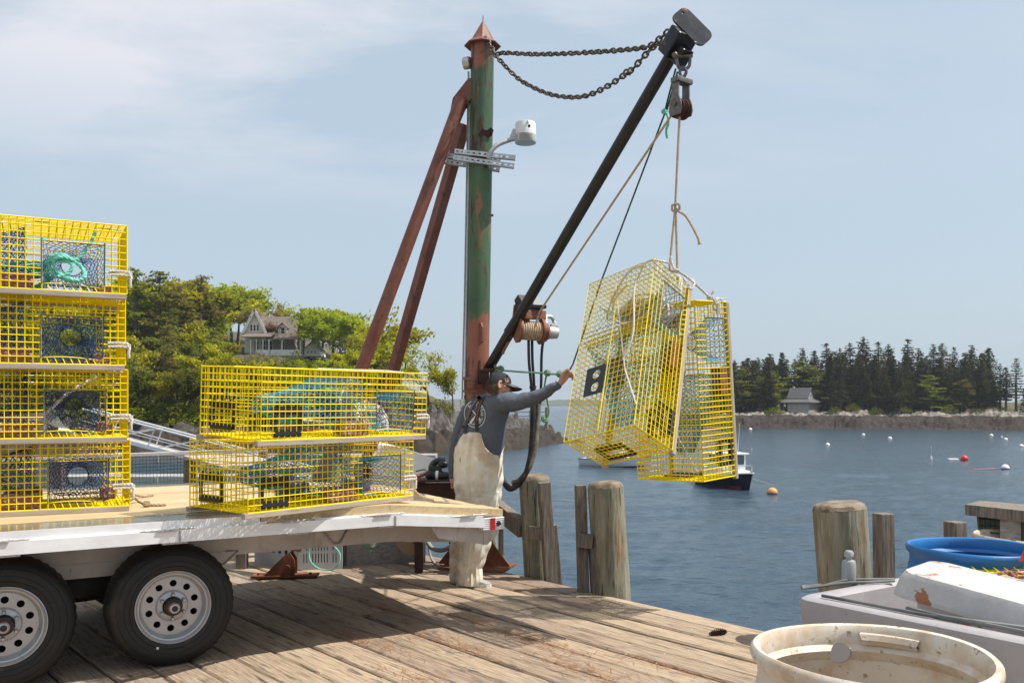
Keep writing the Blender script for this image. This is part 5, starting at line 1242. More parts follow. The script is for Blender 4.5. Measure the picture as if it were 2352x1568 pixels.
# ------------------------------------------------------------------ right island
YI = [(1560, 200), (1690, 194), (2352, 178), (2900, 172)]
HI = [(1560, 1.5), (1640, 2.8), (1700, 3.2), (1850, 3.1), (2000, 3.4), (2900, 3.6)]
def isl(x, d, X, Y):
    hi = interp(HI, x) * (1 + .22 * mnoise.noise(V((X * .09, 2, 4)))); d += 2.2 * mnoise.noise(V((X * .13, 7, 1))); h = min(1, d / 4.5) * .68 * hi + max(0, min(1, (d - 5.5) / 4)) * .34 * hi + .05 * max(0, d - 11) if d > 0 else d * .5
    k = min(1, max(0, d + 1) / 3); f = 1 if d < 14 else .3
    h += mnoise.noise(V((X * .12, 0, 8))) * .7 * k; q = .55; s_ = mnoise.noise(V((X * .18, Y * .1, 5))) * .5; h = h * .4 + (round((h + s_) / q) * q - s_) * .6 if d > 0 else h
    return max(-1.5, h + (abs(mnoise.noise(V((X * .22, Y * .35, 1)))) * 1.2 + mnoise.noise(V((X * .7, Y * .8, 4))) * .55 + mnoise.noise(V((X * 1.8, Y * 1.6, 2))) * .4 + abs(mnoise.noise(V((X * .9, Y * 2.2, 6)))) * .7 - .6) * k * f)
def isl_z(x, Y): return WZ + isl(x, Y - interp(YI, x), (x - CX) / FPX * Y, Y)
rows = []
for x in range(1560, 2904, 4):
    rows.append([V(((x - CX) / FPX * (interp(YI, x) + d), interp(YI, x) + d, WZ + isl(x, d, (x - CX) / FPX * (interp(YI, x) + d), interp(YI, x) + d))) for d in (-4, -2, -1, 0, .5, 1, 1.5, 2, 2.6, 3.2, 4, 5, 6, 7, 8.5, 10, 12, 14, 17, 21, 28, 40, 60)])
mb = MB(); mb.smooth = True; mb.grid(rows)
struct(mb.build('rocky_island', shore_mat('island_rock', [(.004, .003, .002), (.040, .022, .013)], [(.03, .026, .022), (.17, .148, .125), (.38, .34, .29)], [(.05, .055, .02), (.10, .085, .04)], -1.15, -.2, .3, 1.1)), 'pale granite ledges over dark weed along the island shore')
IG = 'spruces of the island wood'
def isp(k, x, yt, Y, lab, sx=1.0):
    Y = interp(YI, x) + 12 + max(0, (Y - 189)) * .9; return tree_at(k, x, yt, Y, lab, IG, isl_z(x, Y), sx=sx * rt.uniform(1.45, 2.1))
tops = [(1687, 825), (1717, 821), (1741, 820), (1768, 811), (1796, 808), (1843, 798), (1871, 804), (1898, 787), (1929, 798), (1952, 786), (1983, 772), (2017, 784), (2041, 789), (2085, 777), (2109, 798), (2143, 789), (2164, 787), (2191, 796), (2232, 791), (2270, 798)]
for i, (x, yt) in enumerate(tops): isp(rt.choice(['spruce1', 'spruce2', 'spruce3', 'spruce1']), x, yt, 204 + rt.uniform(-3, 4) + (x < 1800) * 4, 'tallest spruce of the island wood at its crest' if x == 1983 else 'dark spruce with its tip on the island skyline')
isp('thinspruce', 2297, 834, 199, 'thin gappy spruce at the right end of the island wood, shorter one'); isp('thinspruce', 2334, 822, 197, 'taller gappy spruce standing apart at the right frame edge', 1.25); isp('spruce2', 2390, 812, 198, 'dark spruce with its tip on the island skyline')
for Y, ya, yb, n in ((222, 800, 850, 26), (213, 805, 850, 28), (206, 800, 850, 28), (199, 800, 860, 30), (195, 815, 880, 28), (191, 840, 900, 24)):
    for i in range(n):
        x = 1640 + (2400 - 1640) * (i + rt.uniform(.1, .9)) / n; Yy = Y + rt.uniform(-2, 2) + (4 if x < 1760 else 0) - (4 if x > 2200 else 0)
        if Y < 200 and 1780 < x < 1905: continue
        yt = max(rt.uniform(ya, yb), interp([(1640, 840)] + tops + [(2400, 815)], x) + 6)
        if x > 2285 and Y > 192: continue
        isp(rt.choice(['spruce1', 'spruce2', 'spruce3', 'spruce4', 'spruce4']), x, yt, Yy, 'dark spruce inside the island wood')
for x, yt, Y, k, lab in [(1705, 838, 197, 'palepine', 'pale pine left of the grey island cottage by the traps'), (1775, 850, 196, 'palepine', 'pale green pine directly left of the grey island cottage'), (1745, 862, 195, 'pine1', 'grey green pine near the left end of the island wood'), (1830, 826, 203, 'palepine', 'pale yellow green pine rising behind the cottage roof'), (1868, 836, 202, 'palepine', 'pale pine behind the right gable of the cottage'), (1900, 850, 200, 'palepine', 'slim pale pine right behind the cottage'), (2140, 860, 191, 'palepine', 'lone pale young pine in front of the dark wood'), (2210, 870, 190, 'brownpine', 'grey brown half bare tree low at the wood edge'), (1795, 905, 193, 'bush', None), (2060, 905, 191, 'pine2', 'pale low pine below the middle of the island wood')]:
    if lab: isp(k, x, yt, Y, lab)
for x, y in [(1770, 196), (1785, 195), (1920, 193), (1960, 192), (2010, 192), (2080, 190), (2240, 189), (2260, 189), (2280, 188), (2180, 189), (2310, 188)]:
    y = interp(YI, x) + 10.5; plant('scrub' if x > 2200 else 'bush', V(((x - CX) / FPX * y, y, isl_z(x, y) - .1)), rt.uniform(.6, .95), 'reddish brown bush at the right foot of the island wood' if x > 2200 else 'dark green bush at the foot of the island wood', 'bushes along the island shore', 'shrub', 1.4)

# ------------------------------------------------------------------ houses
def gable(mb, p00, w, d, z0, ze, zr, over=.3, th=.12, axis='y'):
    """two roof slopes over a box with front left corner p00; ridge along axis"""
    x0, y0 = p00
    if axis == 'y':
        for s in (0, 1):
            xe = x0 - over if s == 0 else x0 + w + over; xm = x0 + w / 2; k = (zr - ze) / (w / 2); zo = ze - over * k
            a = [V((xe, y0 - over, zo)), V((xm, y0 - over, zr)), V((xm, y0 + d + over, zr)), V((xe, y0 + d + over, zo))]
            mb.hexa(a + [q + V((0, 0, th)) for q in a]) if s == 0 else mb.hexa([a[1], a[0], a[3], a[2]] + [q + V((0, 0, th)) for q in (a[1], a[0], a[3], a[2])])
    else:
        for s in (0, 1):
            ye = y0 - over if s == 0 else y0 + d + over; ym = y0 + d / 2; k = (zr - ze) / (d / 2); zo = ze - over * k
            a = [V((x0 - over, ye, zo)), V((x0 + w + over, ye, zo)), V((x0 + w + over, ym, zr)), V((x0 - over, ym, zr))]
            mb.hexa(a + [q + V((0, 0, th)) for q in a])
def gwall(mb, p00, w, d, z0, ze, zr, axis='y'):
    x0, y0 = p00
    if axis == 'y': o = [(x0, z0), (x0 + w, z0), (x0 + w, ze), (x0 + w / 2, zr), (x0, ze)]; f = [V((x, y0, z)) for x, z in o]; b = [V((x, y0 + d, z)) for x, z in o]
    else: o = [(y0, z0), (y0 + d, z0), (y0 + d, ze), (y0 + d / 2, zr), (y0, ze)]; f = [V((x0, y, z)) for y, z in o]; b = [V((x0 + w, y, z)) for y, z in o]
    mb.add(f + b, [(0, 1, 2, 3, 4), (9, 8, 7, 6, 5)] + [(i, (i + 1) % 5, (i + 1) % 5 + 5, i + 5) for i in range(5)])
def window(parent, x0, x1, z0, z1, y, frame_m, glass):
    mb = MB(); t = .09
    mb.box(((x0 + x1) / 2, y - .03, z0), (x1 - x0 + t, .1, t)); mb.box(((x0 + x1) / 2, y - .03, z1), (x1 - x0 + t, .1, t))
    for x in (x0, x1): mb.box((x, y - .025, (z0 + z1) / 2), (t, .1, z1 - z0 - t))
    mb.box(((x0 + x1) / 2, y - .02, (z0 + z1) / 2), (x1 - x0 - t, .07, .05))
    w = mb.build('window', frame_m, parent); mb = MB(); mb.box(((x0 + x1) / 2, y - .012, (z0 + z1) / 2), (x1 - x0, .02, z1 - z0)); mb.build('pane', glass, w); return w
M['glass'] = mat('window_glass', (.03, .04, .05), .08)
M['cream'] = mat('cream_clapboard', [(.70, .66, .54), (.78, .75, .64)], .7, scale=2, stretch=(.3, .3, 14)); M['shingle'] = mat('brown_roof_shingle', [(.12, .09, .075), (.19, .15, .125)], .85, scale=3, stretch=(1, 1, 3)); M['tan_wall'] = mat('tan_porch_wall', (.30, .265, .21), .8)
YH = 165.0
def hx(x): return (x - CX) / FPX * YH
def hz_(y): return CAMZ - (y - HY) / FPX * YH
h = thing('gabled_house', 'cream victorian house with steep gable, brown roof and white porch among the headland trees', 'house', (hx(620), YH, hz_(815)))
Mh = M['cream']; zf = hz_(815)
mb = MB(); gwall(mb, (hx(553), YH + 2.4), hx(601) - hx(553), 7, zf - 2, hz_(757), hz_(711)); mb.build('gable_wall', Mh, h)
mb = MB(); gable(mb, (hx(553), YH + 2.4), hx(601) - hx(553), 7, zf, hz_(757), hz_(711), .35, .14); rf = mb.build('gable_roof', M['shingle'], h)
mb = MB()
for s in (-1, 1):
    a = V((hx(577), YH + 1.98, hz_(708.5))); b = V((hx(577) + s * (hx(604) - hx(577)), YH + 1.98, hz_(763))); mb.beam(a, b, .12, .5)
mb.build('bargeboard', M['white_paint'], rf)
mb = MB(); mb.box(((hx(601) + hx(668)) / 2, YH + 6.2, (zf + hz_(765)) / 2 - .5), (hx(668) - hx(601), 7, hz_(765) - zf + 1)); mb.build('main_wall', M['tan_wall'], h)
mb = MB(); gable(mb, (hx(596), YH + 2.7), hx(668) - hx(596), 7, zf, hz_(765), hz_(721), .3, .14, 'x'); gwall(mb, (hx(667), YH + 2.8), .2, 6.8, hz_(766), hz_(765), hz_(722), 'x'); mb.build('main_roof', M['shingle'], h)
dm = MB(); gwall(dm, (hx(629), YH + 2.9), hx(650) - hx(629), 3, hz_(768), hz_(748), hz_(740)); d_ = dm.build('dormer', Mh, h); dm = MB(); gable(dm, (hx(629), YH + 2.9), hx(650) - hx(629), 3, 0, hz_(748), hz_(738), .25, .1); dm.build('dormer_roof', M['shingle'], d_)
window(h, hx(636), hx(645), hz_(765), hz_(748), YH + 2.9, M['white_paint'], M['glass'])
for x in (566, 573.5, 581): window(h, hx(x), hx(x + 5.5), hz_(757), hz_(743), YH + 2.4, M['white_paint'], M['glass'])
for x0, x1 in ((576, 586), (592, 602), (608, 617)): window(h, hx(x0), hx(x1), hz_(803), hz_(780), YH + 2.4 if x0 < 598 else YH + 2.7, M['white_paint'], M['glass'])
window(h, hx(637), hx(645), hz_(803), hz_(782), YH + 2.7, M['white_paint'], M['glass'])
mb = MB()
def slope(x0, x1, yf, yb, zfr, zbk): mb.hexa([V((x0, yf, zfr)), V((x1, yf, zfr)), V((x1, yb, zbk)), V((x0, yb, zbk))] + [V((x0, yf, zfr + .15)), V((x1, yf, zfr + .15)), V((x1, yb, zbk + .15)), V((x0, yb, zbk + .15))])
slope(hx(556), hx(624), YH - .6, YH + 2.7, hz_(775), hz_(762)); slope(hx(624) + .02, hx(694), YH - .3, YH + 3, hz_(780), hz_(768)); mb.build('porch_roof', M['shingle'], h)
mb = MB(); mb.box(((hx(572) + hx(693)) / 2, YH + 1.3, zf), (hx(693) - hx(572), 3, .25)); mb.build('porch_floor', M['white_paint'], h)
mb = MB(); mb.box(((hx(640) + hx(693)) / 2, YH + 1.3, zf - .75), (hx(693) - hx(640), 2.8, 1.2)); mb.build('porch_skirt', M['wood_grey'], h)
for x in (575.6, 589, 604, 618, 648, 690): mb = MB(); mb.box((hx(x), YH, (zf + hz_(778)) / 2 + .05), (.2, .2, hz_(778) - zf - .1)); mb.tube([(hx(x) - .5, YH, hz_(779)), (hx(x), YH, hz_(784)), (hx(x) + .5, YH, hz_(779))], .08, 4); mb.build('porch_post', M['white_paint'], h)
for x0, x1 in ((590, 618), (622, 648), (649, 689)): mb = MB(); mb.box(((hx(x0) + hx(x1)) / 2, YH - .15, zf + .55), (hx(x1) - hx(x0), .1, .85)); mb.lathe([(.22, -.02), (.3, -.02), (.3, .02), (.22, .02)], 12, Matrix.Translation(((hx(x0) + hx(x1)) / 2, YH - .22, zf + .55)) @ Matrix.Rotation(pi / 2, 4, 'X')); mb.build('railing_panel', M['white_paint'], h)
a = thing('outbuilding', 'small pale gabled annex with brick chimney right of the cream house', 'house', (hx(710), YH, hz_(812)))
mb = MB(); gwall(mb, (hx(693), YH + 2), hx(730) - hx(693), 5, hz_(816), hz_(800), hz_(784)); aw = mb.build('wall', Mh, a)
mb = MB(); gable(mb, (hx(693), YH + 2), hx(730) - hx(693), 5, 0, hz_(800), hz_(783), .3, .12); mb.build('roof', mat('grey_green_roof', (.16, .18, .17), .8), a)
mb = MB(); mb.box((hx(704), YH + 7, (hz_(763) + hz_(800)) / 2), (1.0, .8, hz_(763) - hz_(800))); mb.box((hx(704), YH + 7, hz_(764)), (1.2, 1, .2)); mb.build('chimney', M['brick'], a)
for x in (698, 707, 716): window(a, hx(x), hx(x + 6), hz_(810), hz_(804), YH + 2, M['white_paint'], M['glass'])
# grey island cottage
YC = 204.0
def cxx(x): return (x - CX) / FPX * YC
def czz(y): return CAMZ - (y - HY) / FPX * YC
M['greywall'] = mat('weathered_shingle_wall', [(.30, .295, .26), (.40, .39, .35)], .85, scale=3, stretch=(1, 1, 5)); M['greyroof'] = mat('grey_roof', [(.07, .07, .07), (.11, .11, .11)], .8, scale=3)
c = thing('island_cottage', 'grey weathered cottage with skirt roof on the island rocks in front of the spruces', 'house', (cxx(1848), YC, czz(946)))
RC = Matrix.Rotation(-.72, 4, 'Z'); CO = V((cxx(1848), YC + 3, czz(944.5)))
Mc = Matrix.Translation(CO) @ RC
W_, D_, hw = 6.6, 6.0, 2.1
def cm(mb, name, m, par=c): mb.v = [tuple(Mc @ V(p)) for p in mb.v]; return mb.build(name, m, par)
mb = MB(); mb.box((0.7, 0, hw / 2 - .2), (W_ - 1.5, D_, hw + .4)); cm(mb, 'lower_wall', M['greywall'])
mb = MB(); mb.box((-3.2, 0, .1), (1.5, D_, .2)); cm(mb, 'porch_floor', M['greywall'])
mb = MB(); ov = .75; o = [(-W_ / 2 - ov, -D_ / 2 - ov), (W_ / 2 + ov, -D_ / 2 - ov), (W_ / 2 + ov, D_ / 2 + ov), (-W_ / 2 - ov, D_ / 2 + ov)]; i_ = [(-2.3, -1.9), (2.6, -1.9), (2.6, 1.9), (-2.3, 1.9)]
v0 = [V((x, y, hw - .1)) for x, y in o] + [V((x, y, hw + .75)) for x, y in i_]; mb.add(v0 + [q + V((0, 0, .14)) for q in v0], [(0, 1, 5, 4), (1, 2, 6, 5), (2, 3, 7, 6), (3, 0, 4, 7), (8, 9, 13, 12), (9, 10, 14, 13), (10, 11, 15, 14), (11, 8, 12, 15), (0, 1, 9, 8), (1, 2, 10, 9), (2, 3, 11, 10), (3, 0, 8, 11)]); cm(mb, 'skirt_roof', M['greyroof'])
mb = MB(); gwall(mb, (-2.2, -1.8), 4.7, 3.6, hw, hw + 1.2, hw + 3.3, 'x'); uw = cm(mb, 'upper_wall', mat('pale_gable_shingle', (.42, .42, .40), .8))
mb = MB(); gable(mb, (-2.2, -1.8), 4.7, 3.6, 0, hw + 1.2, hw + 3.35, .3, .13, 'x'); cm(mb, 'main_roof', M['greyroof'])
mb = MB(); mb.box((-1.7, .2, hw + 3.3), (.35, .35, .9)); cm(mb, 'chimney', M['white_paint'])
mb = MB(); mb.box((2.52, 0, hw + 1.45), (.06, .75, 1.2)); fw = cm(mb, 'window', M['white_paint'], c); mb = MB(); mb.box((2.56, 0, hw + 1.45), (.03, .5, .95)); cm(mb, 'pane', M['glass'], fw)
for x in (-3.85, -2.9): mb = MB(); mb.box((x, -D_ / 2 + .1, hw / 2), (.14, .14, hw - .1)); cm(mb, 'porch_post', M['greywall'])
for x in (-.9, .5, 1.9, 2.8): mb = MB(); mb.box((x, -D_ / 2 - .02, hw * .52), (.7, .06, 1.4)); cm(mb, 'shutter', M['wood_grey'])
mb = MB(); mb.box((-2.35, -.5, hw * .45), (.04, D_ - 2, 1.7)); cm(mb, 'porch_shade_sheet', M['black'])  # black sheet stands in for the shade inside the open porch

# ------------------------------------------------------------------ boats and buoys
def hull(L, B, H, n=22, m=9, rake=.35, sheer=.35, stern=.8):
    """bow at +x; returns rows of the outer skin"""
    rows = []
    for i in range(n + 1):
        t = i / n; x = -L / 2 + L * t; hb = B / 2 * (stern + (1 - stern) * min(1, t * 2.5)) * (1 - max(0, (t - .45) / .55) ** 2.4)
        zs = H * (.72 + sheer * t ** 2); row = []
        for j in range(m + 1):
            u = -1 + 2 * j / m; a = abs(u); y = math.copysign(hb * a ** .75, u) if hb > 0 else 0; z = -.35 + (zs + .35) * a ** (2.0 - .6 * t); row.append(V((x + rake * t ** 6 * (z / H), y, z)))
        rows.append(row)
    return rows
def put(mb, Mx): mb.v = [tuple(Mx @ V(p)) for p in mb.v]; return mb
def boat_hull(Mx, L, B, H, mats, root, name='hull', band=.1, **k):
    R = hull(L, B, H, **k); mb = MB(); mb.smooth = True; mb.grid(R); mb.add(R[0], [tuple(range(len(R[0])))])
    for f in range(len(mb.f)):
        z = sum(mb.v[i][2] for i in mb.f[f]) / len(mb.f[f])
        if z < .02: mb.m[f] = 1
        elif z < band: mb.m[f] = 2
    mb.smooth = False; ho = put(mb, Mx).build(name, mats, root); d = MB(); n = len(R[0]) - 1
    d.grid([[r[0] + V((0, .02, -.10)), r[n] + V((0, -.02, -.10))] for r in R]); put(d, Mx).build('deck', M['white_paint'], root)
    g = MB(); g.tube([r[0] for r in R], .045, 6); g.tube([r[n] for r in R], .045, 6); put(g, Mx).build('gunwale', mats[3], root); return ho
navy = mat('navy_gelcoat', (.008, .010, .022), .18); anti = mat('red_antifouling', (.20, .02, .02), .6); wht = M['white_paint']
bp_ = wat(1683, 1121); b = thing('lobster_boat', 'navy hulled lobster boat with white wheelhouse moored behind the hanging traps', 'boat', bp_)
Mx = Matrix.Translation(bp_ + V((0, 1.8, 0))) @ Matrix.Rotation(-1.36, 4, 'Z')
boat_hull(Mx, 6.6, 2.75, .98, [navy, anti, anti, wht], b, band=.08, sheer=.42)
mb = MB(); mb.box((.1, 0, 1.1), (1.7, 1.9, .75), None, .08); mb.box((1.4, 0, .95), (1.3, 1.5, .4), None, .12); put(mb, Mx).build('cabin', wht, b)
mb = MB(); 
for x in (-.7, .93):
    for y in (-.88, -.05, .88): mb.box((x, y, 1.75), (.09, .09, .75))
mb.box((.05, .9, 1.55), (1.7, .06, .2)); mb.box((.05, -.9, 1.55), (1.7, .06, .2)); put(mb, Mx).build('wheelhouse_frame', wht, b)
mb = MB(); mb.box((.94, 0, 1.78), (.02, 1.7, .6)); mb.box((.1, -.9, 1.82), (1.5, .02, .48)); mb.box((.1, .9, 1.82), (1.5, .02, .48)); put(mb, Mx).build('wheelhouse_window', mat('boat_glass', (.10, .16, .18), .05, trans=.4), b)
mb = MB(); mb.box((-.1, 0, 2.17), (2.5, 2.25, .1), None, .04); put(mb, Mx).build('wheelhouse_roof', wht, b)
mb = MB(); mb.tube([(.6, .55, 2.2), (.5, .75, 4.2)], [.02, .012], 5); put(mb, Mx).build('antenna', wht, b)
mb = MB()
for s in (-1, 1): mb.tube(spline([(1.6, s * .95, .98), (2.3, s * .72, 1.45), (3.05, s * .15, 1.55), (3.1, 0, 1.55)], 5), .018, 5); mb.tube([(2.2, s * .78, 1.05), (2.25, s * .74, 1.45)], .016, 5)
put(mb, Mx).build('bow_rail', M['galv'], b)
mb = MB(); mb.box((-1.7, -.5, .95), (.7, .6, .5), None, .06); put(mb, Mx).build('engine_box', wht, b)
mb = MB(); mb.tube([Mx @ V((3.2, 0, .8)), wat(1768, 1121) + V((0, 0, .3))], .012, 4); tag(mb.build('mooring_line', M['rope_tan'], origin=wat(1750, 1121)), 'thin mooring line from the navy boat bow to the yellow buoy', 'rope')
bp_ = wat(1420, 1072); b = thing('sailboat', 'white sailboat with mast and blue cover seen through the tilted hanging trap', 'boat', bp_)
Mx = Matrix.Translation(bp_ + V((-.3, .5, 0))) @ Matrix.Rotation(-.55, 4, 'Z')
boat_hull(Mx, 6.2, 2.1, .92, [wht, anti, anti, M['wood_dark']], b, band=.06)
mb = MB(); mb.box((0, 0, 1.05), (2.6, 1.4, .5), None, .15); put(mb, Mx).build('cabin', wht, b)
mb = MB(); mb.box((-.9, 0, 1.75), (1.7, .35, .35), None, .12); put(mb, Mx).build('sail_cover', mat('blue_canvas', (.015, .06, .22), .8), b)
mb = MB(); mb.tube([(.9, 0, .9), (.62, 0, 7.2)], .07, 8); mb.tube([(.85, 0, 1.6), (-1.8, 0, 1.55)], .04, 6); put(mb, Mx).build('mast', wht, b)
mb = MB(); mb.box((-.3, 0, 1.75), (1.5, 1.3, .08), None, .03); 
for x in (-.9, .3):
    for y in (-.55, .55): mb.tube([(x, y, 1.2), (x, y, 1.75)], .02, 5)
put(mb, Mx).build('canopy', M['rope_tan'], b)
BG = 'mooring buoys'
def buoy(x, y, wpx, mats, label, group=BG, stripe=True, squash=1.0, extra=None):
    p = wat(x, y + wpx * .33); r = wpx / 2 * p.y / FPX; root = thing('mooring_buoy', label, 'buoy', p, group); mb = MB(); mb.mi = 0; n = 18; rows = []
    for i in range(13):
        a = -pi / 2 + pi * i / 12; rows.append([p + V((r * cos(a) * cos(2 * pi * k / n), r * cos(a) * sin(2 * pi * k / n), r * .34 + r * sin(a) * squash)) for k in range(n)])
    mb.smooth = True
    for i in range(12):
        mb.mi = (2 if i < 5 else 1 if i == 5 else 0) if stripe else 0; mb.grid(rows[i:i + 2], True)
    mb.build('float', mats, root)
    mb = MB(); mb.tube([p + V((0, 0, r * 1.25)), p + V((0, 0, r * 1.55))], r * .09, 6); mb.lathe([(r * .12, r * 1.28), (r * .2, r * 1.33), (r * .12, r * 1.36)], 8, Matrix.Translation(p)); mb.build('eye', M['galv'], root); return root
wb = mat('white_buoy', (.74, .74, .72), .5); bl = mat('blue_stripe', (.02, .05, .2), .5); dk_ = mat('buoy_bottom', (.10, .10, .07), .8); og = mat('orange_yellow_buoy', [(.58, .28, .06), (.62, .34, .09)], .6, scale=5); rd = mat('red_ball', (.55, .02, .03), .4)
buoy(1774, 1127, 24, [og, bl, wb], 'orange yellow buoy with blue and white band nearest to the navy boat')
buoy(2215, 1051, 17, [rd, rd, rd], 'big red ball buoy', stripe=False)
buoy(2309, 1072, 18, [wb, bl, wb], 'largest white buoy with a blue waterline stripe, lower right of the red ball')
for x, y, w, lab in [(1723.5, 985, 8, 'white buoy just right of the hanging traps near the island'), (1901, 1020, 10, 'white buoy in open water below the island cottage'), (1983, 997.5, 7.5, 'cream buoy near the island shore, right of the cottage'), (2044, 1005.5, 9.5, 'white buoy below the middle of the island wood'), (2277, 999, 8.5, 'white buoy close under the island near the right edge'), (2310, 1008, 9, 'white buoy second from the right frame edge'), (2346, 1023, 10, 'white buoy cut by the right frame edge')]: buoy(x, y, w, [wb, wb, wb], lab, stripe=False)
buoy(1726, 1031, 4.5, [M['rope_tan']] * 3, 'tiny tan float above the navy boat', 'small floats', False)
p = wat(2139, 1056); mb = MB(); mb.lathe([(0, -.1), (.09, -.1), (.10, .25), (.05, .42), (0, .42)], 10, Matrix.Translation(p)); mb.tube([p + V((0, 0, .4)), p + V((0, 0, 1.4))], .02, 5); tag(mb.build('stick_buoy', wb, origin=p), 'thin white stick buoy left of the red ball', 'buoy', 'small floats')
p = wat(2189, 1057); mb = MB(); mb.box(p + V((0, 0, .08)), (.95, .4, .22), None, .08); tag(mb.build('float', wb, origin=p), 'flat white float lying just left of the red ball', 'float', 'small floats')
p = wat(2301, 1003.5); mb = MB(); mb.ball(p, .17, 8); tag(mb.build('float', wb, origin=p), 'tiny white float between two white buoys at the right', 'float', 'small floats')
mb = MB(); mb.tube([wat(2225 + k * 12, 1078 + sin(k) * .6) + V((0, 0, .06)) for k in range(7)], .03, 4); tag(mb.build('floating_line', mat('pink_line', (.45, .16, .2), .7), origin=wat(2260, 1078)), 'pink line floating left of the striped white buoy', 'rope')

# ------------------------------------------------------------------ gangway, floats and the old pier on the point
YG = 48.0
g = thing('gangway', 'aluminium truss gangway sloping down to the float behind the traps', 'gangway', at(420, 1045, YG))
def gp(x, top): # top / mid / bottom chord
    return at(x, {2: 968 + (x - 300) * .262, 1: 995 + (x - 300) * .262, 0: 1016 + (x - 300) * .262}[top], YG)
for off in (0, 1.1):
    o = V((0, off, 0)); mb = MB(); mb.tube([gp(190, 2) + o, gp(880, 2) + o], .055, 8); mb.tube([gp(190, 1) + o, gp(880, 1) + o], .035, 6); mb.beam(gp(190, 0) + o, gp(880, 0) + o, .08, .2)
    mb.build('side_chord', M['alu'], g)
    for i, x in enumerate(range(237, 860, 102)):
        mb = MB(); mb.tube([gp(x, 0) + o, gp(x + 17, 2) + o], .04, 6); mb.build('upright', M['alu'], g); mb = MB(); mb.tube([gp(x + 14, 0) + o, gp(x + 17 + 102, 2) + o], .03, 6); mb.build('diagonal', M['alu'], g)
mb = MB(); a = gp(190, 0); b_ = gp(880, 0); mb.hexa([a, b_, b_ + V((0, 1.1, 0)), a + V((0, 1.1, 0))] + [q + V((0, 0, .05)) for q in (a, b_, b_ + V((0, 1.1, 0)), a + V((0, 1.1, 0)))]); mb.build('walkway', M['alu_dirty'], g)
for y, x0, x1, hgt, lab in ((1063, 150, 1000, .75, 'long grey floating dock behind the wire fence, farther one'), (1107, 120, 760, .40, 'dark low floating dock behind the wire fence, nearer one')):
    p0, p1 = wat(x0, y), wat(x1, y); mb = MB(); c = (p0 + p1) / 2; mb.box(c + V((0, 1.2, hgt / 2 - .1)), (p1.x - p0.x, 2.4, hgt + .2), None, .03); 
    for k in range(9): mb.box(V((p0.x + (p1.x - p0.x) * k / 8, c.y - .05, WZ + hgt * .4)), (.18, .12, hgt * .7))
    tag(mb.build('floating_dock', M['wood_grey'], origin=c), lab, 'dock')
YP = 122.0
op = thing('old_pier', 'old grey wooden footbridge with rails on the rocky point behind the fisherman', 'pier', at(1210, 985, YP))
mb = MB(); mb.beam(at(1130, 982, YP), at(1258, 984, YP), 1.6, .25); mb.build('walkway', M['wood_grey'], op)
for y in (946, 956, 966): mb = MB(); mb.beam(at(1130, y - 1, YP), at(1254, y, YP), .1, .12); mb.build('rail', M['wood_grey'], op)
for x in (1150, 1183, 1216): mb = MB(); mb.beam(at(x, 942, YP), at(x, 982, YP), .14, .14); mb.build('rail_post', M['wood_grey'], op)
for x, y0, y1 in ((1208, 984, 1000), (1256, 935, 1012)): mb = MB(); mb.tube([at(x, y0, YP - .9), at(x, y1, YP - .9)], .24, 8); mb.build('leg', M['piling'], op)
mb = MB(); mb.tube([at(1252, 985, YP - .9), at(1240, 1008, YP - .9)], .15, 6); mb.build('strut', M['piling'], op)
for (xa, ya, xb, yb, Yb, lab) in ((1262, 984, 1420, 1000, 90, 'lower mooring line running from the old footbridge towards the boats'), (1268, 952, 1420, 985, 88, 'upper mooring line running from the old footbridge towards the boats')):
    mb = MB(); a = at(xa, ya, YP - 1); b_ = at(xb, yb, Yb); mb.tube([a.lerp(b_, t / 10) - V((0, 0, .5 * sin(pi * t / 10))) for t in range(11)], .035, 4); tag(mb.build('mooring_line', M['rope_tan'], origin=a), lab, 'rope')
# ------------------------------------------------------------------ fisherman
from mathutils.bvhtree import BVHTree
YM = 7.22
man_o = ground(1078, 1345)
def cl(pts): # list of (x, y, Y, r px) -> centres and radii
    return [at(x, y, Y) for x, y, Y, r in pts], [r * Y / FPX for x, y, Y, r in pts]
def interp_rows(pts, n):
    P = spline([V((a, b, c)) for a, b, c, *_ in pts], n); R = spline([V((p[3], p[4] if len(p) > 4 else 0, 0)) for p in pts], n); return [(p.x, p.y, p.z, r.x, r.y) for p, r in zip(P, R)]
M['skin'] = mat('skin', [(.48, .25, .17), (.56, .31, .22)], .55, scale=9, spec=.35)
B = MB(); B.smooth = True
hc = at(1146, 887, 7.13); hd = V((.93, .28, -.20)).normalized(); hr = V((0, 0, 1)).cross(hd).normalized() * -1; hu = hr.cross(hd).normalized()
if hu.z < 0: hu = -hu
HM = Matrix((hd, hr, hu)).transposed().to_4x4() @ Matrix.Scale(.95, 4) @ Matrix.Rotation(.20, 4, 'X'); HM.translation = hc
def head_pt(x, y, z):   # unit sphere -> skull shape; x forward, y to his right, z up
    fx = .099 if x > 0 else .100; q = V((x * fx, y * .077, z * .118))
    if z < 0: q.x += .012 * (-z) * (1 if x > 0 else -.3); q.y *= 1 - .22 * z * z; q.x *= 1 - .12 * z * z
    if x > .55: q.x -= .010 * max(0, (x - .55)) * 2
    return q
bm = bmesh.new(); bmesh.ops.create_uvsphere(bm, u_segments=28, v_segments=18, radius=1); B.bm(bm, lambda q: HM @ head_pt(*q))
B.tube([HM @ V((.085, 0, .022)), HM @ V((.106, 0, -.012)), HM @ V((.112, 0, -.030)), HM @ V((.092, 0, -.036))], [.012, .014, .017, .010], 8)       # nose
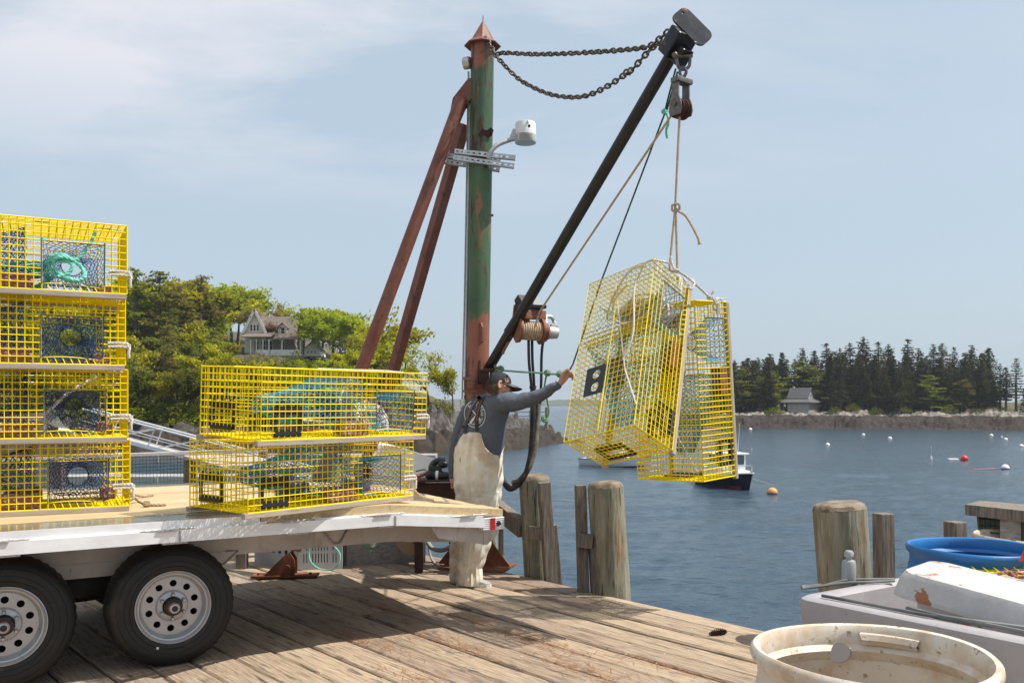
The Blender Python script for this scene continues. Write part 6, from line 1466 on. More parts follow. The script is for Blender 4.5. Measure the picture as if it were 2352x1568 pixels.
B.ball(HM @ V((.092, 0, -.062)), .020, 10, (1, 1.3, .5)); B.ball(HM @ V((.088, 0, -.074)), .019, 10, (1, 1.2, .5)); B.ball(HM @ V((.078, 0, -.102)), .026, 10)
B.ball(HM @ V((.066, .035, -.02)), .032, 10); B.ball(HM @ V((.066, -.035, -.02)), .032, 10); B.tube([HM @ V((.083, -.045, .03)), HM @ V((.098, 0, .034)), HM @ V((.083, .045, .03))], .012, 8)
for s in (-1, 1):   # ears
    pts = [HM @ V((-.012 + .020 * cos(t), s * (.078 + .010 * (cos(t) < 0)), -.004 + .033 * sin(t))) for t in [2 * pi * k / 12 for k in range(12)]]
    B.tube(pts, .0075, 6, closed=True); B.ball(HM @ V((-.006, s * .074, -.006)), .022, 8, (.8, .5, 1.2))
B.tube([HM @ V((-.03, 0, -.06)), at(1130, 915, 7.2), at(1124, 930, 7.21)], [.056, .056, .062], 16)
tc_, tr_ = cl([(1128, 928, 7.22, 27), (1114, 975, 7.22, 33), (1101, 1040, 7.22, 38), (1098, 1100, 7.22, 40), (1098, 1140, 7.22, 38)]); B.tube(tc_, tr_, 20)
for pts in ([(1104, 1130, 7.2, 30), (1096, 1215, 7.18, 24), (1082, 1290, 7.18, 17), (1078, 1330, 7.18, 11)], [(1076, 1130, 7.3, 28), (1068, 1225, 7.32, 22), (1058, 1295, 7.32, 16), (1060, 1326, 7.32, 10)],
            [(1150, 922, 7.12, 20), (1188, 925, 7.08, 16), (1222, 915, 7.04, 14), (1256, 899, 7.01, 11), (1283, 883.5, 6.99, 7.2), (1290, 876, 6.985, 7)], [(1078, 946, 7.36, 17), (1054, 1000, 7.4, 14), (1043, 1055, 7.42, 11), (1040, 1092, 7.42, 8), (1041, 1104, 7.42, 8)]):
    c_, r_ = cl(pts); B.tube(spline(c_, 4), [x.x for x in spline([V((q, 0, 0)) for q in r_], 4)], 14)
# right hand closed round the lines
HS = 6.985
def hp(x, y, d=0.0): return at(x, y, HS + d)
B.tube([hp(1288, 879), hp(1294, 869), hp(1300, 860)], [.025, .033, .030], 12); B.ball(hp(1297, 863), .036, 12, (1, .8, 1.1)); B.ball(hp(1301, 859), .030, 12)
for k, (x, y, d) in enumerate(((1300, 849, -.030), (1304.5, 851, -.010), (1308, 855, .010), (1310, 860.5, .028))):
    r = (.0105, .011, .0105, .009)[k]; L = (1.0, 1.08, 1.0, .85)[k]
    B.tube(spline([hp(x - 5, y + 7, d), hp(x, y, d), hp(x + 6 * L, y + 3, d + .006), hp(x + 7 * L, y + 9, d + .016), hp(x + 3, y + 12, d + .018)], 4), [r * f for f in [1.15] * 4 + [1.1] * 4 + [1.0] * 4 + [.92] * 4 + [.8]], 8)
B.tube(spline([hp(1291, 866, -.03), hp(1295, 856, -.043), hp(1301, 850, -.046), hp(1307, 849, -.036)], 4), [.016, .0155, .015, .0145, .014, .013, .0125, .012, .012, .0115, .011, .010, .008], 8)
# left hand
for k in range(4): B.tube(spline([at(1038 + k * 2, 1104, 7.40 + .018 * k), at(1037 + k * 2, 1113, 7.40 + .018 * k), at(1038 + k * 2, 1122 - k, 7.40 + .018 * k)], 3), .009, 7)
B.ball(at(1041, 1106, 7.425), .034, 10, (.7, 1, 1.1)); B.tube([at(1045, 1100, 7.39), at(1047, 1112, 7.385)], .0105, 7)
for pts in ([at(1066, 1336, 7.18), at(1082, 1338, 7.16), at(1096, 1339, 7.15)], [at(1056, 1332, 7.32), at(1070, 1334, 7.30), at(1084, 1335, 7.29)]): B.tube(pts, [.03, .028, .02], 12)
person = B.build('person', M['skin'], origin=man_o); ORIG[person.name] = man_o
rm = person.modifiers.new('skin_surface', 'REMESH'); rm.mode = 'VOXEL'; rm.voxel_size = .0055; rm.use_smooth_shade = True
sm = person.modifiers.new('smooth', 'SMOOTH'); sm.factor = .5; sm.iterations = 2
tag(person, 'man in white bib overalls, grey shirt and black cap holding the tag line', 'person')
# clothes: rings round centre lines, yawed with the body
def garment(sections, yaw, ratio, n=44, sub=5, wr=.010, seed=0, lim=None, fold=.0):
    """sections (cx, y, Y, half silhouette px); returns rows from bottom to top"""
    f = V((cos(yaw), sin(yaw), 0)); r = V((sin(yaw), -cos(yaw), 0)); k = sqrt(r.x ** 2 + (ratio * f.x) ** 2); rows = []
    for (x, y, Y, hw, tilt) in interp_rows(sections, sub):
        c = at(x, y, Y); a = hw * Y / FPX / k; b = a * ratio; row = []
        for j in range(n):
            t = 2 * pi * j / n; d = -f * cos(t) * b + r * sin(t) * a   # t=0 is the back, quarter turn is his right side
            p = c + d; q = p * 7.0 + V((seed, 0, 0)); w = mnoise.noise(V((q.x * .8, q.y * .8, q.z * .55))) * wr + abs(mnoise.noise(V((q.x * .7 + q.z * .9, q.y * .7, q.z * 1.1 - q.x)))) * wr * 1.1 - wr * .3
            w += fold * (abs(mnoise.noise(V((cos(t) * 2.6 + seed, sin(t) * 2.6, p.z * 1.1)))) * 1.6 - .45) + fold * .5 * mnoise.noise(V((cos(t) * 5 + seed, sin(t) * 5, p.z * 2.2)))
            p = p + d.normalized() * w + V((0, 0, tilt * (-cos(t)) * .01)); row.append(p)
        rows.append(row)
    return rows
YB_ = atan2(.89, .46)
M['shirt'] = mat('heather_grey_shirt', [(.088, .10, .125), (.118, .132, .16)], .9, scale=140, detail=3, bump=.15, bdist=.002, spec=.2)
M['bib'] = mat('worn_white_oilskin', [(.62, .56, .45), (.72, .67, .57), (.76, .72, .63)], .6, scale=3.5, detail=7, lo=.3, hi=.62, bump=.12, bdist=.004, patches=[((.42, .30, .17), 4.2, .47, .70), ((.20, .17, .14), 19, .71, .74), ((.36, .29, .2), 30, .66, .72, (1, 1, .4))])
rows = garment([(1098, 1085, 7.22, 53), (1099, 1042, 7.22, 54.5), (1104, 1005, 7.22, 54), (1112, 972, 7.22, 49.5), (1119, 948, 7.21, 49), (1127, 927, 7.20, 43), (1131, 914, 7.19, 36), (1134, 905, 7.18, 27), (1136, 899, 7.17, 18)], YB_, .80, 52, 6, .011, 3, None, .010)
S = MB(); S.smooth = True
def closed(rw):
    S.grid(rw, True); S.add(rw[0], [tuple(range(len(rw[0])))]); S.add(rw[-1], [tuple(range(len(rw[-1])))])
closed(rows)
def sleeve(pts, n=22, sub=7, seed=0, wr=.008):
    c, r = cl(pts); c = spline(c, sub); r = [q.x for q in spline([V((q, 0, 0)) for q in r], sub)]; rows = []; pv = None
    for i, p in enumerate(c):
        d = (c[min(i + 1, len(c) - 1)] - c[max(i - 1, 0)]).normalized()
        if pv is None: a, b, _ = frame(d); b = d.cross(a)
        else: a = pv - d * pv.dot(d); a.normalize(); b = d.cross(a)
        pv = a; row = []
        for k in range(n):
            t = 2 * pi * k / n; dr = a * cos(t) + b * sin(t); q = p + dr * r[i]
            w = (abs(mnoise.noise(V((q.x * 13 + q.z * 9 + seed, q.y * 6, q.z * 10)))) - .25) * wr * 1.9; row.append(q + dr * w)
        rows.append(row)
    return rows
closed(sleeve([(1128, 936, 7.16, 30), (1146, 925, 7.13, 28), (1166, 923, 7.10, 25), (1188, 923.5, 7.08, 20.5), (1214, 917, 7.05, 18), (1240, 908, 7.02, 15.5), (1262, 895, 7.0, 12.5), (1280, 884.5, 6.99, 10), (1284, 881.5, 6.99, 10.3)]))
closed(sleeve([(1100, 935, 7.3, 24), (1078, 950, 7.36, 21), (1060, 985, 7.39, 18), (1049, 1020, 7.41, 16), (1043, 1060, 7.42, 14), (1041, 1090, 7.42, 11), (1041, 1098, 7.42, 10.5)], seed=5))
shirt = S.build('shirt', M['shirt'], person)
rm = shirt.modifiers.new('cloth', 'REMESH'); rm.mode = 'VOXEL'; rm.voxel_size = .006; rm.use_smooth_shade = True
sm = shirt.modifiers.new('smooth', 'SMOOTH'); sm.factor = .5; sm.iterations = 3
# overalls: trunk with a cut upper edge, two legs
n = 60; tops = [(0, 991), (.40, 992), (.47, 1004), (.58, 1019), (.76, 1032), (1.05, 1041), (1.5, 1046), (1.85, 1030), (2.3, 1000), (3.14, 985), (4.0, 1000), (4.6, 1030), (5.2, 1034), (5.45, 1026), (5.66, 1014), (5.79, 1000), (5.86, 992), (6.3, 991)]
sec = [(1097, 1160, 7.22, 50), (1097.5, 1140, 7.22, 54), (1098, 1110, 7.22, 57), (1098, 1075, 7.22, 58), (1099.5, 1042, 7.22, 58), (1104, 1005, 7.22, 57.5), (1109, 983, 7.22, 53)]
full = garment(sec, YB_, .80, n, 8, .018, 9, None, .022); ysr = [q[1] for q in interp_rows(sec, 8)]
rows = []; m = 40
for i in range(m + 1):
    row = []
    for j in range(n):
        yt = interp(tops, 2 * pi * j / n); y = 1160 + (yt - 1160) * i / m
        k = next((q for q in range(len(ysr) - 1) if ysr[q] >= y >= ysr[q + 1]), len(ysr) - 2); f = (ysr[k] - y) / (ysr[k] - ysr[k + 1] + 1e-9)
        row.append(full[k][j].lerp(full[k + 1][j], max(0, min(1, f))))
    rows.append(row)
O = MB(); O.smooth = True; O.grid(rows, True)
def leg(sec, yaw, seed):
    O.grid(garment(sec, yaw, .92, 40, 9, .022, seed, None, .022), True)
leg([(1079, 1341, 7.18, 26), (1079, 1330, 7.18, 28.5), (1079.5, 1312, 7.18, 28), (1081, 1290, 7.18, 30), (1085, 1255, 7.18, 35), (1092, 1215, 7.19, 39), (1101, 1170, 7.2, 44), (1105, 1125, 7.21, 46)], .6, 2)
leg([(1058, 1336, 7.33, 20), (1057, 1322, 7.33, 21), (1056, 1300, 7.33, 20), (1061, 1255, 7.32, 25), (1069, 1205, 7.3, 30), (1078, 1160, 7.27, 36), (1083, 1120, 7.25, 38)], .6, 6)
ov = O.build('bib_overalls', M['bib'], person)
so = ov.modifiers.new('thickness', 'SOLIDIFY'); so.thickness = .004; so.offset = 1
# projection of prints and straps on to the back
def bvh_of(ob):
    me = ob.data; o = ORIG[person.name]; return BVHTree.FromPolygons([v.co + o for v in me.vertices], [tuple(p.vertices) for p in me.polygons])
TS = bvh_of(shirt)
def onto(x, y, off=.007, tree=None):
    d = (at(x, y, 7) - cam.location).normalized(); h = (tree or TS).ray_cast(cam.location, d); p = h[0] if h[0] else at(x, y, 7.1); return p - d * off
St = MB()
paths = [[(1066, 992), (1071.5, 969), (1078, 948), (1086, 930), (1094, 920), (1103, 909)], [(1094.5, 989), (1095, 972), (1096, 954), (1099.5, 938), (1103.5, 924), (1111, 908)]]
orange = mat('orange_print', (.50, .13, .05), .7); white_print = mat('white_print', (.62, .63, .64), .8)
straps = []
for pth in paths:
    c = spline([V((x, y, 0)) for x, y in pth], 8); rowsL = []
    for i, p in enumerate(c):
        d = (c[min(i + 1, len(c) - 1)] - c[max(i - 1, 0)]).normalized(); nrm = V((-d.y, d.x, 0))
        rowsL.append([onto(p.x + nrm.x * w, p.y + nrm.y * w, .012) for w in (-3.7, -1.2, 1.2, 3.7)])
    mb = MB(); mb.smooth = True; mb.grid(rowsL)
    q = onto(pth[0][0] + .5, pth[0][1] - 12, .016); mb.box(q, (.034, .012, .022), None, .003)
    st = mb.build('suspender', M['black'], person); so = st.modifiers.new('thickness', 'SOLIDIFY'); so.thickness = .003
    # lettering runs down the strap
    T = MB(); T.text('GRUNDENS', 1.0, Matrix.Identity(4), 0); mx = max(v[0] for v in T.v); mn = min(v[0] for v in T.v); L = len(c)
    for i in range(len(T.v)):
        u = (T.v[i][0] - mn) / (mx - mn); s = (L - 1) * (.86 - .60 * u); k = min(int(s), L - 2); p = c[k].lerp(c[k + 1], s - k); d = (c[k + 1] - c[k]).normalized(); nrm = V((-d.y, d.x, 0))
        w = T.v[i][1] * 4.4; T.v[i] = tuple(onto(p.x + nrm.x * w, p.y + nrm.y * w, .0165))
    T.build('strap_lettering', orange, st)
P_ = MB(); ecx, ecy, erx, ery = 1090.5, 951.5, 24.5, 31
def pr(x, y): return onto(x, y, .0085)
ring = []
for k in range(49):
    t = 2 * pi * k / 48; ring.append([pr(ecx + erx * f * cos(t) + 2.0 * sin(t), ecy + ery * f * sin(t)) for f in (.945, 1.0)])
P_.grid(ring)
def letters(txt, a0, a1, rad, up, size):
    T = MB()
    for i, ch in enumerate(txt):
        t = a0 + (a1 - a0) * i / max(1, len(txt) - 1); G = MB(); G.text(ch, 1.0, Matrix.Identity(4), 0); ct, st_ = cos(t), sin(t); ang = t + (pi / 2 if up else -pi / 2)
        for v in G.v:
            gx, gy = v[0] * size, -v[1] * size; x = ecx + erx * rad * ct + gx * cos(ang) - gy * sin(ang); y = ecy + ery * rad * st_ + gx * sin(ang) + gy * cos(ang); T.v.append(tuple(pr(x, y)))
        o = len(T.v) - len(G.v); T.f += [tuple(q + o for q in f) for f in G.f]; T.m += G.m; T.r += G.r; T.sm += G.sm
    P_.add(T.v, T.f)
letters('MAINE', -2.2, -.45, .74, True, 10); letters('FISHERMAN', 2.75, .5, .76, False, 8.5)
for a, b in (((1075, 930), (1104, 966)), ((1106, 934), (1080, 972))):   # crossed oars
    pts = [V((a[0] + (b[0] - a[0]) * t / 8, a[1] + (b[1] - a[1]) * t / 8, 0)) for t in range(9)]; d = (V((*b, 0)) - V((*a, 0))).normalized(); nr = V((-d.y, d.x, 0))
    P_.grid([[pr(p.x + nr.x * w, p.y + nr.y * w) for w in (-(1.0 + (i > 5) * 1.4), 1.0 + (i > 5) * 1.4)] for i, p in enumerate(pts)])
anc = [(1107, 944), (1107, 954)]; P_.grid([[pr(1106.5, y), pr(1107.7, y)] for y in (944, 949, 954)]); P_.grid([[pr(1104, 947 + dy), pr(1110, 947 + dy)] for dy in (0, .9)]); P_.grid([[pr(1107 + 3.6 * cos(t), 951 + 3.6 * sin(t)), pr(1107 + 2.5 * cos(t), 951 + 2.4 * sin(t))] for t in [pi * k / 8 for k in range(9)]])
P_.build('shirt_print', white_print, shirt)
# cap, glasses, hair, boots
mb = MB(); mb.smooth = True; rows = []
for i in range(10):
    u = i / 9; a = -.10 + (pi / 2 + .10) * u; rows.append([HM @ V(((.107 if cos(t) > 0 else .106) * cos(t) * cos(a) - .002, .086 * sin(t) * cos(a), .024 + .101 * sin(a) + .012 * cos(t) * cos(a))) for t in [2 * pi * k / 32 for k in range(32)]])
mb.grid(rows, True); mb.ball(HM @ V((0, 0, .126)), .008, 6)
cap = mb.build('cap', mat('black_cap_cloth', [(.010, .010, .011), (.018, .018, .019)], .85, scale=200), person)
mb = MB(); mb.smooth = True; rows = []
for i in range(9):
    w = -1 + 2 * i / 8; yy = .086 * w; reach = .108 * sqrt(max(0, 1 - abs(w) ** 4)); x0 = .098 * sqrt(max(0.05, 1 - (w * .9) ** 2)); rows.append([HM @ V((x0 - .012 + (reach + .012) * t, yy, .030 - .022 * w * w - .006 * t - .012 * t * t)) for t in (0, .25, .5, .75, 1)])
mb.grid(rows); br_ = mb.build('cap_brim', M['black'], cap); so = br_.modifiers.new('thickness', 'SOLIDIFY'); so.thickness = .006
mb = MB(); bt = bvh_of(cap)
emb = [(1159, 869), (1165, 868), (1168, 873), (1167, 878), (1160, 876)]
for a, b in zip(emb, emb[1:] + emb[:1]): mb.tube([onto(*a, .003, bt), onto((a[0] + b[0]) / 2, (a[1] + b[1]) / 2, .003, bt), onto(*b, .003, bt)], .0028, 5)
mb.mi = 1; mb.add([onto(x, y, .0025, bt) for x, y in emb], [(0, 1, 2, 3, 4)]); mb.build('cap_patch', [orange, M['galv']], cap)
mb = MB(); 
for s in (-1, 1): mb.tube(spline([HM @ V((.092, s * .062, .006)), HM @ V((.05, s * .084, .010)), HM @ V((-.005, s * .086, .012)), HM @ V((-.02, s * .083, -.004))], 4), .0042, 6)
mb.tube([HM @ V((.100, -.06, .012)), HM @ V((.114, 0, .014)), HM @ V((.100, .06, .012))], .004, 6); gl = mb.build('sunglasses', M['black'], person)
mb = MB(); mb.smooth = True
for s in (-1, 1): mb.grid([[HM @ V((.096 + .018 * cos(w * 1.4) - .010, s * (.036 + .030 * w), -.012 + .022 * h)) for h in (-1, -.5, 0, .5, 1)] for w in (-1, -.5, 0, .5, 1)])
mb.build('lens', mat('orange_mirror_lens', [(.65, .16, .01), (.75, .35, .02)], .12, .7, scale=20), gl)
mb = MB(); rh = random.Random(2); mb.smooth = True
mb.grid([[HM @ V((.1035 * cos(t) * sqrt(max(0, 1 - (z / .125) ** 2)), .0805 * sin(t) * sqrt(max(0, 1 - (z / .125) ** 2)), z)) for t in [1.75 + 2.78 * k / 16 for k in range(17)]] for z in (-.085, -.06, -.03, 0, .03)])
mb.smooth = False
for i in range(1400):
    t = rh.uniform(.75 * pi * .62, 2 * pi - .75 * pi * .62); z = rh.uniform(-.085, .035); p = V((.103 * cos(t) * sqrt(max(0, 1 - (z / .125) ** 2)), .081 * sin(t) * sqrt(max(0, 1 - (z / .125) ** 2)), z))
    if p.x > -.03 and z < -.01: continue
    q = HM @ p; e = HM @ (p * 1.03 + V((-.004, 0, -.016))); sd = (e - q).cross(q - hc).normalized() * .0016; mb.rv = rh.random(); mb.add([q - sd, q + sd, e], [(0, 1, 2)])
mb.build('hair', mat('short_brown_hair', [(.06, .035, .02), (.12, .07, .04)], .7, scale=60, rnd=.3), person)
for x0, x1, Y0, Y1, yb in ((1050, 1128, 7.20, 7.14, 1346), (1044, 1104, 7.33, 7.27, 1341)):
    a = ground(x0, yb); a = at(x0, yb, Y0); a.z = 0; b = at(x1, yb, Y1); b.z = 0; d = (b - a).normalized(); L = (b - a).length; s = V((-d.y, d.x, 0)); rows = []
    for t, w, h in ((0, .026, .06), (.06, .036, .075), (.3, .041, .085), (.5, .044, .078), (.72, .050, .062), (.88, .043, .048), (.97, .026, .034), (1, .006, .024)):
        c = a + d * L * t; rows.append([c + s * w * k + V((0, 0, z)) for k, z in ((1, .022), (1.02, .03), (.9, .03 + (h - .03) * .6), (.45, h), (0, h * 1.03), (-.45, h), (-.9, .03 + (h - .03) * .6), (-1.02, .03), (-1, .022))])
    mb = MB(); mb.smooth = True; mb.grid(rows); mb.add(rows[0], [tuple(range(9))]); bt_ = mb.build('boot', mat('grey_rubber_boot', (.30, .29, .26), .6) if 'grey_rubber_boot' not in bpy.data.materials else bpy.data.materials['grey_rubber_boot'], person)
    mb = MB(); sl = [[a + d * L * (t * 1.015 - .005) + s * w * 1.1 * k + V((0, 0, z)) for k in (1, .3, -.3, -1) for z in (.0,)] for t, w in ((0, .02), (.06, .036), (.3, .040), (.5, .043), (.72, .05), (.9, .042), (.98, .024), (1.0, .006))]
    mb.grid(sl); tp = [[p + V((0, 0, .026)) for p in r] for r in sl]; mb.grid(tp); mb.grid([[r[0] for r in sl], [r[0] for r in tp]]); mb.grid([[r[-1] for r in sl], [r[-1] for r in tp]]); mb.grid([sl[-1], tp[-1]]); mb.build('sole', M['rope_white'], bt_)
# ------------------------------------------------------------------ right foreground: barrels, tote and lid
def drum(name, label, c, r, h, m, hole=None, dirt=None):
    root = thing(name, label, 'barrel', c); mb = MB(); Mx = Matrix.Translation(c)
    prof = [(0, .012), (r - .03, .012), (r - .012, .03), (r - .010, h - .10), (r - .022, h - .085), (r - .030, h - .070), (r - .018, h - .055), (r - .020, h - .018), (r - .012, h - .003), (r - .002, h), (r + .006, h - .008), (r + .008, h - .02), (r + .002, h - .036), (r - .010, h - .05), (r - .012, h - .075), (r - .002, h - .12), (r, h * .66), (r + .007, h * .645), (r + .007, h * .63), (r, h * .615), (r, h * .36), (r + .007, h * .345), (r, h * .33), (r, .05), (r - .02, .0), (0, 0)]
    n = 72; rows = []
    for rr, hh in prof:
        rows.append([Mx @ V((rr * (1 + .004 * sin(3 * t + hh * 5)) * cos(t), rr * (1 + .004 * sin(3 * t + hh * 5)) * sin(t), hh + .004 * sin(2 * t + 1))) for t in [2 * pi * k / n for k in range(n)]])
    mb.smooth = True; mb.grid(rows, True); o = mb.build('shell', m, root)
    if hole:
        th, hz2, hr_ = hole; d = V((cos(th), sin(th), 0)); cp_ = c + d * r + V((0, 0, hz2))
        q = d.to_track_quat('Z', 'Y').to_matrix().to_4x4(); q.translation = cp_; cm_ = MB(); cm_.lathe([(0, -.06), (hr_, -.06), (hr_, .06), (0, .06)], 24, q); cut = cm_.build('cutter', m, root)
        bo = o.modifiers.new('cut', 'BOOLEAN'); bo.operation = 'DIFFERENCE'; bo.object = cut; bo.solver = 'FLOAT' if False else 'EXACT'
        dg = bpy.context.evaluated_depsgraph_get(); dg.update(); me = bpy.data.meshes.new_from_object(o.evaluated_get(dg)); o.modifiers.clear(); o.data = me; bpy.data.objects.remove(cut)
    return root
M['drum_white'] = mat('stained_white_plastic', [(.58, .51, .42), (.67, .61, .52)], .45, scale=3, detail=8, lo=.3, hi=.6, patches=[((.45, .30, .17), 6, .47, .70), ((.20, .09, .03), 15, .63, .66), ((.30, .22, .14), 45, .60, .66)])
M['drum_blue'] = mat('blue_plastic', [(.012, .12, .34), (.018, .17, .44)], .4, scale=3, patches=[((.20, .26, .30), 9, .62, .72), ((.03, .025, .02), 20, .70, .73)])
d1 = drum('plastic_barrel', 'stained white open topped barrel in the bottom right foreground with a hole in its wall', V((.897, 2.185, 0)), .285, .884, M['drum_white'], (1.49, .80, .030))
mb = MB(); c = V((.897, 2.185, 0))
def arc(a0, a1, r, z, n=14): return [c + V((r * cos(a0 + (a1 - a0) * k / n), r * sin(a0 + (a1 - a0) * k / n), z)) for k in range(n + 1)]
mb.smooth = True; mb.grid([arc(.72, 1.28, .270, .864), arc(.70, 1.30, .258, .860), arc(.72, 1.28, .252, .845), arc(.72, 1.28, .262, .830)]); mb.build('rim_lug', M['drum_white'], d1)
d2 = drum('plastic_barrel', 'blue open topped barrel at the right edge behind the tilted white lid', V((2.235, 4.25, 0)), .29, .81, M['drum_blue'])
d3 = drum('plastic_barrel', 'pale cream barrel behind the blue barrel, cut by the right frame edge', V((2.83, 4.75, 0)), .29, .785, M['drum_white'])
M['gel'] = mat('white_fibreglass', [(.30, .28, .29), (.37, .35, .355)], .45, scale=5, bump=.35, bscale=70, bdist=.003, patches=[((.16, .12, .09), 34, .70, .73)])
M['lidpaint'] = mat('peeling_white_paint', [(.43, .41, .395), (.52, .50, .485)], .5, scale=9, bump=.3, bscale=40, bdist=.004, patches=[((.33, .13, .05), 5.5, .57, .585), ((.30, .28, .26), 26, .69, .71)])
# insulated tote: corner nearest the water, long side along the pier edge
TA2 = radians(-52); tu = V((cos(TA2), sin(TA2), 0)); tn = V((cos(radians(33)), sin(radians(33)), 0))   # tn points away to the right
tz = .75; tcn = at(1822, 1367, FPX * (CAMZ - tz) / (1367 - HY)); tcn.z = 0
LX, LY, wl = 1.55, 1.12, .075
def tp(u, v, z): return tcn + tu * u + tn * v + V((0, 0, z))
tote = thing('fish_tote', 'large white fibreglass fish tote with thick walls and grey rim hose', 'fish tote', tp(.7, .5, 0))
def ringpts(ins, z, rc_=.06, n=5):
    o = []
    for (u, v, a) in ((LX - ins - rc_, ins + rc_, -pi / 2), (LX - ins - rc_, LY - ins - rc_, 0), (ins + rc_, LY - ins - rc_, pi / 2), (ins + rc_, ins + rc_, pi)):
        for k in range(n + 1): o.append(tp(u + rc_ * cos(a + pi / 2 * k / n), v + rc_ * sin(a + pi / 2 * k / n), z))
    return o
mb = MB(); mb.smooth = True
rr_ = [ringpts(.04, .10, .07), ringpts(.0, tz - .03), ringpts(.004, tz - .010), ringpts(.018, tz), ringpts(wl - .015, tz), ringpts(wl, tz - .012), ringpts(wl + .004, tz - .05), ringpts(wl + .05, .2), ringpts(wl + .06, .16)]
mb.grid(rr_, True); mb.add(rr_[-1], [tuple(range(len(rr_[-1])))]); mb.add(rr_[0], [tuple(range(len(rr_[0])))]); mb.build('shell', M['gel'], tote)
for u in (.25, 1.2): mb = MB(); mb.box(tp(u, LY / 2, .05), (.14, LY * .9, .1), Matrix.Rotation(TA2, 3, 'Z'), .01); mb.build('skid', M['gel'], tote)
mb = MB(); a = tp(-.0, .10, .55); mb.tube([a, a - tu * .012 + V((0, 0, 0)), a - tu * .085], .052, 20); mb.ball(a - tu * .085, .052, 16, (.6, .6, 1)); mb.build('drain_plug', M['white_plastic'], tote)
mb = MB()
def rp(x, y, z=.010): q = at(x, y, FPX * (CAMZ - tz - z) / (y - HY)); return q
mb.tube(spline([rp(1888, 1367), rp(1960, 1380), rp(2050, 1397), rp(2130, 1412), rp(2240, 1428), rp(2400, 1460)], 6), .0065, 8); mb.tube(spline([rp(2085, 1396), rp(2170, 1418), rp(2300, 1436), rp(2420, 1452)], 6), .011, 8)
mb.tube(spline([rp(1842, 1350), rp(1880, 1346), rp(1940, 1338), rp(2000, 1336), rp(2054, 1333)], 6), .006, 8); mb.tube(spline([rp(1842, 1345), rp(1885, 1345), rp(1925, 1335), rp(1965, 1330), rp(2054, 1329)], 6), .005, 8); mb.tube([rp(1841, 1348, .012), rp(1885, 1343, .012)], .007, 8)
mb.build('rim_hose', mat('grey_rubber_hose', [(.085, .085, .085), (.17, .17, .165)], .6, scale=2.5, lo=.45, hi=.55), tote)
bo = rp(1950, 1334, .0); mb = MB(); mb.lathe([(0, 0), (.032, 0), (.034, .01), (.034, .085), (.030, .10), (.014, .108), (.013, .118), (.022, .122), (.023, .140), (.016, .150), (0, .152)], 24, Matrix.Translation(bo) @ Matrix.Diagonal((.86, .86, .86, 1)))
tag(mb.build('bottle', mat('frosted_clear_plastic', (.62, .64, .64), .25, trans=.55), origin=bo), 'small frosted clear bottle standing on the tote rim in front of the thick piling', 'bottle')
# lid: thick hollow slab lying tilted over the tote
lid = thing('tote_lid', 'thick white tote lid with peeling orange patches lying tilted across the tote', 'lid', tp(.9, .7, tz))
LA, LB, LC, LD = rp(2058, 1312, 0), None, None, None
A = at(2059, 1306, 3.30); Bq = at(2112, 1278, 3.52); D_ = at(2400, 1398, 2.94); C_ = Bq + (D_ - A)
u_ = (D_ - A).normalized(); v_ = (Bq - A); v_ = (v_ - u_ * v_.dot(u_)).normalized(); w_ = u_.cross(v_).normalized()
if w_.z < 0: w_ = -w_
LU, LV = 1.3, .34; th_ = .15
def lp(a, b, c): return A + u_ * a + v_ * b + w_ * c
def lring(ins, c, rc_=.06, n=5):
    o = []
    for (x, y, a) in ((LU - ins - rc_, ins + rc_, -pi / 2), (LU - ins - rc_, LV - ins - rc_, 0), (ins + rc_, LV - ins - rc_, pi / 2), (ins + rc_, ins + rc_, pi)):
        for k in range(n + 1): o.append(lp(x + rc_ * cos(a + pi / 2 * k / n), y + rc_ * sin(a + pi / 2 * k / n), c))
    return o
mb = MB(); mb.smooth = True
R_ = [lring(.03, 0), lring(.012, -.006), lring(.0, -.03), lring(-.012, -.085)]
mb.grid(R_, True); mb.add(R_[0], [tuple(range(len(R_[0])))]); mb.grid([lring(-.012, -.085), lring(-.012, -.10), lring(.012, -.104)], True)
R2 = [lring(.012, -.104), lring(.05, -.115), lring(.055, -th_), lring(.075, -th_ - .006), lring(.12, -th_)]; mb.grid(R2, True); mb.add(R2[-1], [tuple(range(len(R2[-1])))])
lo_ = mb.build('slab', M['lidpaint'], lid)
mb = MB(); q = w_.to_track_quat('Z', 'Y').to_matrix().to_4x4(); q.translation = lp(.72, .10, .001); mb.lathe([(0, 0), (.012, .0005), (.014, -.001)], 14, q); mb.build('drain_hole', M['black'], lid)
# yellow wire with orange rope and a red flag behind the lid
yw = at(2325, 1322, 3.75); mb = MB()
for k in range(9): mb.wire(yw + V((-.1 + k * .045, .0, -.02 + .003 * k)), yw + V((-.02 + k * .045, .35, .0)), .0024)
for k in range(8): mb.wire(yw + V((-.1 + .01 * k, k * .045, -.02)), yw + V((.34, k * .045, -.01)), .0024)
zb_ = -yw.z + .004
for k in range(10): mb.wire(yw + V((-.1 + k * .049, 0, zb_)), yw + V((-.1 + k * .049, 0, -.015)), .0024); mb.wire(yw + V((-.1 + k * .049, .35, zb_)), yw + V((-.1 + k * .049, .35, -.015)), .0024)
for k in range(8): mb.wire(yw + V((-.1, k * .05, zb_)), yw + V((-.1, k * .05, -.015)), .0024); mb.wire(yw + V((.34, k * .05, zb_)), yw + V((.34, k * .05, -.015)), .0024)
for k in range(15):
    zz_ = zb_ + (-.015 - zb_) * k / 14; q_ = [yw + V((-.1, 0, zz_)), yw + V((.34, 0, zz_)), yw + V((.34, .35, zz_)), yw + V((-.1, .35, zz_))]
    for a, b in zip(q_, q_[1:] + q_[:1]): mb.wire(a, b, .0024)
tag(mb.build('wire_crate', M['yellow'], origin=yw), 'yellow wire crate between the white lid and the blue barrel', 'crate')
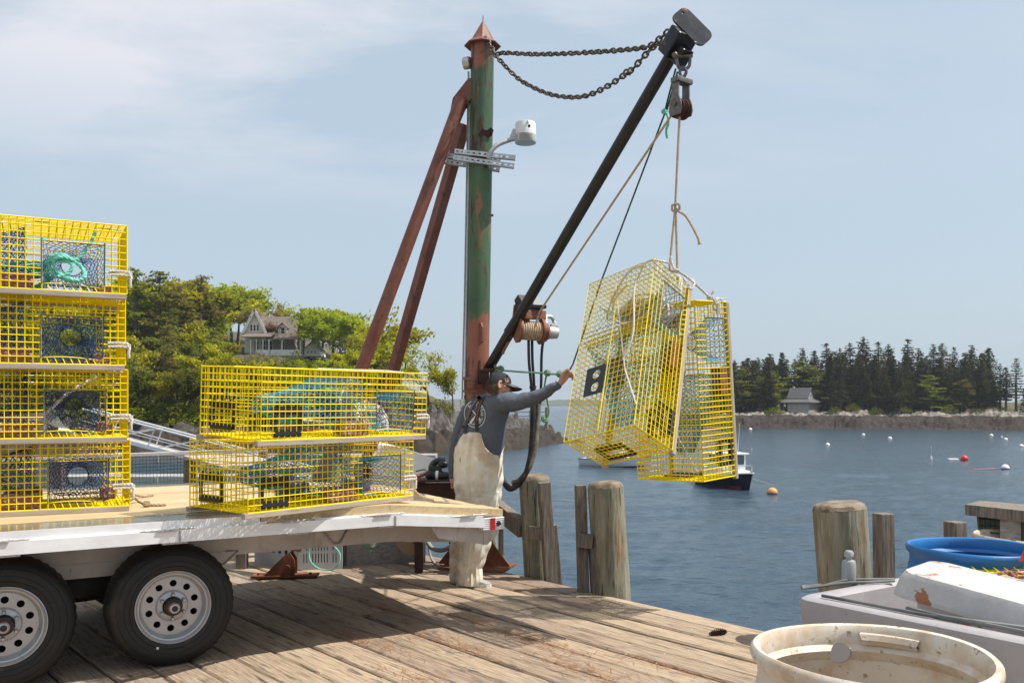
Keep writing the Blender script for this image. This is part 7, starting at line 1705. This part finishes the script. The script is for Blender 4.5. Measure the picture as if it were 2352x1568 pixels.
mb = MB(); mb.rope(spline([at(2292, 1318, 3.7), at(2310, 1313, 3.7), at(2322, 1320, 3.72), at(2345, 1316, 3.7), at(2380, 1322, 3.7)], 6), .0075); mb.rope(spline([at(2318, 1311, 3.7), at(2330, 1322, 3.7), at(2350, 1326, 3.7), at(2380, 1316, 3.7)], 6), .006)
tag(mb.build('rope', M['rope_orange'], origin=at(2320, 1316, 3.7)), 'orange rope tangled on the yellow wire crate at the right edge', 'rope')
mb = MB(); mb.add([at(2339, 1289, 3.9), at(2346, 1288, 3.92), at(2400, 1250, 3.95), at(2400, 1225, 3.95), at(2352, 1262, 3.9), at(2339, 1289, 3.91), at(2347, 1290, 3.94), at(2400, 1254, 3.99), at(2400, 1228, 3.99), at(2353, 1266, 3.94)], [(0, 1, 2, 3, 4), (9, 8, 7, 6, 5), (0, 1, 6, 5), (1, 2, 7, 6), (4, 0, 5, 9), (3, 4, 9, 8)])
tag(mb.build('flag', mat('red_cloth', (.55, .05, .05), .7), origin=at(2352, 1275, 3.9)), 'pointed red cloth hanging at the right edge over the blue barrel', 'cloth')
# bench like box beyond the barrels
bx_ = thing('timber_locker', 'dark weathered timber box with thick plank top and wire panel at the right edge', 'box', at(2300, 1260, 5.2))
Rb = Matrix.Rotation(-.35, 3, 'Z')
mb = MB(); c = at(2330, 1165, 5.2); mb.hexa([at(2217, 1182, 5.05), at(2420, 1207, 4.75), at(2480, 1196, 5.2), at(2252, 1170, 5.6)] + [at(2217, 1158, 5.05), at(2420, 1180, 4.75), at(2480, 1168, 5.2), at(2252, 1149, 5.6)]); mb.build('plank_top', M['wood_dark'], bx_)
mb = MB(); mb.hexa([at(2252, 1300, 5.1), at(2420, 1330, 4.85), at(2480, 1310, 5.3), at(2275, 1290, 5.6)] + [at(2243, 1177, 5.1), at(2420, 1198, 4.85), at(2480, 1190, 5.3), at(2268, 1172, 5.6)]); mb.build('side_boards', M['wood_dark'], bx_)
mb = MB(); mb.hexa([at(2297, 1300, 4.96), at(2345, 1300, 4.93), at(2345, 1300, 4.99), at(2297, 1300, 5.02), at(2297, 1192, 4.96), at(2345, 1190, 4.93), at(2345, 1190, 4.99), at(2297, 1192, 5.02)]); mb.build('batten', M['wood_grey'], bx_)
mb = MB()
for k in range(6): mb.wire(at(2250 + k * 12, 1186 + k, 5.03), at(2254 + k * 11, 1260, 5.03), .005)
for k in range(5): mb.wire(at(2248, 1190 + k * 15, 5.03), at(2310, 1196 + k * 15, 4.97), .005)
mb.build('wire_panel', bpy.data.materials['green_coated_wire'], bx_)
# ------------------------------------------------------------------ things behind the trailer
M['crate_grey'] = mat('grey_crate_plastic', [(.33, .34, .35), (.40, .41, .42)], .5, scale=8)
cr = thing('slotted_crate', 'grey slotted plastic fish crate with green cord standing behind the crane brace', 'crate', ground(730, 1307))
ca = ground(684, 1308); cb = ground(786, 1306); cu = (cb - ca).normalized(); cw = (cb - ca).length; cv = V((-cu.y, cu.x, 0)); cv = (V((-.80, .60, 0))); chh = .33; cdp = .62
def cpn(u, v, z): return ca + cu * u + cv * v + V((0, 0, z))
def panel(o, ux, uy, w, h, holes, th, m, nm):
    M4 = Matrix((ux, uy, ux.cross(uy))).transposed().to_4x4(); M4.translation = o; mb = MB(); mb.plate([[(0, 0), (w, 0), (w, h), (0, h)]] + holes, th, M4); return mb.build(nm, m, cr)
hl = [rrect(.05 + k * .026, zz, .058 + k * .026, zz + .085, .003, 2)[::-1] for k in range(12) if .05 + k * .026 < cw - .03 and k not in (2, 9) for zz in (.06, .17)]
up_ = V((0, 0, 1))
panel(cpn(0, 0, 0), cu, up_, cw, chh, hl, .01, M['crate_grey'], 'front_panel'); panel(cpn(0, cdp, 0), cu, up_, cw, chh, [], .01, M['crate_grey'], 'back_panel')
h2 = [rrect(.05 + k * .09, .12, .09 + k * .09, .18, .01, 2)[::-1] for k in range(6)]
panel(cpn(0, 0, 0), cv, up_, cdp, chh, h2, .01, M['crate_grey'], 'side_panel'); panel(cpn(cw, 0, 0), cv, up_, cdp, chh, h2, .01, M['crate_grey'], 'side_panel')
mb = MB(); mb.hexa([cpn(-.02, -.02, chh + .002), cpn(cw + .02, -.02, chh + .002), cpn(cw + .02, cdp + .02, chh + .002), cpn(-.02, cdp + .02, chh + .002)] + [cpn(-.02, -.02, chh + .03), cpn(cw + .02, -.02, chh + .03), cpn(cw + .02, cdp + .02, chh + .03), cpn(-.02, cdp + .02, chh + .03)]); mb.build('crate_lid', M['crate_grey'], cr)
mb = MB(); mb.rope(spline([at(713, 1250, 7.78), at(709, 1270, 7.78), at(716, 1292, 7.76), at(735, 1306, 7.74), at(762, 1307, 7.72), at(778, 1292, 7.72), at(780, 1270, 7.74), at(764, 1250, 7.78)], 7), .007); mb.build('cord_loop', M['rope_mint'], cr)
wb_ = thing('wooden_crate', 'grey weathered wooden crate with rope handle beside the slotted crate', 'crate', ground(870, 1296))
wa_ = ground(797, 1299); wbx = ground(958, 1289); wu = (wbx - wa_).normalized(); ww_ = (wbx - wa_).length; wv = V((-wu.y, wu.x, 0))
def wp(u, v, z): return wa_ + wu * u + wv * v + V((0, 0, z))
for nm, a, b, c, d in (('front_board', wp(0, 0, 0), wp(ww_, 0, 0), 0, .03), ('back_board', wp(0, .5, 0), wp(ww_, .5, 0), 0, .03), ('end_board', wp(.0, .0, 0), wp(.0, .53, 0), 0, .05), ('end_board', wp(ww_, .03, 0), wp(ww_, .5, 0), 0, .03)):
    mb = MB(); dd = (b - a).normalized(); nn = V((-dd.y, dd.x, 0)) * d; mb.hexa([a, b, b + nn, a + nn] + [q + V((0, 0, .36)) for q in (a, b, b + nn, a + nn)]); mb.build(nm, M['wood_grey'] if nm != 'end_board' else M['wood_dark'], wb_)
mb = MB(); mb.rope(spline([at(833, 1249, 8.0), at(845, 1257, 7.97), at(860, 1258, 7.96), at(873, 1249, 7.96)], 6), .012); mb.build('rope_handle', M['rope_green'], wb_)
bd = at(935, 1255, 7.95); mb = MB(); Mb = Matrix((V((.97, -.22, .05)).normalized(), V((.0, .1, 1)), V((0, -1, 0)))).transposed().to_4x4(); Mb.translation = at(911, 1290, 7.9)
mb.plate([[(0, .14), (.06, .08), (.20, .045), (.22, .06), (.22, .5), (0, .5)]], .012, Mb); mb.mi = 1; mb.box(Mb @ V((.035, .185, .008)), (.03, .004, .01)); mb.box(Mb @ V((.17, .17, .008)), (.03, .004, .01))
tag(mb.build('cardboard_panel', [mat('brown_panel', (.33, .22, .13), .8), M['black']], origin=bd), 'brown panel with two slots leaning between the wooden crate and the fisherman', 'panel')
st_ = ground(969, 1297); mb = MB(); mb.beam(st_, st_ + V((0, 0, .8)), .04, .04, bev=.004); tag(mb.build('stake', M['runner'], origin=st_), 'thin upright wooden stake left of the fisherman\'s legs', 'stake')
mb = MB(); mb.tube(spline([at(983, 1246, 8.2), at(992, 1258, 8.15), at(1010, 1263, 8.1), at(1030, 1258, 8.12), at(1040, 1244, 8.15)], 6), .022, 8); mb.tube(spline([at(985, 1250, 8.25), at(990, 1280, 8.2), at(1005, 1300, 8.1)], 6), .012, 8)
tag(mb.build('grey_pipe', mat('grey_pipe', (.30, .29, .26), .6), origin=at(1010, 1260, 8.1)), 'curved grey pipe showing below the trailer beam left of the fisherman', 'pipe')
tb = thing('steel_bench', 'rusty steel bench with hydraulic valves behind the trailer beside the fisherman', 'bench', ground(1000, 1295))
mb = MB(); mb.hexa([at(952, 1108, 7.7), at(1050, 1106, 7.7), at(1050, 1098, 8.3), at(950, 1098, 8.3)] + [at(952, 1103, 7.7), at(1050, 1101, 7.7), at(1050, 1094, 8.3), at(950, 1094, 8.3)]); mb.build('bench_top', M['rust_dark'], tb)
for x, Y in ((962, 7.8), (1042, 7.8), (968, 8.25), (1040, 8.25)): mb = MB(); p = at(x, 1108, Y); mb.beam(p, V((p.x, p.y, 0)), .07, .07); mb.build('leg', M['rust_dark'], tb)
mb = MB(); mb.hexa([at(985, 1180, 7.76), at(1044, 1180, 7.76), at(1044, 1180, 7.79), at(985, 1180, 7.79), at(958, 1108, 7.76), at(1044, 1108, 7.76), at(1044, 1108, 7.79), at(958, 1108, 7.79)]); mb.build('apron', M['rust_dark'], tb)
vl = thing('hydraulic_valve', 'black hydraulic valve with a white band and hose stubs on the rusty bench', 'valve', at(1015, 1098, 7.85))
mb = MB(); mb.tube([at(982, 1092, 7.85), at(1004, 1092, 7.84), at(1034, 1094, 7.85)], [.035, .045, .04], 12); mb.box(at(1000, 1078, 7.9), (.12, .1, .07), None, .01); mb.ball(at(986, 1090, 7.82), .04, 10); mb.ball(at(1025, 1092, 7.82), .035, 10); mb.tube(spline([at(990, 1076, 7.9), at(996, 1064, 7.92), at(1008, 1058, 7.92), at(1022, 1060, 7.92)], 5), .03, 9); mb.ball(at(1018, 1066, 7.88), .04, 10, (1.3, 1, .9)); vb = mb.build('valve_body', M['hose'], vl)
mb = MB(); mb.tube([at(1001, 1092, 7.838), at(1007, 1092.2, 7.838)], .0465, 14); mb.build('white_band', M['white_plastic'], vb)
mb = MB(); mb.tube(spline([at(955, 1082, 7.9), at(972, 1078, 7.9), at(978, 1079, 7.9)], 4), .006, 6); mb.build('lever', M['black_metal'], vl)
mb = MB(); rr2 = random.Random(8)
for k in range(6): mb.rope(spline([at(945, 1092 + k * 1.5, 7.9 + .04 * k), at(960 + rr2.uniform(-4, 4), 1094 + rr2.uniform(-3, 2), 7.86), at(975 + rr2.uniform(-4, 4), 1088 + rr2.uniform(-3, 3), 7.88), at(983, 1084 + rr2.uniform(-4, 8), 7.95)], 5), .010)
tag(mb.build('rope_heap', M['rope_orange'], origin=at(965, 1092, 7.9)), 'heap of faded orange rope on the rusty bench', 'rope')
mb = MB(); mb.tube(spline([at(965, 1165, 8.0), at(990, 1200, 7.9), at(1010, 1210, 7.9)], 5), .02, 8); mb.tube(spline([at(966, 1140, 7.9), at(972, 1165, 7.85), at(988, 1185, 7.85)], 5), .018, 8); tag(mb.build('bench_hose', M['hose'], origin=at(980, 1190, 7.9)), 'black hose drooping under the rusty bench', 'hose')
# white plastic hopper behind the pair of traps
hpn = [(862, 1050), (885, 1026), (902, 1028), (940, 1038), (1000, 1057), (1005, 1064), (1004, 1082), (996, 1112), (975, 1185), (862, 1185)]
hpts = [at(x, y, 8.8) for x, y in hpn]; mb = MB(); n = len(hpts); bk = [at(x, y, 8.8) + V((-.25, .9, 0)) for x, y in hpn]; mb.add(hpts + bk, [tuple(range(n)), tuple(range(2 * n - 1, n - 1, -1))] + [(i, (i + 1) % n, (i + 1) % n + n, i + n) for i in range(n)])
wtb = thing('white_hopper', 'white moulded plastic tub with sloping upper edge behind the lower trap', 'tub', at(930, 1185, 8.9)); wo = mb.build('shell', M['white_plastic'], wtb); be = wo.modifiers.new('round', 'BEVEL'); be.width = .04; be.segments = 3
mb = MB(); mb.beam(at(935, 1060, 8.76), at(935, 1180, 8.76), .05, .03, up=V((0, 1, 0))); mb.build('rib', M['white_plastic'], wtb)
# plank table seen through the lower trap
pt = thing('plank_table', 'low plank table with dark legs behind the trailer, seen through the lower trap', 'table', at(520, 1180, 8.6))
mb = MB(); mb.hexa([at(420, 1052, 8.35), at(560, 1092, 7.9), at(690, 1080, 8.6), at(560, 1046, 9.2)] + [at(420, 1046, 8.35), at(560, 1084, 7.9), at(690, 1073, 8.6), at(560, 1040, 9.2)]); mb.build('table_top', M['runner'], pt)
for x, y, Y in ((436, 1056, 8.4), (556, 1090, 8.0), (660, 1080, 8.6)): mb = MB(); p = at(x, y, Y); mb.beam(p, V((p.x, p.y, 0)), .09, .09); mb.build('leg', M['wood_dark'], pt)
yb = thing('bait_bucket', 'pale yellow bucket behind the lower trap', 'bucket', at(752, 1120, 8.6)); mb = MB(); q = at(752, 1105, 8.6); mb.lathe([(.13, -.12), (.16, .14), (.165, .15), (.155, .15), (.125, -.10)], 24, Matrix.Translation(q)); mb.lathe([(0, -.12), (.13, -.12)], 20, Matrix.Translation(q)); mb.build('bucket_wall', mat('pale_yellow_plastic', (.62, .58, .22), .5), yb)
q0 = at(752, 1105, 8.6); mb = MB(); mb.box((q0.x, q0.y, (q0.z - .12) / 2), (.4, .4, q0.z - .125)); tag(mb.build('pedestal_box', M['wood_dark'], origin=(q0.x, q0.y, 0)), 'dark timber box under the pale yellow bucket', 'box')
sg = at(1054, 993, 8.45); sgn = thing('notice_board', 'small white notice with blue border and blue square, left of the fisherman\'s back', 'sign', sg)
mb = MB(); mb.plate([rrect(-.06, -.14, .10, .06, .008)], .006, Matrix.Translation(sg) @ Matrix.Rotation(pi / 2, 4, 'X')); b0 = mb.build('board', M['white_paint'], sgn)
mb = MB(); mb.plate([rrect(-.055, -.135, .095, .055, .006), rrect(-.048, -.128, .088, .048, .004)[::-1]], .002, Matrix.Translation(sg + V((0, -.005, 0))) @ Matrix.Rotation(pi / 2, 4, 'X')); mb.build('border', mat('teal_print', (.02, .22, .32), .6), b0)
mb = MB(); mb.plate([[(-.03, -.01), (.06, -.01), (.06, .035), (-.03, .035)]], .002, Matrix.Translation(sg + V((0, -.005, 0))) @ Matrix.Rotation(pi / 2, 4, 'X')); mb.build('blue_square', bl, b0)
# ------------------------------------------------------------------ sea haze
hm = bpy.data.materials.new('sea_haze'); hm.use_nodes = True; t = hm.node_tree; t.nodes.clear(); ou = t.nodes.new('ShaderNodeOutputMaterial'); pv = t.nodes.new('ShaderNodeVolumePrincipled')
pv.inputs['Color'].default_value = (.80, .88, .96, 1); pv.inputs['Density'].default_value = .00020; pv.inputs['Anisotropy'].default_value = .3; t.links.new(pv.outputs[0], ou.inputs['Volume'])
mb = MB(); mb.box((0, 2200, 15), (7000, 4600, 44)); hz = mb.build('haze', hm); hz['kind'] = 'stuff'; hz['label'] = 'thin pale sea haze over the harbour'
